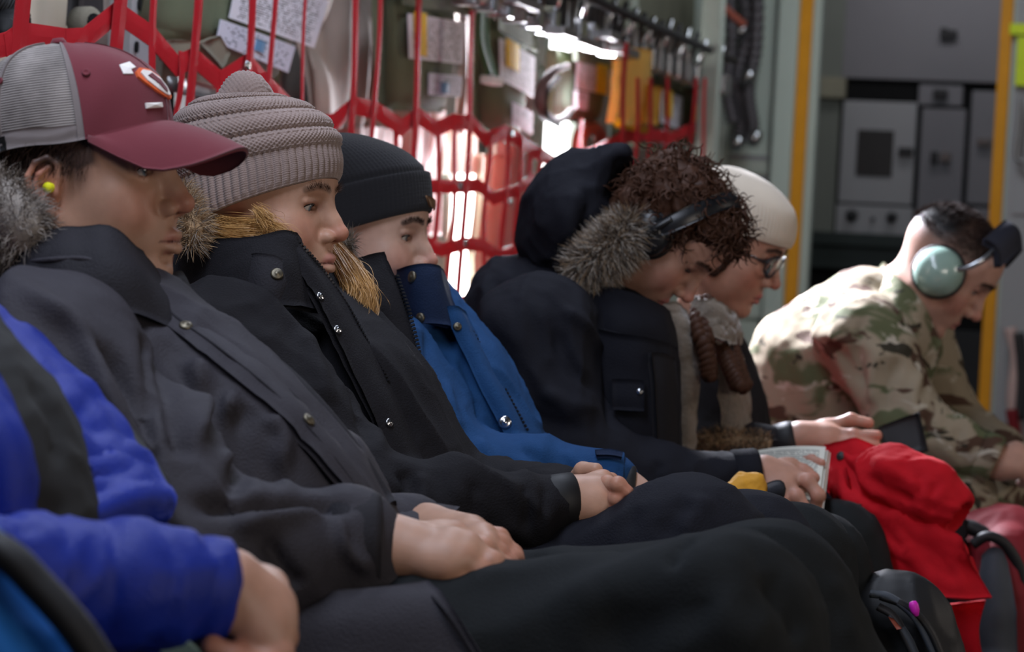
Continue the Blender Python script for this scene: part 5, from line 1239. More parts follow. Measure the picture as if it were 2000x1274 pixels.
# ------------------------------------------------------------------ the reader with headphones
def person_reader():
    pe = thing('person', 'person with curly brown hair and headphones in hooded navy-black parka, bent over a book', 'person', (-1.2, 4.0, 0), 'people seated along the wall')
    pl = place(NOSE, 1347, 586, 4.0, -1, 53, 0, 0.96); skin = (183, 139, 120)
    nk = pl.inv(w(1130, 620, 4.03))[0]
    sh_n, el_n, wr_n = w(1045, 650, 3.83), w(1120, 905, 3.80), w(1488, 935, 3.90)
    sh_f, el_f, wr_f = w(1140, 690, 4.20), w(1190, 930, 4.22), w(1480, 950, 4.12)
    hipn, knn, ann = w(1240, 1090, 3.92), w(1590, 1112, 3.90), w(1690, 1420, 3.9)
    hipf, knf, anf = w(1300, 1060, 4.10), w(1632, 1072, 4.08), w(1760, 1400, 4.08)
    body = inner_body([([w(1130, 620, 4.03), w(1100, 780, 4.03), w(1080, 960, 4.03)], [0.08, 0.10, 0.11]), ([sh_n, el_n, wr_n], [0.045, 0.038, 0.027]), ([sh_f, el_f, wr_f], [0.045, 0.038, 0.027]),
                       ([hipn, knn, ann], [0.06, 0.045, 0.04]), ([hipf, knf, anf], [0.06, 0.045, 0.04])])
    R = hand(skin, w(1492, 930, 3.90), [w(1545, 912, 3.945), w(1548, 930, 3.905), w(1538, 950, 3.885), w(1520, 962, 3.875)],
             [[w(1568, 921, 3.945), w(1590, 934, 3.94)], [w(1578, 940, 3.895), w(1598, 968, 3.89), w(1592, 994, 3.90)],
              [w(1556, 970, 3.872), w(1572, 992, 3.87)], [w(1526, 980, 3.868), w(1528, 996, 3.875)]],
             [w(1510, 935, 3.93), w(1545, 945, 3.95), w(1575, 955, 3.96)], wr=0.0285, forearm=w(1400, 935, 3.87), palmr=0.0145, kn=0.012, fr=(0.0112, 0.0105, 0.0095))
    L = hand(skin, w(1510, 930, 4.12), [w(1560, 905, 4.10), w(1565, 915, 4.12), w(1565, 925, 4.14), w(1560, 935, 4.16)],
             [[w(1585, 900, 4.09), w(1605, 905, 4.07)], [w(1590, 912, 4.11), w(1608, 918, 4.09)], [w(1588, 925, 4.13), w(1605, 932, 4.12)], [w(1580, 938, 4.15), w(1595, 945, 4.14)]],
             [w(1530, 925, 4.09), w(1555, 920, 4.05), w(1580, 922, 4.03)], wr=0.027, forearm=w(1430, 935, 4.16))
    sd = head_sdf(nose=1.05, lip=1.1, jaw=1.0, cheek=0.95, lid=0.0016, lidz=-0.004, neck=nk, neckr=0.056)
    vis_head(pe, pl, sd, lambda Q: head_colors(Q, skin, (184, 112, 106), (66, 46, 38), hair=((52, 36, 28), lambda Q: np.clip((0.055 - Q[:, 0]) / 0.02, 0, 1) * np.clip((Q[:, 2] - 0.02) / 0.02, 0, 1))), h=0.0024, extra=[R, L, body + ((150, 120, 105),)])
    for sy in (1, -1): eyeball(pe, pl, sy, (80, 70, 60), (1, 0, -0.6)); brow_hair(pl, sy, 150, M['hair_brown'], pe, seed=12)
    # curly hair
    S = Sdf(); S.add(ell((-0.014, 0, 0.058), (0.100, 0.084, 0.074))); S.add(ell((0.040, 0, 0.088), (0.050, 0.070, 0.036)), 0.03); S.add(ell((-0.050, 0, 0.005), (0.058, 0.074, 0.060)), 0.03); S.sub(ell((0.090, 0, 0.000), (0.06, 0.09, 0.080)), 0.02); S.inter(half((0.8, 0, -1), (0, 0, -0.045)), 0.01)
    V, F = S.mesh(0.004); N = vnormals(V, F); V = V + N * (0.010 * (vnoise(V * 62, 3) - 0.5) + 0.006 * (vnoise(V * 130, 4) - 0.5))[:, None]
    hb = obj('hair', pl(V), F, M['hair_brown'], pe)
    rng = np.random.default_rng(3); parts = []
    idx = rng.choice(len(V), 860); idx = idx[(V[idx, 2] > 0.0) & ((V[idx, 0] < 0.045) | (V[idx, 2] > 0.085))]
    roots = np.concatenate([V[idx] - N[idx] * 0.006, np.stack([0.060 + 0.018 * rng.random(36), (rng.random(36) - 0.5) * 0.12, 0.085 + 0.028 * rng.random(36)], 1)])
    dirs = np.concatenate([nrm(N[idx] * 0.55 + A(0.45, 0, -0.15)), np.tile(nrm(A(0.7, 0, -0.3)), (36, 1))])
    for q, (p, d) in enumerate(zip(roots, dirs)):
        d = nrm(d + rng.normal(size=3) * 0.35); u, v_, w_ = frame_of(d); L = 0.026 + 0.022 * rng.random() + (0.012 if q >= len(idx) else 0); R_ = 0.0045 + 0.0045 * rng.random(); tw = 6.28 * (0.9 + 0.8 * rng.random()); ph = rng.random() * 6.28
        t = np.linspace(0, 1, 15); P = p + np.outer(t * L, d) + (np.cos(ph + t * tw)[:, None] * u + np.sin(ph + t * tw)[:, None] * v_) * (R_ * np.minimum(1, 2.5 * t))[:, None]
        vv, ff = tube(P, (0.0017 + 0.0010 * rng.random()) * (1 - 0.75 * t ** 2), 5, caps=False, flat=(1.0, 0.6)); parts.append((vv, np.array(ff)))
    v, f = join(parts); o = obj('curls', pl(v), f, M['hair_brown'], hb); o['kind'] = 'stuff'
    # headphones
    hp = thing('headphones', 'matte black over-ear headphones on the curly-haired reader', 'headphones', pl.pt(0, 0, 0.1))
    rows = []
    for t in np.linspace(-1, 1, 25):
        a = t * math.radians(97); y = 0.101 * math.sin(a); z = 0.034 + 0.106 * math.cos(a)
        fx = 0.022 * (1 - abs(t)) ** 0.5 + 0.004
        rows.append([pl.pt(fx - 0.014, y, z - 0.004), pl.pt(fx, y * 1.01, z), pl.pt(fx + 0.014, y, z - 0.004)])
    b = MB(); b.sheet(rows, 0.006, mu=2, mv=4); b.build('headband', M['black_plastic'], hp, True)
    for sy in (-1, 1):
        b = MB(); b.lathe([(0.0, 0.024), (0.022, 0.024), (0.032, 0.020), (0.035, 0.010), (0.034, 0.004)][::-1], pl.pt(0.004, sy * 0.078, 0.002), pl.d(A(0.05, sy, 0.05))[0], 28); e = b.build('ear_cup', M['black_plastic'], hp, True)
        b = MB(); b.lathe([(0.020, 0.004), (0.036, 0.006), (0.040, 0.0), (0.037, -0.010), (0.022, -0.012)][::-1], pl.pt(0.004, sy * 0.078, 0.002), pl.d(A(0.05, sy, 0.05))[0], 28); b.build('ear_cushion', M['black_rubber'], hp, True)
        b = MB(); b.tube(crom([pl.pt(0.004, sy * 0.104, 0.004), pl.pt(0.005, sy * 0.105, 0.025), pl.pt(0.007, sy * 0.100, 0.050)], 6), 0.006, 10); b.build('yoke', M['black_plastic'], hp, True)
    # parka
    S = Sdf()
    S.chain([w(1040, 645, 4.03), w(1090, 760, 4.03), w(1090, 930, 4.03)], [0.125, 0.145, 0.145], 0.06); S.add(cap(w(1180, 690, 3.975), w(1195, 900, 3.975), 0.112, 0.114), 0.06)
    S.chain([sh_n, el_n], [0.088, 0.072], 0.03, 0.05); S.chain([el_n, w(1290, 945, 3.84), w(1428, 935, 3.880)], [0.070, 0.056, 0.043], 0.015, 0.03)
    S.chain([sh_f, el_f, wr_f], [0.08, 0.06, 0.045], 0.03, 0.05)
    S.add(cap(w(1220, 1000, 3.9), w(1330, 1000, 3.9), 0.08, 0.06), 0.04)
    stk = [([(1195, 640), (1188, 740), (1195, 860)], 0.010, -0.012), ([(1100, 600), (1150, 640), (1180, 700)], 0.010, 0.010), ([(1080, 640), (1110, 720), (1180, 770)], 0.012, -0.009), ([(1060, 760), (1110, 790), (1180, 800)], 0.012, 0.008),
           ([(1010, 800), (1070, 830), (1160, 840)], 0.012, -0.008), ([(1290, 900), (1280, 930), (1300, 960)], 0.010, -0.006), ([(1360, 895), (1350, 930), (1370, 960)], 0.010, 0.005)]
    V, F = cloth(S, 0.0062, 0.013, 9, 121, (0.3, 0, -0.8), 2.0, stk); N = vnormals(V, F); obj('parka', V, F, M['navyblack'], pe)
    sheet_obj('collar', [[w(1150, 560, 3.92), w(1195, 566, 3.90), w(1245, 582, 3.91), w(1285, 600, 3.95), w(1300, 610, 4.02)], [w(1160, 620, 3.89), w(1205, 625, 3.87), w(1255, 635, 3.885), w(1300, 650, 3.93), w(1315, 660, 4.02)],
                         [w(1170, 680, 3.88), w(1215, 690, 3.87), w(1262, 700, 3.885), w(1305, 715, 3.93), w(1318, 720, 4.02)]], 0.014, 'navyblack', pe, 6, 6, 0.003, 15, 3)
    sheet_obj('front_panel', [[w(1165, 640, 3.86), w(1168, 760, 3.845), w(1172, 920, 3.84)], [w(1205, 650, 3.845), w(1208, 770, 3.835), w(1212, 920, 3.83)], [w(1255, 660, 3.85), w(1258, 775, 3.84), w(1262, 920, 3.84)], [w(1300, 670, 3.90), w(1306, 780, 3.885), w(1308, 920, 3.885)], [w(1314, 680, 3.97), w(1322, 785, 3.96), w(1322, 920, 3.96)]], 0.014, 'navyblack', pe, 4, 8, 0.006, 12, 5)
    sheet_obj('front_placket', [[w(1268, 690, 3.845), w(1276, 770, 3.835), w(1280, 890, 3.835)], [w(1290, 690, 3.865), w(1298, 770, 3.855), w(1300, 890, 3.855)], [w(1312, 700, 3.92), w(1320, 780, 3.91), w(1320, 895, 3.91)]], 0.012, 'black', pe, 4, 7, 0.002, 16, 5)
    fp = sheet_obj('pocket_flap', [[w(1198, 742, 3.830), w(1230, 742, 3.825), w(1258, 745, 3.828)], [w(1198, 775, 3.822), w(1230, 775, 3.818), w(1258, 778, 3.822)], [w(1198, 800, 3.822), w(1230, 802, 3.818), w(1258, 803, 3.822)]], 0.008, 'navyblack', pe, 3, 3, 0.001)
    Vf, Nf = obj_vn(fp); snap(pe, Vf, Nf, 1252, 770, 0.005, 'steel')
    b = MB(); c = w(1476, 932, 3.893); ax = nrm(w(1480, 932, 3.895) - w(1290, 945, 3.84)); b.lathe([(0.0445, -0.035), (0.0450, -0.002), (0.0430, 0.004), (0.038, 0.0), (0.037, -0.03)], c, ax, 32); b.build('cuff', M['navyblack'], pe, True)
    S = Sdf(); S.add(ell(w(1130, 425, 4.03), (0.085, 0.115, 0.100))); S.add(cap(w(1160, 380, 4.02), w(1212, 325, 4.0), 0.060, 0.030), 0.05); S.add(cap(w(1110, 480, 4.04), w(1150, 520, 4.02), 0.07, 0.06), 0.05); S.add(cap(w(1190, 330, 3.98), w(1225, 300, 3.97), 0.025, 0.012), 0.03)
    S.sub(ell(w(1300, 420, 4.0), (0.085, 0.10, 0.135)), 0.02)
    stk = [([(1215, 300), (1200, 350), (1180, 400)], 0.010, -0.008), ([(1235, 310), (1222, 350), (1205, 390)], 0.008, 0.006), ([(1130, 370), (1110, 430), (1120, 490)], 0.016, 0.010), ([(1160, 370), (1140, 440), (1150, 490)], 0.012, -0.008)]
    V, F = cloth(S, 0.0055, 0.009, 12, 131, (0.3, 0, 0.8), 2.0, stk); obj('hood', V, F, M['navyblack'], pe)
    fur(pe, [w(1232, 428, 3.93), w(1214, 462, 3.905), w(1184, 488, 3.90), w(1155, 510, 3.905), w(1126, 532, 3.92)], [0.018, 0.028, 0.029, 0.026, 0.020], 9000, 0.032, [M['fur_tan'], M['fur_dark'], M['fur_light'], M['fur_dark'], M['fur_light']], 0.0013, 27, name='hood_fur', lean=(0.25, -0.2, -0.1))
    S = Sdf(); S.chain([hipn, w(1440, 1115, 3.91), knn], [0.09, 0.078, 0.074], 0.05); S.chain([knn, ann], [0.074, 0.072], 0.05)
    T = Sdf(); T.chain([hipf, w(1480, 1095, 4.09), knf], [0.085, 0.076, 0.074], 0.05); T.chain([knf, anf], [0.074, 0.072], 0.05)
    for q in T.items: S.items.append((q[0], q[1], 0.03))
    V, F = cloth(S, 0.009, 0.005, 8, 141, (0.9, 0, 0.3), 2.0); obj('trousers', V, F, M['trousers'], pe)
person_reader()
# ------------------------------------------------------------------ the woman in the cream hat
def person_cream():
    pe = thing('person', 'person in cream beanie and round glasses with brown braids and grey fleece-lined coat', 'person', (-1.15, 4.5, 0), 'people seated along the wall')
    pl = place(NOSE, 1519, 558, 4.5, -3, 24, 0, 0.93); skin = (178, 133, 112)
    nk = pl.inv(w(1360, 690, 4.53))[0]
    sh_n, el_n, wr_n = w(1270, 740, 4.43), w(1310, 905, 4.40), w(1560, 862, 4.36)
    sh_f, el_f = w(1385, 730, 4.68), w(1400, 890, 4.70)
    hipn, knn, ann = w(1420, 1010, 4.44), w(1720, 1010, 4.42), w(1760, 1300, 4.42)
    hipf, knf, anf = w(1470, 1000, 4.60), w(1800, 1020, 4.60), w(1850, 1300, 4.6)
    body = inner_body([([w(1360, 690, 4.53), w(1360, 820, 4.53), w(1370, 960, 4.53)], [0.07, 0.09, 0.10]), ([sh_n, el_n, wr_n], [0.045, 0.035, 0.025]), ([sh_f, el_f, w(1580, 880, 4.56)], [0.045, 0.035, 0.025]),
                       ([hipn, knn, ann], [0.06, 0.045, 0.04]), ([hipf, knf, anf], [0.06, 0.045, 0.04])])
    R = hand(skin, w(1562, 858, 4.36), [w(1622, 832, 4.39), w(1628, 847, 4.37), w(1626, 860, 4.36), w(1618, 872, 4.355)],
             [[w(1662, 820, 4.39), w(1698, 827, 4.39)], [w(1668, 850, 4.365), w(1714, 851, 4.365)], [w(1668, 866, 4.355), w(1712, 872, 4.36)], [w(1655, 880, 4.35), w(1690, 888, 4.355)]],
             [w(1585, 868, 4.385), w(1620, 878, 4.41), w(1655, 884, 4.42)], wr=0.0265, forearm=w(1480, 868, 4.35), palmr=0.0135, kn=0.0115, fr=(0.0108, 0.0100, 0.0090), h=0.003)
    sd = head_sdf(fem=1, nose=1.12, lip=1.1, jaw=0.98, cheek=0.9, lid=0.0036, neck=nk, neckr=0.048)
    vis_head(pe, pl, sd, lambda Q: head_colors(Q, skin, (176, 104, 98), (64, 46, 40)), h=0.0026, extra=[R, body + ((150, 120, 105),)])
    for sy in (1, -1): eyeball(pe, pl, sy, (80, 70, 60), (1, 0, -0.4)); brow_hair(pl, sy, 120, M['hair_dark'], pe, seed=14)
    rings = [(0.002, 0.040, 0.1060, 0.086, 8), (0.000, 0.056, 0.1090, 0.089, 8), (-0.006, 0.085, 0.1060, 0.088, 7), (-0.012, 0.110, 0.0960, 0.081, 6), (-0.020, 0.130, 0.0760, 0.066, 5), (-0.026, 0.143, 0.050, 0.044, 4), (-0.030, 0.149, 0.022, 0.02, 4), (-0.031, 0.150, 0.006, 0.006, 4)]
    hat, HV, HF = beanie(None, pl, rings, lambda th, s: 0.0020 * np.abs(np.sin(th * 40)), M['cream'], 290, 60, 'knit_hat')
    tag(hat, 'cream fine-ribbed knit beanie on the person with round glasses', 'hat')
    # side hair and two braids
    S = Sdf(); S.add(ell((-0.020, 0, 0.000), (0.078, 0.080, 0.070))); S.add(cap((0.035, -0.066, 0.030), (0.010, -0.072, -0.040), 0.012, 0.014), 0.02); S.sub(ell((0.085, 0, -0.03), (0.055, 0.09, 0.12)), 0.01)
    V, F = S.mesh(0.004); N = vnormals(V, F); V = V + N * (0.004 * (vnoise(V * A(60, 200, 60), 3) - 0.5))[:, None]; hb = obj('hair', pl(V), F, M['hair_dark'], pe)
    def braid(pts, r):
        P = crom(pts, 12); n = len(P); parts = []
        T = nrm(np.gradient(P, axis=0)); L = np.linspace(0, 1, n)
        for k in range(3):
            q = []
            for i in range(n):
                u, v, _ = frame_of(T[i]); a = L[i] * 30 + k * 2.094
                q.append(P[i] + u * r * 0.75 * math.sin(a) + v * r * 0.4 * math.sin(2 * a))
            parts.append(tube(crom(np.array(q), 2), r * 0.62, 8))
        b = MB()
        for v, f in parts: b.put(v, f)
        return b
    braid([w(1376, 585, 4.34), w(1368, 620, 4.29), w(1374, 660, 4.26), w(1382, 705, 4.25), w(1386, 738, 4.25)], 0.015).build('braid', M['hair_brown'], pe, True)
    braid([w(1414, 640, 4.34), w(1420, 680, 4.30), w(1434, 720, 4.28), w(1450, 758, 4.27)], 0.017).build('braid', M['hair_brown'], pe, True)
    b = MB(); b.lathe([(0.006, -0.014), (0.019, -0.008), (0.019, 0.008), (0.006, 0.014)], w(1422, 690, 4.30), nrm(w(1432, 720, 4.4) - w(1418, 680, 4.42)), 16); b.build('hair_tie', M['black_rubber'], pe, True)
    # glasses
    g = thing('glasses', 'round dark-rimmed eyeglasses on the person in the cream hat', 'eyeglasses', pl.pt(0.1, 0, 0.015))
    for sy in (1, -1):
        c = A(0.1035, sy * 0.033, 0.012); pts = []
        for k in range(28):
            a = 2 * math.pi * k / 28; pts.append(c + A(-0.010 * abs(math.cos(a)) * (1 if sy * math.cos(a) > 0 else -0.2), 0.0245 * math.cos(a) * 1.0, 0.021 * math.sin(a)))
        pts.append(pts[0]); b = MB(); b.tube(pl(np.array(pts)), 0.0024, 8, caps=False); b.build('rim', M['black_plastic'], g, True)
        b = MB(); b.lathe([(0.0, 0.0010), (0.0235, 0.0006), (0.0235, -0.0006), (0.0, -0.0010)][::-1], pl(c)[0], pl.d(A(1, sy * 0.18, -0.05))[0], 24); b.build('lens', M['lens'], g, True)
        b = MB(); b.tube(pl(crom([(0.096, sy * 0.0575, 0.017), (0.060, sy * 0.0750, 0.016), (0.010, sy * 0.0780, 0.012), (-0.010, sy * 0.079, -0.006)], 6)), 0.0022, 8); b.build('temple', M['black_plastic'], g, True)
    b = MB(); b.tube(pl(crom([(0.1045, 0.0095, 0.017), (0.107, 0, 0.020), (0.1045, -0.0095, 0.017)], 5)), 0.0022, 8); b.build('bridge', M['black_plastic'], g, True)
    # coat
    S = Sdf(); S.chain([w(1345, 700, 4.54), w(1350, 800, 4.53), w(1370, 930, 4.52)], [0.100, 0.120, 0.125], 0.06)
    S.chain([sh_n, el_n], [0.075, 0.058], 0.03, 0.05); S.chain([el_n, w(1455, 880, 4.35), w(1515, 870, 4.356)], [0.056, 0.046, 0.036], 0.015, 0.03)
    S.chain([sh_f, el_f, w(1570, 885, 4.56)], [0.07, 0.055, 0.04], 0.03, 0.05)
    V, F = cloth(S, 0.008, 0.005, 11, 151, (0.3, 0, -0.8), 2.0); obj('coat', V, F, M['black'], pe)
    sheet_obj('fleece_lining', [[w(1282, 590, 4.280), w(1296, 650, 4.270), w(1312, 740, 4.265), w(1310, 880, 4.265)], [w(1312, 592, 4.270), w(1332, 650, 4.255), w(1340, 740, 4.250), w(1338, 880, 4.250)], [w(1335, 610, 4.300), w(1354, 660, 4.280), w(1362, 740, 4.270), w(1356, 880, 4.265)]], 0.016, 'fleece', pe, 5, 8, 0.006, 60, 4)
    sheet_obj('fleece_collar', [[w(1355, 585, 4.320), w(1385, 588, 4.295), w(1415, 605, 4.310), w(1432, 622, 4.370)], [w(1358, 620, 4.300), w(1390, 625, 4.280), w(1418, 640, 4.295), w(1436, 645, 4.360)], [w(1362, 650, 4.290), w(1396, 662, 4.270), w(1420, 672, 4.290), w(1440, 675, 4.360)]], 0.020, 'fleece', pe, 6, 6, 0.006, 60, 5)
    sheet_obj('fleece_front', [[w(1395, 665, 4.320), w(1405, 760, 4.310), w(1412, 870, 4.305)], [w(1425, 670, 4.330), w(1432, 760, 4.315), w(1440, 870, 4.310)], [w(1448, 700, 4.380), w(1458, 780, 4.360), w(1465, 870, 4.350)]], 0.018, 'fleece', pe, 5, 8, 0.006, 60, 6)
    fur(pe, [w(1350, 872, 4.31), w(1400, 862, 4.30), w(1450, 862, 4.30), w(1505, 868, 4.31)], [0.014, 0.018, 0.016, 0.012], 2600, 0.018, [M['fur_tan'], M['fur_dark']], 0.0013, 37, name='sleeve_fur')
    b = MB(); c = w(1542, 864, 4.358); ax = nrm(w(1562, 858, 4.36) - w(1470, 876, 4.35)); b.lathe([(0.034, -0.03), (0.036, 0.0), (0.035, 0.010), (0.031, 0.012), (0.03, -0.02)], c, ax, 28); b.build('cuff', M['black_rubber'], pe, True)
    S = Sdf(); S.chain([hipn, w(1560, 1010, 4.43), knn], [0.09, 0.076, 0.072], 0.05); S.chain([knn, ann], [0.072, 0.070], 0.05)
    T = Sdf(); T.chain([hipf, w(1620, 1010, 4.6), knf], [0.085, 0.072, 0.068], 0.05); T.chain([knf, anf], [0.068, 0.066], 0.05)
    for q in T.items: S.items.append((q[0], q[1], 0.03))
    V, F = cloth(S, 0.010, 0.005, 8, 161, (0.9, 0, 0.3), 2.0); obj('trousers', V, F, M['trousers_navy'], pe)
def _lens():
    m, nt, b = _nt('eyeglass_lens'); b.inputs['Base Color'].default_value = (0.9, 0.95, 1, 1); b.inputs['Roughness'].default_value = 0.02; b.inputs['Transmission Weight'].default_value = 1.0; b.inputs['IOR'].default_value = 1.08
    return m
M['lens'] = _lens()
person_cream()
# ------------------------------------------------------------------ the airman in camouflage
def person_camo():
    pe = thing('person', 'person in camouflage uniform and sage green headset leaning far forward', 'person', (-0.95, 5.15, 0), 'people seated along the wall')
    pl = place(NOSE, 1911, 622, 5.1, 1, 40, 0, 1.02); skin = (178, 137, 119)
    nk = pl.inv(w(1715, 620, 5.12))[0]
    sh_n, el_n, wr_n = w(1690, 660, 4.96), w(1775, 830, 4.92), w(1950, 905, 4.94)
    sh_f, el_f, wr_f = w(1790, 660, 5.32), w(1860, 820, 5.36), w(1985, 900, 5.22)
    hipn, knn, ann = w(1560, 960, 5.05), w(1850, 960, 4.98), w(1880, 1260, 4.98)
    hipf, knf, anf = w(1610, 950, 5.25), w(1920, 960, 5.30), w(1950, 1240, 5.3)
    body = inner_body([([w(1715, 620, 5.12), w(1620, 750, 5.12), w(1560, 900, 5.12)], [0.08, 0.10, 0.11]), ([sh_n, el_n, wr_n], [0.045, 0.038, 0.027]), ([sh_f, el_f, wr_f], [0.045, 0.038, 0.027]), ([hipn, knn, ann], [0.06, 0.045, 0.04]), ([hipf, knf, anf], [0.06, 0.045, 0.04])])
    R = hand(skin, w(1955, 905, 4.94), [w(1985, 878, 4.97), w(1993, 888, 4.95), w(1995, 902, 4.94), w(1990, 918, 4.935)],
             [[w(2010, 885, 4.98), w(2012, 905, 5.0), w(2000, 915, 5.01)], [w(2018, 898, 4.96), w(2018, 915, 4.98), w(2005, 925, 5.0)], [w(2016, 912, 4.95), w(2015, 928, 4.97), w(2002, 935, 4.99)], [w(2006, 930, 4.94), w(2004, 940, 4.96), w(1994, 944, 4.98)]],
             [w(1965, 890, 4.98), w(1990, 882, 5.01), w(2012, 890, 5.02)], wr=0.030, forearm=w(1880, 880, 4.93), palmr=0.016, kn=0.013, fr=(0.012, 0.011, 0.010), h=0.0034)
    sd = head_sdf(nose=1.08, lip=0.9, jaw=1.06, lid=0.0030, lidz=-0.001, neck=nk, neckr=0.060)
    hm = lambda Q: 0.25 * np.clip((-0.01 - Q[:, 0]) / 0.03, 0, 1) * np.clip((Q[:, 2] + 0.03) / 0.03, 0, 1) + np.clip((0.066 - Q[:, 0] + 0.5 * (Q[:, 2] - 0.09)) / 0.014, 0, 1) * np.clip((Q[:, 2] - 0.022 - 0.12 * Q[:, 0]) / 0.035, 0, 1) * np.clip(0.30 + (Q[:, 2] - 0.02) / 0.09, 0, 0.92)
    vis_head(pe, pl, sd, lambda Q: head_colors(Q, skin, (178, 116, 108), (60, 44, 36), hair=((54, 42, 36), hm)), h=0.0028, extra=[R, body + ((150, 120, 105),)])
    for sy in (1, -1): eyeball(pe, pl, sy, (80, 70, 60), (1, 0, -0.5)); brow_hair(pl, sy, 150, M['hair_dark'], pe, seed=15)
    rng = np.random.default_rng(5); th = rng.random(9000) * 6.283; ph = np.arccos(1 - rng.random(9000) * 0.95)
    q = np.stack([-0.006 + 0.096 * np.sin(ph) * np.cos(th), 0.0755 * np.sin(ph) * np.sin(th), 0.042 + 0.083 * np.cos(ph)], 1); q = q[(hm(q) > 0.35) & (q[:, 0] < 0.07)]; nn = nrm((q - A(-0.006, 0, 0.042)) / A(0.096, 0.0755, 0.083))
    v, f = strands(q, nn + A(0.6, 0, 0), 0.010, 0.0009, seg=2, seed=6, wob=0.15); o = obj('hair', pl(v), f, M['hair_dark'], pe); o['kind'] = 'stuff'
    # headset
    hp = thing('headset', 'sage green aviation headset with dark head pad on the camouflaged person', 'headset', pl.pt(0, 0, 0.1))
    for sy in (-1, 1):
        ax = pl.d(A(0.02, sy, 0.08))[0]; c = pl.pt(0.008, sy * 0.078, 0.0)
        b = MB(); b.lathe([(0.0, 0.046), (0.016, 0.0445), (0.031, 0.039), (0.042, 0.028), (0.0485, 0.014), (0.049, 0.006)][::-1], c, ax, 32); e = b.build('ear_cup', M['sage'], hp, True)
        b = MB(); b.lathe([(0.024, 0.006), (0.051, 0.008), (0.054, 0.001), (0.051, -0.012), (0.028, -0.016)][::-1], c, ax, 32); b.build('ear_cushion', M['black_rubber'], hp, True)
        for dx in (0.024,):
            b = MB(); b.lathe([(0.0, 0.008), (0.005, 0.007), (0.006, 0.0)][::-1], pl.pt(0.040, sy * 0.098, 0.040), ax, 12); b.build('screw', M['steel'], hp, True)
        b = MB(); b.tube(crom([pl.pt(0.020, sy * 0.106, 0.016), pl.pt(0.042, sy * 0.102, 0.042), pl.pt(0.054, sy * 0.096, 0.075), pl.pt(0.056, sy * 0.082, 0.105)], 6), 0.0055, 10); b.build('band_arm', M['steel'], hp, True)
    rows = []
    for t in np.linspace(-1, 1, 17):
        a = t * math.radians(62); y = 0.100 * math.sin(a); z = 0.060 + 0.088 * math.cos(a); rows.append([pl.pt(0.030, y, z - 0.002), pl.pt(0.056, y * 1.02, z + 0.002), pl.pt(0.084, y, z - 0.020)])
    b = MB(); b.sheet(rows, 0.020, mu=2, mv=5); b.build('head_pad', M['navy_pad'], hp, True)
    # uniform
    S = Sdf(); S.chain([w(1690, 630, 5.12), w(1610, 730, 5.13), w(1550, 880, 5.13)], [0.110, 0.140, 0.145], 0.06); S.add(cap(w(1760, 680, 5.12), w(1700, 820, 5.12), 0.075, 0.09), 0.06)
    S.chain([sh_n, el_n], [0.085, 0.066], 0.03, 0.05); S.chain([el_n, w(1865, 865, 4.93), w(1912, 888, 4.94)], [0.064, 0.052, 0.046], 0.015, 0.03); S.chain([sh_f, el_f, wr_f], [0.08, 0.06, 0.045], 0.03, 0.05)
    stk = [([(1640, 560), (1600, 640), (1560, 720)], 0.020, 0.010), ([(1690, 600), (1670, 690), (1690, 790)], 0.014, -0.014), ([(1720, 680), (1700, 740), (1710, 800)], 0.010, 0.012), ([(1760, 700), (1730, 760), (1740, 820)], 0.012, -0.012), ([(1600, 660), (1650, 700), (1680, 760)], 0.016, -0.010), ([(1800, 720), (1780, 780), (1790, 830)], 0.010, 0.010),
           ([(1830, 790), (1810, 830), (1825, 870)], 0.010, -0.008), ([(1880, 830), (1870, 870), (1880, 905)], 0.010, -0.007)]
    V, F = cloth(S, 0.008, 0.010, 9, 171, (0.3, 0, -0.8), 2.2, stk); obj('uniform_jacket', V, F, M['camo'], pe)
    sheet_obj('uniform_collar', [[w(1730, 515, 5.16), w(1752, 540, 5.02), w(1790, 580, 5.00), w(1825, 650, 5.06)], [w(1715, 535, 5.15), w(1740, 580, 4.99), w(1785, 630, 4.975), w(1832, 680, 5.04)], [w(1700, 560, 5.14), w(1725, 610, 4.98), w(1775, 670, 4.965), w(1815, 720, 5.03)]], 0.012, 'camo', pe, 5, 5, 0.003, 14, 5)
    b = MB(); c = w(1938, 899, 4.94); ax = nrm(w(1955, 905, 4.94) - w(1870, 865, 4.93)); b.lathe([(0.049, -0.03), (0.050, 0.0), (0.048, 0.006), (0.042, 0.003), (0.04, -0.02)], c, ax, 28); b.build('cuff', M['camo'], pe, True)
    S = Sdf(); S.chain([hipn, w(1720, 965, 5.02), knn], [0.095, 0.085, 0.078], 0.05); S.chain([knn, ann], [0.078, 0.070], 0.05); S.chain([hipf, knf, anf], [0.09, 0.075, 0.07], 0.05, 0.04)
    V, F = cloth(S, 0.010, 0.008, 9, 181, (0.5, 0, 0.6), 2.0); obj('uniform_trousers', V, F, M['camo'], pe)
M['navy_pad'] = mat('navy_head_pad', (30, 32, 44), 0.8)
person_camo()
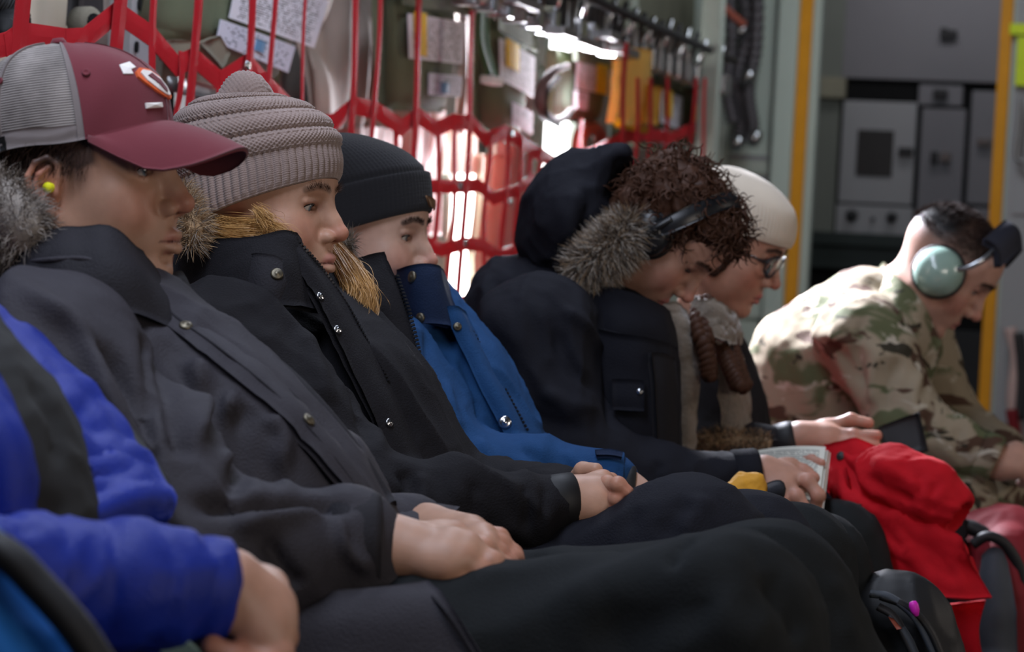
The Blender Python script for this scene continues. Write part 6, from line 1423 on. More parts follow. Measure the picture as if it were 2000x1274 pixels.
# ------------------------------------------------------------------ the person cut by the left edge
def person_blue():
    pe = thing('person', 'person in royal blue puffer jacket over dark shirt, head out of frame at left edge', 'person', (-1.25, 2.02, 0), 'people seated along the wall')
    pl = place((0, -0.075, 0), -420, 330, 1.95, -4, 0, 0, 1.0); skin = (173, 132, 112)
    nk = pl.inv(w(-330, 640, 2.03))[0]
    sh_n, el_n, wr_n = w(-420, 700, 1.80), w(-170, 1130, 1.76), w(434, 1150, 1.93)
    sh_f, el_f, wr_f = w(-160, 700, 2.20), w(100, 1330, 2.20), w(400, 1420, 2.12)
    hipn, knn, ann = w(60, 1520, 1.92), w(960, 1620, 1.86), w(1100, 2200, 1.86)
    hipf, knf, anf = w(150, 1480, 2.10), w(1040, 1560, 2.06), w(1180, 2150, 2.06)
    body = inner_body([([w(-330, 640, 2.03), w(-200, 900, 2.03), w(-20, 1200, 2.03)], [0.09, 0.09, 0.10]), ([sh_n, el_n, wr_n], [0.045, 0.035, 0.028]), ([sh_f, el_f, wr_f], [0.045, 0.035, 0.028]), ([hipn, knn, ann], [0.065, 0.05, 0.04]), ([hipf, knf, anf], [0.065, 0.05, 0.04])])
    R = hand(skin, w(442, 1150, 1.93), [w(524, 1150, 1.98), w(537, 1185, 1.955), w(536, 1225, 1.94), w(524, 1262, 1.93)],
             [[w(552, 1215, 1.99), w(539, 1275, 1.98), w(504, 1300, 1.96)], [w(552, 1245, 1.95), w(524, 1300, 1.94), w(489, 1310, 1.93)], [w(544, 1280, 1.925), w(494, 1300, 1.91), w(461, 1275, 1.905)], [w(524, 1300, 1.915), w(459, 1290, 1.90), w(414, 1262, 1.895)]],
             [w(434, 1200, 1.95), w(464, 1260, 1.97), w(494, 1300, 1.985)], wr=0.029, forearm=w(294, 1140, 1.89), palmr=0.0175, kn=0.0135, fr=(0.0115, 0.0108, 0.0095))
    L = hand(skin, w(410, 1420, 2.12), [w(490, 1430, 2.10), w(495, 1440, 2.08), w(492, 1452, 2.06), w(485, 1465, 2.05)], [[w(530, 1440, 2.09), w(550, 1460, 2.08)], [w(532, 1452, 2.07), w(550, 1470, 2.06)], [w(528, 1466, 2.05), w(545, 1482, 2.05)], [w(515, 1480, 2.04), w(530, 1492, 2.04)]], [w(430, 1430, 2.08), w(470, 1450, 2.04), w(500, 1465, 2.02)], h=0.004)
    sd = head_sdf(neck=nk)
    vis_head(pe, pl, sd, lambda Q: head_colors(Q, skin), h=0.004, extra=[R, L, body + ((150, 120, 105),)])
    for sy in (1, -1): eyeball(pe, pl, sy)
    S = Sdf(); S.add(ell((-0.012, 0, 0.055), (0.100, 0.084, 0.085))); S.sub(ell((0.10, 0, -0.01), (0.06, 0.09, 0.085)), 0.01); S.inter(half((0.3, 0, -1), (0, 0, -0.01)), 0.01)
    V, F = S.mesh(0.006); obj('hair', pl(V), F, M['hair_dark'], pe)
    S = Sdf(); S.chain([w(-330, 680, 2.03), w(-180, 800, 2.03), w(-70, 920, 2.02), w(-20, 1100, 2.02)], [0.09, 0.10, 0.095, 0.10], 0.05)
    stk = [([(60, 740), (110, 820), (120, 930)], 0.010, -0.008), ([(20, 980), (80, 990), (140, 1010)], 0.012, -0.008)]
    V, F = cloth(S, 0.006, 0.006, 10, 191, (0, 0, 1), 2.0, stk); obj('shirt', V, F, M['shirt'], pe)
    def quilt(V, F, a, b, per, amp):
        N = vnormals(V, F); ax = nrm(np.asarray(b) - a); t = (V - a) @ ax + 0.006 * (vnoise(V * 22, 5) - 0.5) * 2
        return V + N * (amp * (np.abs(np.sin(t * math.pi / per)) ** 0.6 - 0.6) * (0.5 + vnoise(V * 12, 9)))[:, None]
    S = Sdf(); S.chain([el_n, w(60, 1142, 1.83), w(260, 1144, 1.885), w(388, 1150, 1.915)], [0.060, 0.047, 0.046, 0.040], 0.02); S.chain([sh_n, el_n], [0.08, 0.062], 0.03)
    V, F = cloth(S, 0.005, 0.005, 12, 201, (0, 0.2, 1), 2.0); V = quilt(V, F, el_n, wr_n, 0.038, 0.0042); obj('jacket_sleeve', V, F, M['royal'], pe)
    S = Sdf(); S.chain([sh_f, el_f, wr_f], [0.085, 0.065, 0.045], 0.03); S.chain([w(-380, 660, 2.05), w(-300, 900, 2.03), w(-200, 1100, 2.03)], [0.11, 0.13, 0.13], 0.05); S.sub(cap(w(-200, 650, 1.95), w(0, 1100, 1.95), 0.10, 0.12), 0.03)
    V, F = cloth(S, 0.008, 0.006, 10, 211, (0, 0, 1), 2.0); obj('jacket_body', V, F, M['royal'], pe)
    pan = sheet_obj('far_front_panel', [[w(-60, 590, 2.18), w(20, 645, 2.19), w(110, 710, 2.20), w(190, 790, 2.20), w(255, 870, 2.19), w(305, 940, 2.17), w(318, 985, 2.15), w(290, 1020, 2.12)],
                                  [w(-70, 630, 2.10), w(0, 690, 2.10), w(80, 765, 2.105), w(150, 840, 2.11), w(200, 910, 2.105), w(240, 965, 2.09), w(250, 1000, 2.08), w(235, 1030, 2.07)],
                                  [w(-80, 680, 2.04), w(-10, 735, 2.035), w(60, 800, 2.04), w(110, 865, 2.05), w(145, 930, 2.05), w(165, 985, 2.045), w(170, 1015, 2.04), w(160, 1040, 2.04)]], 0.022, 'royal', pe, 7, 8, 0.008, 20, 7)
    b = MB(); b.tube(crom([w(-60, 590, 2.185), w(20, 643, 2.195), w(112, 706, 2.205), w(193, 786, 2.205), w(259, 866, 2.195), w(309, 938, 2.175), w(322, 985, 2.155), w(292, 1024, 2.12)], 8), 0.009, 10); b.build('zip_edge', M['black_rubber'], pe, True)
    b = MB(); c = w(426, 1150, 1.926); ax = nrm(w(442, 1152, 1.93) - w(264, 1140, 1.89)); b.lathe([(0.0400, -0.030), (0.0425, -0.006), (0.0415, 0.006), (0.037, 0.010), (0.030, 0.006), (0.030, -0.02)], c, ax, 36); b.build('cuff', M['royal'], pe, True)
    sheet_obj('near_front_panel', [[w(-120, 760, 1.86), w(-90, 860, 1.85), w(-70, 960, 1.84), w(-60, 1060, 1.84)], [w(-50, 740, 1.86), w(-5, 830, 1.85), w(20, 920, 1.845), w(25, 1050, 1.84)], [w(-25, 740, 1.90), w(20, 830, 1.89), w(46, 920, 1.885), w(52, 1050, 1.88)]], 0.024, 'royal', pe, 5, 6, 0.006, 14, 9)
    S = Sdf(); S.chain([hipn, knn, ann], [0.095, 0.08, 0.07], 0.05); S.chain([hipf, knf, anf], [0.095, 0.08, 0.07], 0.05, 0.04)
    V, F = cloth(S, 0.011, 0.005, 8, 221, (0.9, 0, 0.3), 2.0); obj('trousers', V, F, M['trousers'], pe)
person_blue()
# ------------------------------------------------------------------ red webbing seat back
net = thing('webbing_net', 'red nylon webbing seat back stretched along the side wall behind the people', 'net', (XN, 3.8, 0.4))
def strap_v(px, wd, py0=-80, py1=760, X=XN, ref=120, bow=0.0, m='webbing'):
    a = wx(px, ref, X); zt = wx(px, py0, X)[2]; zb = wx(px, py1, X)[2]; n = 14; rows = []
    for s in np.linspace(0, 1, n):
        z = zt * (1 - s) + zb * s; o = 0.004 * math.sin(s * 9 + px)
        rows.append([A(X + o, a[1] - wd / 2, z), A(X + o + 0.0006, a[1], z), A(X + o, a[1] + wd / 2, z)])
    bb = MB(); bb.sheet(rows, 0.0022, mu=2, mv=1); return bb.build('strap', M[m], net, False)
def band(pts, wd, X=XN - 0.006):
    for i in range(len(pts) - 1):
        a, c = wx(*pts[i], X), wx(*pts[i + 1], X); d = nrm(c - a); up = nrm(np.cross(d, A(1, 0, 0))); up = up if up[2] > 0 else -up
        ext = 0.006; a2, c2 = a - d * ext, c + d * ext
        off = A(0.0012 * (i % 2), 0, 0)
        rows = [[a2 + up * wd / 2 + off, (a2 + c2) / 2 + up * wd / 2 + off, c2 + up * wd / 2 + off], [a2 + off, (a2 + c2) / 2 + off + A(0.002, 0, 0), c2 + off], [a2 - up * wd / 2 + off, (a2 + c2) / 2 - up * wd / 2 + off, c2 - up * wd / 2 + off]]
        bb = MB(); bb.sheet(rows, 0.0022, mu=2, mv=2); bb.build('cross_strap', M['webbing'], net, False)
for px, wd in ((40, 0.043), (228, 0.043), (299, 0.022), (378, 0.030), (484, 0.028), (529, 0.019), (594, 0.012), (690, 0.030), (735, 0.022), (815, 0.034), (921, 0.036)): strap_v(px, wd)
strap_v(352, 0.018, 100, 400, XN - 0.004); strap_v(432, 0.022, 140, 400, XN - 0.004); strap_v(784, 0.030, 245, 640, XN - 0.004)
for px, wd, y0 in ((853, 0.022, 245), (884, 0.022, 235), (950, 0.020, 265), (986, 0.024, 255), (1012, 0.024, 265), (1034, 0.030, 280), (1052, 0.030, 290), (1072, 0.026, 310), (1100, 0.024, 320), (1128, 0.030, 230)): strap_v(px, wd * 1.35, y0, 660, XN - 0.004, ref=400)
for px in (1216, 1243, 1268, 1300, 1352, 1374): strap_v(px, 0.040, 80 if px == 1216 else 150, 560, XN + 0.09, ref=250)
band([(-40, 100), (12, 86), (40, 66), (130, 78), (165, 76), (228, 24), (299, 74), (345, 128), (378, 112), (430, 158), (484, 122), (516, 160), (560, 205)], 0.033)
band([(600, 246), (650, 240), (690, 206), (735, 216), (784, 250), (815, 226), (853, 252), (884, 238), (921, 240), (950, 272), (986, 258), (1012, 272), (1034, 290), (1052, 300), (1092, 324), (1128, 306)], 0.034)
band([(760, 372), (830, 364), (898, 364), (934, 362), (964, 388), (1010, 372), (1040, 350), (1070, 372), (1100, 356)], 0.030)
band([(760, 480), (830, 474), (862, 488), (908, 476), (944, 480), (974, 502), (1014, 486), (1050, 470)], 0.030)
band([(800, 590), (862, 600), (914, 588), (980, 612)], 0.030)
band([(1128, 306), (1160, 300), (1216, 268), (1268, 262), (1310, 270), (1352, 250), (1390, 240)], 0.034, XN + 0.014)
band([(1180, 410), (1240, 400), (1300, 395), (1360, 380)], 0.030, XN + 0.014)
for px, py in ((482, 128), (898, 364), (908, 476), (995, 394), (998, 260)):
    b = MB(); b.lathe([(0.0035, 0.001), (0.0060, 0.0035), (0.0085, 0.0030), (0.0095, 0.0)][::-1], wx(px, py, XN + 0.003), (1, -0.1, 0), 18); b.build('grommet', M['steel'], net, True)
b = MB(); b.sheet([[A(XN - 0.02, 1.6, 0.36), A(-1.35, 1.6, 0.345), A(-0.98, 1.6, 0.36)], [A(XN - 0.02, 3.7, 0.36), A(-1.35, 3.7, 0.33), A(-0.98, 3.7, 0.36)], [A(XN - 0.02, 5.6, 0.36), A(-1.35, 5.6, 0.345), A(-0.98, 5.6, 0.36)]], 0.006, mu=6, mv=4); seat = b.build('seat_pan', M['webbing'], net, True)
b = MB(); b.tube([A(-0.97, 1.6, 0.36), A(-0.97, 5.6, 0.36)], 0.016, 12); b.build('front_tube', M['alu'], net, True)
for y in (1.7, 2.75, 3.8, 4.85, 5.55):
    b = MB(); b.tube([A(-0.97, y, 0.36), A(-0.97, y, 0.0)], 0.013, 10); b.build('seat_leg', M['alu'], net, True)
# ------------------------------------------------------------------ rail with fittings above the seats
rl = thing('seat_rail', 'long grey metal rail with clamps and hooks above the seat webbing', 'rail', tuple(wx(1200, 90, -1.60)))
def rp(px, dy=0): return wx(px, 0 + (px - 960) * 0.372 + dy, -1.60)
P0_, P1_ = rp(820), rp(1402)
b = MB(); b.tube([P0_, P1_], 0.022, 14); b.build('tube', M['alu'], rl, True)
b = MB(); b.tube([P0_ + A(0.05, 0, 0.075), P1_ + A(0.05, 0, 0.075)], 0.012, 10); b.build('upper_tube', M['dark_grey'], rl, True)
rng_ = random.Random(4)
for i, px in enumerate((905, 940, 972, 1000, 1030, 1062, 1090, 1115, 1140, 1162, 1185, 1205, 1222, 1240, 1258, 1274, 1292, 1310, 1328, 1345, 1362, 1380)):
    c = rp(px); s = 0.6 + 0.6 * rng_.random()
    b = MB(); b.box(c + A(-0.02, -0.028 * s, -0.034), c + A(0.035, 0.028 * s, 0.030 + 0.03 * (i % 3 == 0)), 0.006); b.build('clamp', M['steel' if i % 3 else 'alu'], rl)
    b = MB(); b.tube([c + A(0.03, 0, 0.02), c + A(0.045, 0.01, 0.08 + 0.03 * s)], 0.008, 8); b.build('pin', M['steel' if i % 2 else 'dark_grey'], rl, True)
for px, dy, wy in ((985, -6, 0.10), (1068, 22, 0.07), (1110, 26, 0.12), (1160, -6, 0.06), (1190, 14, 0.10)):
    c = rp(px, dy); b = MB(); b.box(c + A(0.01, -wy, -0.012), c + A(0.06, wy, 0.010), 0.004); b.build('latch_plate', M['alu'], rl)
for px in (1010, 1085, 1150, 1185):
    c = rp(px, -28); b = MB(); b.box(c + A(-0.02, -0.05, -0.05), c + A(0.03, 0.05, 0.05), 0.008); b.build('ratchet_box', M['dark_grey'], rl)
b = MB(); c = rp(985, -40); b.box(c + A(-0.05, -0.25, -0.05), c + A(0.03, 0.25, 0.10), 0.01); b.build('shroud', M['olive_quilt'], rl)
# ------------------------------------------------------------------ pouches hanging behind the seats
def pouch(label, q, X, th, parts, tilt=0.0, grp='olive equipment pouches'):
    """q: corners (top-left, top-right, bottom-right, bottom-left) in the photograph, standing at depth X"""
    P = [wx(x, y, X) for x, y in q]; org = (P[2] + P[3]) / 2
    t = thing('equipment_pouch', label, 'pouch', tuple(org), grp)
    def uv(u, v, off=0.0):
        return P[0] * (1 - u) * (1 - v) + P[1] * u * (1 - v) + P[2] * u * v + P[3] * (1 - u) * v + A(off - th * 1.1, 0, 0)
    n, m = 11, 13; front = []; back = []
    for j in range(m):
        for i in range(n):
            u, v = i / (n - 1), j / (m - 1); e = (1 - abs(2 * u - 1) ** 5) * (1 - abs(2 * v - 1) ** 6)
            front.append(uv(u, v, th * (0.25 + 0.75 * e) + 0.004 * math.sin(7 * u + 5 * v))); back.append(uv(u, v, -th * 0.3))
    V = np.array(front + back); k = n * m; F = [f[::-1] for f in grid_faces(m, n)]; F2 = [tuple(k + i for i in f[::-1]) for f in F]
    rim = list(range(n)) + [i * n + n - 1 for i in range(1, m)] + [(m - 1) * n + j for j in range(n - 2, -1, -1)] + [i * n for i in range(m - 2, 0, -1)]
    F = F + F2 + [(rim[a], rim[(a + 1) % len(rim)], k + rim[(a + 1) % len(rim)], k + rim[a])[::-1] for a in range(len(rim))]
    body = obj('body', V, F, M['olive'], t)
    b = MB(); b.sheet([[uv(u, -0.01, th * 1.05) for u in (-0.01, 0.5, 1.01)], [uv(u, 0.10, th * 1.12) for u in (-0.01, 0.5, 1.01)], [uv(u, 0.16, th * 1.10) for u in (-0.01, 0.5, 1.01)]], 0.006, mu=3, mv=3); b.build('flap', M['olive'], t, True)
    for kind, u0, v0, u1, v1 in parts:
        m_ = {'placard': 'placard', 'tab': 'yellow_tab', 'label': 'label', 'dot': 'blue_dot', 'pocket': 'olive'}[kind]; off = th * {'placard': 1.10, 'tab': 1.22, 'label': 1.14, 'dot': 1.20, 'pocket': 1.08}[kind]
        printed({'placard': 'placard', 'tab': 'yellow_tab', 'label': 'card_label', 'dot': 'blue_seal', 'pocket': 'pocket'}[kind], uv(u0, v1, off), uv(u1, v1, off), uv(u1, v0, off), uv(u0, v0, off), M[m_], t, 0.002, 5, 0.002)
    return t
pouch('large olive canvas pouch with printed white placard behind the knit hat, nearest of the pouches', [(352, -140), (668, -70), (592, 176), (330, 60)], -1.74, 0.06,
      [('placard', 0.36, 0.30, 0.985, 0.68), ('label', 0.30, 0.72, 0.84, 0.93), ('dot', 0.55, 0.78, 0.62, 0.87)])
pouch('olive canvas pouch with white placard and yellow tab above the black beanie', [(786, -30), (916, -6), (902, 222), (796, 216)], -1.70, 0.05,
      [('placard', 0.06, 0.22, 0.96, 0.58), ('tab', 0.12, 0.20, 0.30, 0.55), ('label', 0.36, 0.68, 0.95, 0.86), ('dot', 0.55, 0.75, 0.70, 0.84)])
pouch('olive pouch with folded white placard and wide yellow tab right of the green strap', [(972, 22), (1048, 66), (1042, 282), (976, 250)], -1.68, 0.05,
      [('placard', 0.03, 0.22, 0.97, 0.58), ('tab', 0.14, 0.20, 0.48, 0.44), ('label', 0.34, 0.72, 0.93, 0.92)])
pouch('small olive pouch with yellow tab between the brown loop and the amber bag', [(1118, 96), (1204, 118), (1196, 246), (1112, 232)], -1.68, 0.05,
      [('placard', 0.10, 0.12, 0.97, 0.55), ('tab', 0.52, 0.12, 0.76, 0.56), ('label', 0.05, 0.58, 0.38, 0.84)])
pouch('olive pouch with white placard just right of the amber bag', [(1240, 122), (1290, 140), (1284, 290), (1240, 272)], -1.66, 0.05, [('placard', 0.05, 0.22, 0.97, 0.66), ('tab', 0.10, 0.20, 0.34, 0.52)])
pouch('olive pouch with white placard and yellow tab, second right of the amber bag', [(1288, 140), (1336, 160), (1330, 304), (1286, 288)], -1.64, 0.05, [('placard', 0.06, 0.22, 0.97, 0.66), ('tab', 0.16, 0.20, 0.46, 0.56), ('label', 0.10, 0.74, 0.7, 0.95)])
pouch('small olive pouch nearest the end of the rail', [(1346, 158), (1386, 172), (1382, 290), (1346, 280)], -1.62, 0.05, [('placard', 0.5, 0.35, 0.97, 0.7), ('tab', 0.14, 0.34, 0.5, 0.84)])
# amber bag, brown loop, green strap, buckle strap
t = thing('amber_bag', 'amber yellow plastic bag hanging from the rail behind the hood', 'bag', tuple(wx(1228, 260, -1.60)), None)
q = [wx(1210, 92, -1.60), wx(1264, 100, -1.60), wx(1246, 252, -1.60), wx(1192, 240, -1.60)]
def bl(q, u, v, off=0): return q[0] * (1 - u) * (1 - v) + q[1] * u * (1 - v) + q[2] * u * v + q[3] * (1 - u) * v + A(off, 0, 0)
b = MB(); b.sheet([[bl(q, u, v, 0.03 * math.sin(u * math.pi)) for u in np.linspace(0, 1, 5)] for v in np.linspace(0, 1, 6)], 0.03, mu=3, mv=3, disp=lambda P: 0.006 * folds(P, 16, 4)); b.build('bag_body', M['amber'], t, True)
b = MB(); b.sheet([[bl(q, u, v, 0.05) for u in (0.5, 0.75, 0.98)] for v in (0.45, 0.7, 0.95)], 0.012, mu=3, mv=3); b.build('bag_pocket', M['glove_yellow'], t, True)
b = MB(); b.tube([bl(q, u, 1.0, 0.02) for u in np.linspace(0, 1, 6)], 0.012, 8); b.build('bag_hem', M['yellow_tab'], t, True)
t = thing('padded_loop', 'brown padded C-shaped loop hanging from the rail', 'loop', tuple(wx(1075, 240, -1.62)))
P = [wx(x, y, -1.62) for x, y in ((1108, 128), (1080, 140), (1060, 165), (1054, 195), (1062, 222), (1082, 236), (1104, 228), (1116, 214))]
b = MB(); b.tube(crom(P, 6), [0.0125 * (0.7 + 0.5 * math.sin(3.1 * k / 42)) for k in range(43)], 12, True, (1.0, 0.7)); b.build('padding', M['maroon_brown'], t, True)
b = MB(); b.tube(crom([p + A(0.012, 0.01, -0.012) for p in P[1:6]], 5), 0.006, 8); b.build('inner_edge', M['black_rubber'], t, True)
t = thing('hanging_strap', 'green webbing strap with a pale end hanging from the rail', 'strap', tuple(wx(958, 160, -1.66)))
a, c = wx(944, 15, -1.66), wx(960, 150, -1.66); b = MB(); b.sheet([[a - A(0, 0.035, 0), a + A(0, 0.035, 0)], [(a + c) / 2 - A(0.01, 0.03, 0), (a + c) / 2 + A(-0.01, 0.045, 0)], [c - A(0, 0.02, 0), c + A(0, 0.05, 0)]], 0.01, mu=5, mv=3); b.build('webbing', M['green_web'], t, True)
b = MB(); b.box(c + A(-0.02, -0.03, -0.018), c + A(0.015, 0.055, 0.002), 0.006); b.build('strap_end', M['white'], t)
t = thing('canvas_strap', 'grey canvas strap end below the large pouch behind the red webbing', 'strap', tuple(wx(420, 130, -1.70)))
for q_, m_ in (([(318, 78), (372, 78), (385, 112), (318, 118)], 'grey_web'), ([(385, 85), (425, 70), (445, 104), (430, 132)], 'grey_web')):
    P = [wx(x, y, -1.69) for x, y in q_]; b = MB(); b.sheet([[P[0], P[1]], [P[3], P[2]]], 0.012, mu=4, mv=4, disp=lambda Q: 0.003 * folds(Q, 20, 3)); b.build('webbing', M[m_], t, True)
t = thing('metal_tray', 'dented grey metal tray edge behind the maroon brim', 'tray', tuple(wx(380, 180, -1.78)))
P = [wx(x, y, -1.78) for x, y in ((338, 150), (418, 172), (420, 200), (338, 178))]; b = MB(); b.sheet([[P[0], P[1]], [P[3], P[2]]], 0.02, mu=2, mv=4); b.build('tray_edge', M['alu'], t, True)
P = [wx(x, y, -1.80) for x, y in ((330, 178), (560, 240), (560, 420), (330, 420))]; b = MB(); b.sheet([[P[0], P[1]], [P[3], P[2]]], 0.02, mu=2, mv=4); b.build('dark_backdrop', M['dark_grey'], t, True)  # the larger sheet is an added dark backdrop below the metal edge
t = thing('corrugated_hose', 'black corrugated hose at the top left edge', 'hose', tuple(wx(20, 60, -1.75)))
P = crom([wx(-30, -10, -1.78), wx(12, 20, -1.76), wx(22, 45, -1.75), wx(5, 70, -1.74)], 30); b = MB(); b.tube(P, 0.026 * (1 + 0.14 * np.sin(np.arange(len(P)) * 1.7)), 14); b.build('hose', M['black_rubber'], t, True)
t = thing('valve', 'small round grey valve with dark star-shaped centre behind the red webbing', 'valve', tuple(wx(155, 45, -1.74)))
c = wx(157, 48, -1.74); b = MB(); b.lathe([(0.0, 0.03), (0.020, 0.03), (0.026, 0.024), (0.028, 0.0)][::-1], c, (1, -0.4, 0.1), 24); b.build('housing', M['grey_web'], t, True)
b = MB()
for k in range(6): b.box((-0.0025, -0.014, 0.0), (0.0025, 0.014, 0.004), 0, np.stack([*frame_of(nrm(A(1, -0.4, 0.1)))], 1) @ rotm(0, 0, 0) @ A([math.cos(k * .52), -math.sin(k * .52), 0], [math.sin(k * .52), math.cos(k * .52), 0], [0, 0, 1]), c + nrm(A(1, -0.4, 0.1)) * 0.031)
b.build('star', M['black_hole'], t)
P = [wx(x, y, -1.80) for x, y in ((145, -30), (190, -30), (192, 40), (140, 50))]; b = MB(); b.sheet([[P[0], P[1]], [P[3], P[2]]], 0.02, mu=4, mv=4); b.build('bracket', M['dark_grey'], t, True)
t = thing('copper_pipe', 'rust-brown bent pipe low on the wall beside the navy hood', 'pipe', tuple(wx(1130, 380, -1.70)))
b = MB(); b.tube(crom([wx(1124, 420, -1.70), wx(1126, 330, -1.70), wx(1132, 268, -1.70), wx(1150, 250, -1.70), wx(1170, 262, -1.70), wx(1176, 300, -1.70)], 10), 0.020, 12); b.build('tube', M['rust'], t, True)
b = MB(); b.lathe([(0.022, -0.02), (0.028, -0.016), (0.028, 0.016), (0.022, 0.02)], wx(1126, 330, -1.70), (0, 0, 1), 18); b.build('collar_ring', M['brown_quilt'], t, True)
# ------------------------------------------------------------------ things on laps and floor
bk = thing('book', 'open paperback book held under the reader\'s hand', 'book', tuple(w(1540, 960, 3.96)))
p00, p10, p11, p01 = w(1450, 965, 3.93), w(1598, 990, 3.93), w(1612, 880, 4.14), w(1450, 893, 4.14)
printed('page', p00, p10, p11, p01, M['page'], bk, 0.012, 10, 0.006)
q10, q11 = w(1606, 998, 3.95), w(1620, 886, 4.16)
b = MB(); b.sheet([[p10 + A(0.002, 0, 0), p11 + A(0.002, 0, 0)], [q10, q11]], 0.004, mu=3, mv=4); b.build('page_edges', M['paper'], bk, True)
b = MB(); b.sheet([[p00 - A(0, 0, 0.012), p01 - A(0, 0, 0.012)], [q10 - A(0, 0, 0.014), q11 - A(0, 0, 0.014)]], 0.003, mu=3, mv=3); b.build('cover', M['white'], bk, True)
gl = thing('work_glove', 'yellow leather work glove with black knit cuff lying on a lap', 'glove', tuple(w(1470, 1000, 3.72)))
S = Sdf(); S.add(fcap(w(1435, 1000, 3.66), w(1458, 950, 3.68), 0.030, 0.020, 0.55, (0, 1, 0))); S.add(fcap(w(1455, 1010, 3.66), w(1470, 955, 3.68), 0.024, 0.014, 0.6, (0, 1, 0)), 0.015); S.add(cap(w(1420, 985, 3.66), w(1440, 955, 3.67), 0.016, 0.010), 0.02); S.add(cap(w(1470, 1010, 3.67), w(1472, 960, 3.69), 0.010, 0.008), 0.01)
V, F = cloth(S, 0.003, 0.003, 25, 3, (0, 0, 1), 2.0, [([(1440, 960), (1450, 990), (1448, 1010)], 0.004, -0.004), ([(1462, 955), (1464, 985), (1462, 1005)], 0.004, -0.003)]); obj('glove_palm', V, F, M['glove_yellow'], gl)
sheet_obj('cuff', [[w(1474, 966, 3.70), w(1500, 950, 3.70), w(1522, 944, 3.70), w(1528, 956, 3.71)], [w(1474, 980, 3.68), w(1500, 966, 3.68), w(1520, 960, 3.68), w(1526, 968, 3.69)], [w(1474, 996, 3.69), w(1500, 982, 3.69), w(1518, 974, 3.69), w(1522, 978, 3.70)]], 0.010, 'glove_black', gl, 4, 4, 0.001)
sheet_obj('cuff_trim', [[w(1470, 990, 3.675), w(1498, 982, 3.675), w(1522, 970, 3.68)], [w(1472, 1000, 3.67), w(1500, 994, 3.67), w(1516, 984, 3.675)], [w(1474, 1004, 3.68), w(1498, 1000, 3.68), w(1510, 992, 3.685)]], 0.008, 'glove_yellow', gl, 4, 4, 0.001)
# red parka lying over a lap
rd = thing('red_parka', 'bright red parka draped over a lap with sleeve and dark snaps', 'jacket', tuple(w(1750, 1100, 4.3)))
S = Sdf(); S.chain([w(1665, 905, 4.22), w(1740, 935, 4.18), w(1815, 970, 4.16), w(1850, 995, 4.16)], [0.030, 0.046, 0.048, 0.045], 0.02)
S.sub(cap(w(1858, 1002, 4.155), w(1900, 1030, 4.15), 0.028, 0.036), 0.010)
stk = [([(1700, 890), (1760, 930), (1800, 960)], 0.012, 0.008), ([(1690, 930), (1750, 965), (1790, 985)], 0.010, -0.008), ([(1830, 940), (1815, 980), (1825, 1010)], 0.007, -0.006), ([(1790, 925), (1800, 950), (1795, 980)], 0.008, -0.005)]
V, F = cloth(S, 0.005, 0.009, 14, 5, (0.8, 0, -0.5), 2.0, stk); obj('sleeve', V, F, M['red_cloth'], rd)
def fd(a, fr, sd): return lambda P: a * folds(P, fr, sd, axis=(0.7, 0, -0.7), stretch=2.5)
b = MB(); b.sheet([[w(1616, 872, 4.24), w(1650, 868, 4.22), w(1690, 872, 4.22), w(1730, 890, 4.22)], [w(1622, 940, 4.19), w(1665, 935, 4.17), w(1710, 940, 4.17), w(1760, 975, 4.17)], [w(1655, 1020, 4.16), w(1695, 1015, 4.14), w(1745, 1020, 4.14), w(1800, 1030, 4.15)],
                   [w(1675, 1090, 4.15), w(1720, 1080, 4.13), w(1790, 1065, 4.12), w(1870, 1055, 4.13)], [w(1725, 1125, 4.14), w(1765, 1115, 4.12), w(1830, 1105, 4.11), w(1900, 1100, 4.12)], [w(1760, 1168, 4.13), w(1810, 1162, 4.11), w(1870, 1170, 4.10), w(1938, 1166, 4.11)]], 0.012, mu=8, mv=8, disp=fd(0.022, 12, 9)); o = b.build('body', M['red_cloth'], rd, True)
Vf, Nf = obj_vn(o)
for px, py in ((1640, 892), (1671, 992)): snap(rd, Vf, Nf, px, py, 0.0078, 'dark_grey')
b = MB(); b.sheet([[w(1618, 880, 4.24), w(1625, 940, 4.20), w(1658, 1020, 4.18), w(1678, 1090, 4.17), w(1725, 1130, 4.16), w(1790, 1172, 4.15)], [w(1655, 905, 4.20), w(1664, 950, 4.165), w(1690, 1020, 4.145), w(1708, 1085, 4.135), w(1740, 1115, 4.13), w(1800, 1150, 4.12)]], 0.010, mu=4, mv=6, disp=fd(0.003, 20, 4)); b.build('placket', M['red_cloth'], rd, True)
b = MB(); b.sheet([[w(1688, 1100, 4.20), w(1740, 1140, 4.19), w(1800, 1180, 4.18)], [w(1690, 1130, 4.22), w(1735, 1165, 4.21), w(1790, 1196, 4.20)]], 0.010, mu=4, mv=6, disp=fd(0.004, 20, 6)); b.build('lining', M['red_dark'], rd, True)
b = MB(); b.sheet([[w(1855, 1180, 4.16), w(1890, 1176, 4.15), w(1925, 1172, 4.15)], [w(1870, 1220, 4.16), w(1895, 1230, 4.15), w(1912, 1235, 4.15)], [w(1880, 1280, 4.17), w(1905, 1300, 4.16), w(1925, 1310, 4.16)]], 0.010, mu=6, mv=6, disp=fd(0.004, 18, 2)); b.build('lower_hem', M['red_cloth'], rd, True)
# black tablet case on the airman's side
t = thing('tablet_case', 'flat black case held between the two farthest people', 'case', tuple(w(1760, 900, 4.6)))
P = [w(1722, 838, 4.62), w(1796, 806, 4.62), w(1812, 880, 4.60), w(1735, 905, 4.60)]; b = MB(); b.sheet([[P[0], P[1]], [P[3], P[2]]], 0.022, mu=6, mv=6, disp=lambda Q: 0.010 * folds(Q, 12, 3)); b.build('case_body', M['black_rubber'], t, True)
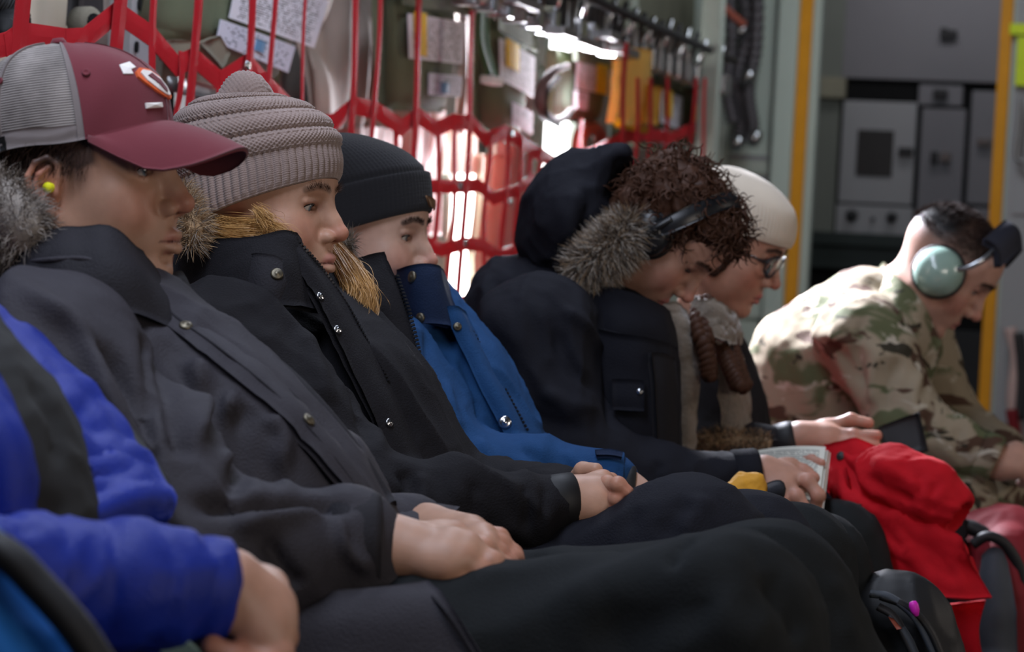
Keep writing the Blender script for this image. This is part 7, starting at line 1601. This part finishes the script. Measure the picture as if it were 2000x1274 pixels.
# grey and dark-red backpack
bp = thing('backpack', 'grey backpack with dark red side panels on the floor at the right edge', 'backpack', tuple(w(1960, 1274, 4.7)[:2]) + (0,))
S = Sdf(); S.add(fcap(w(1960, 1110, 4.7), w(1975, 1560, 4.7), 0.115, 0.15, 0.75, (0, 1, 0))); S.add(ell(w(1955, 1250, 4.62), (0.085, 0.07, 0.20)), 0.03)
V, F = cloth(S, 0.007, 0.005, 9, 7, (0, 0, 1), 2.0); obj('bag_body', V, F, M['red_dark'], bp)
b = MB(); b.sheet([[w(1922, 1085, 4.545), w(1945, 1070, 4.54), w(1962, 1100, 4.55)], [w(1910, 1170, 4.53), w(1942, 1165, 4.515), w(1978, 1180, 4.535)], [w(1908, 1280, 4.53), w(1945, 1280, 4.51), w(1984, 1290, 4.535)]], 0.014, mu=6, mv=6, disp=lambda P: 0.006 * folds(P, 10, 6)); b.build('front_pocket', M['slate'], bp, True)
b = MB(); b.tube(crom([w(1900, 1064, 4.56), w(1930, 1048, 4.56), w(1965, 1066, 4.57), w(1995, 1120, 4.58), w(2010, 1200, 4.58)], 8), 0.010, 10); b.build('piping', M['black_rubber'], bp, True)
b = MB(); b.tube(crom([w(1870, 1050, 4.62), w(1890, 1030, 4.62), w(1925, 1045, 4.62)], 8), 0.014, 10); b.build('top_handle', M['black_rubber'], bp, True)
# black backpack between the legs
bp = thing('backpack', 'black backpack with grey straps and magenta zip pull on the floor by the red parka', 'backpack', tuple(w(1780, 1274, 3.6)[:2]) + (0,))
S = Sdf(); S.add(fcap(w(1750, 1235, 3.62), w(1790, 1600, 3.62), 0.085, 0.14, 0.8, (0, 1, 0))); S.add(cap(w(1705, 1165, 3.64), w(1780, 1240, 3.60), 0.02, 0.04), 0.03)
V, F = cloth(S, 0.006, 0.004, 10, 8, (0, 0, 1), 2.0); obj('bag_body', V, F, M['black_rubber'], bp)
for pts, m in (([(1700, 1160), (1740, 1168), (1790, 1210), (1830, 1290)], 'slate'), ([(1715, 1185), (1750, 1210), (1790, 1290)], 'dark_grey'), ([(1740, 1200), (1775, 1250), (1800, 1310)], 'slate'), ([(1720, 1165), (1770, 1185), (1815, 1230), (1850, 1310)], 'black_rubber')):
    b = MB(); b.tube(crom([w(x, y, 3.52) for x, y in pts], 8), 0.011, 10, True, (1.0, 0.5)); b.build('strap', M[m], bp, True)
b = MB(); b.lathe([(0.0, -0.012), (0.003, -0.011), (0.0062, -0.004), (0.0066, 0.004), (0.0045, 0.009), (0.0, 0.010)], w(1786, 1188, 3.50), (-0.35, 0, 1), 14); b.build('zip_pull', M['pink'], bp, True)
b = MB(); b.sheet([[w(1735, 1205, 3.51), w(1745, 1208, 3.51)], [w(1752, 1230, 3.51), w(1762, 1228, 3.51)]], 0.004, mu=3, mv=3); b.build('logo_patch', M['rust'], bp, True)
# bright blue bag by the camera
t = thing('blue_bag', 'bright blue nylon bag with black edging in the near bottom left corner', 'bag', tuple(w(0, 1400, 1.55)))
S = Sdf(); S.add(fcap(w(-130, 1235, 1.60), w(20, 1420, 1.60), 0.085, 0.085, 0.8, (0, 1, 0))); V, F = cloth(S, 0.006, 0.003, 10, 3, (0, 0, 1), 2.0); obj('bag_body', V, F, M['azure'], t)
b = MB(); b.tube(crom([w(-150, 1000, 1.57), w(0, 1075, 1.56), (w(80, 1150, 1.56)), w(150, 1230, 1.56), w(215, 1330, 1.56)], 8), 0.014, 12, True, (1.0, 0.8)); b.build('edging', M['black_rubber'], t, True)
t = thing('card', 'pale green card held below the royal blue sleeve', 'card', tuple(w(340, 1260, 1.88)))
P = [w(288, 1246, 1.88), w(345, 1236, 1.88), w(440, 1310, 1.90), w(380, 1330, 1.90)]; printed('sheet', P[3], P[2], P[1], P[0], M['mint'], t, 0.004)
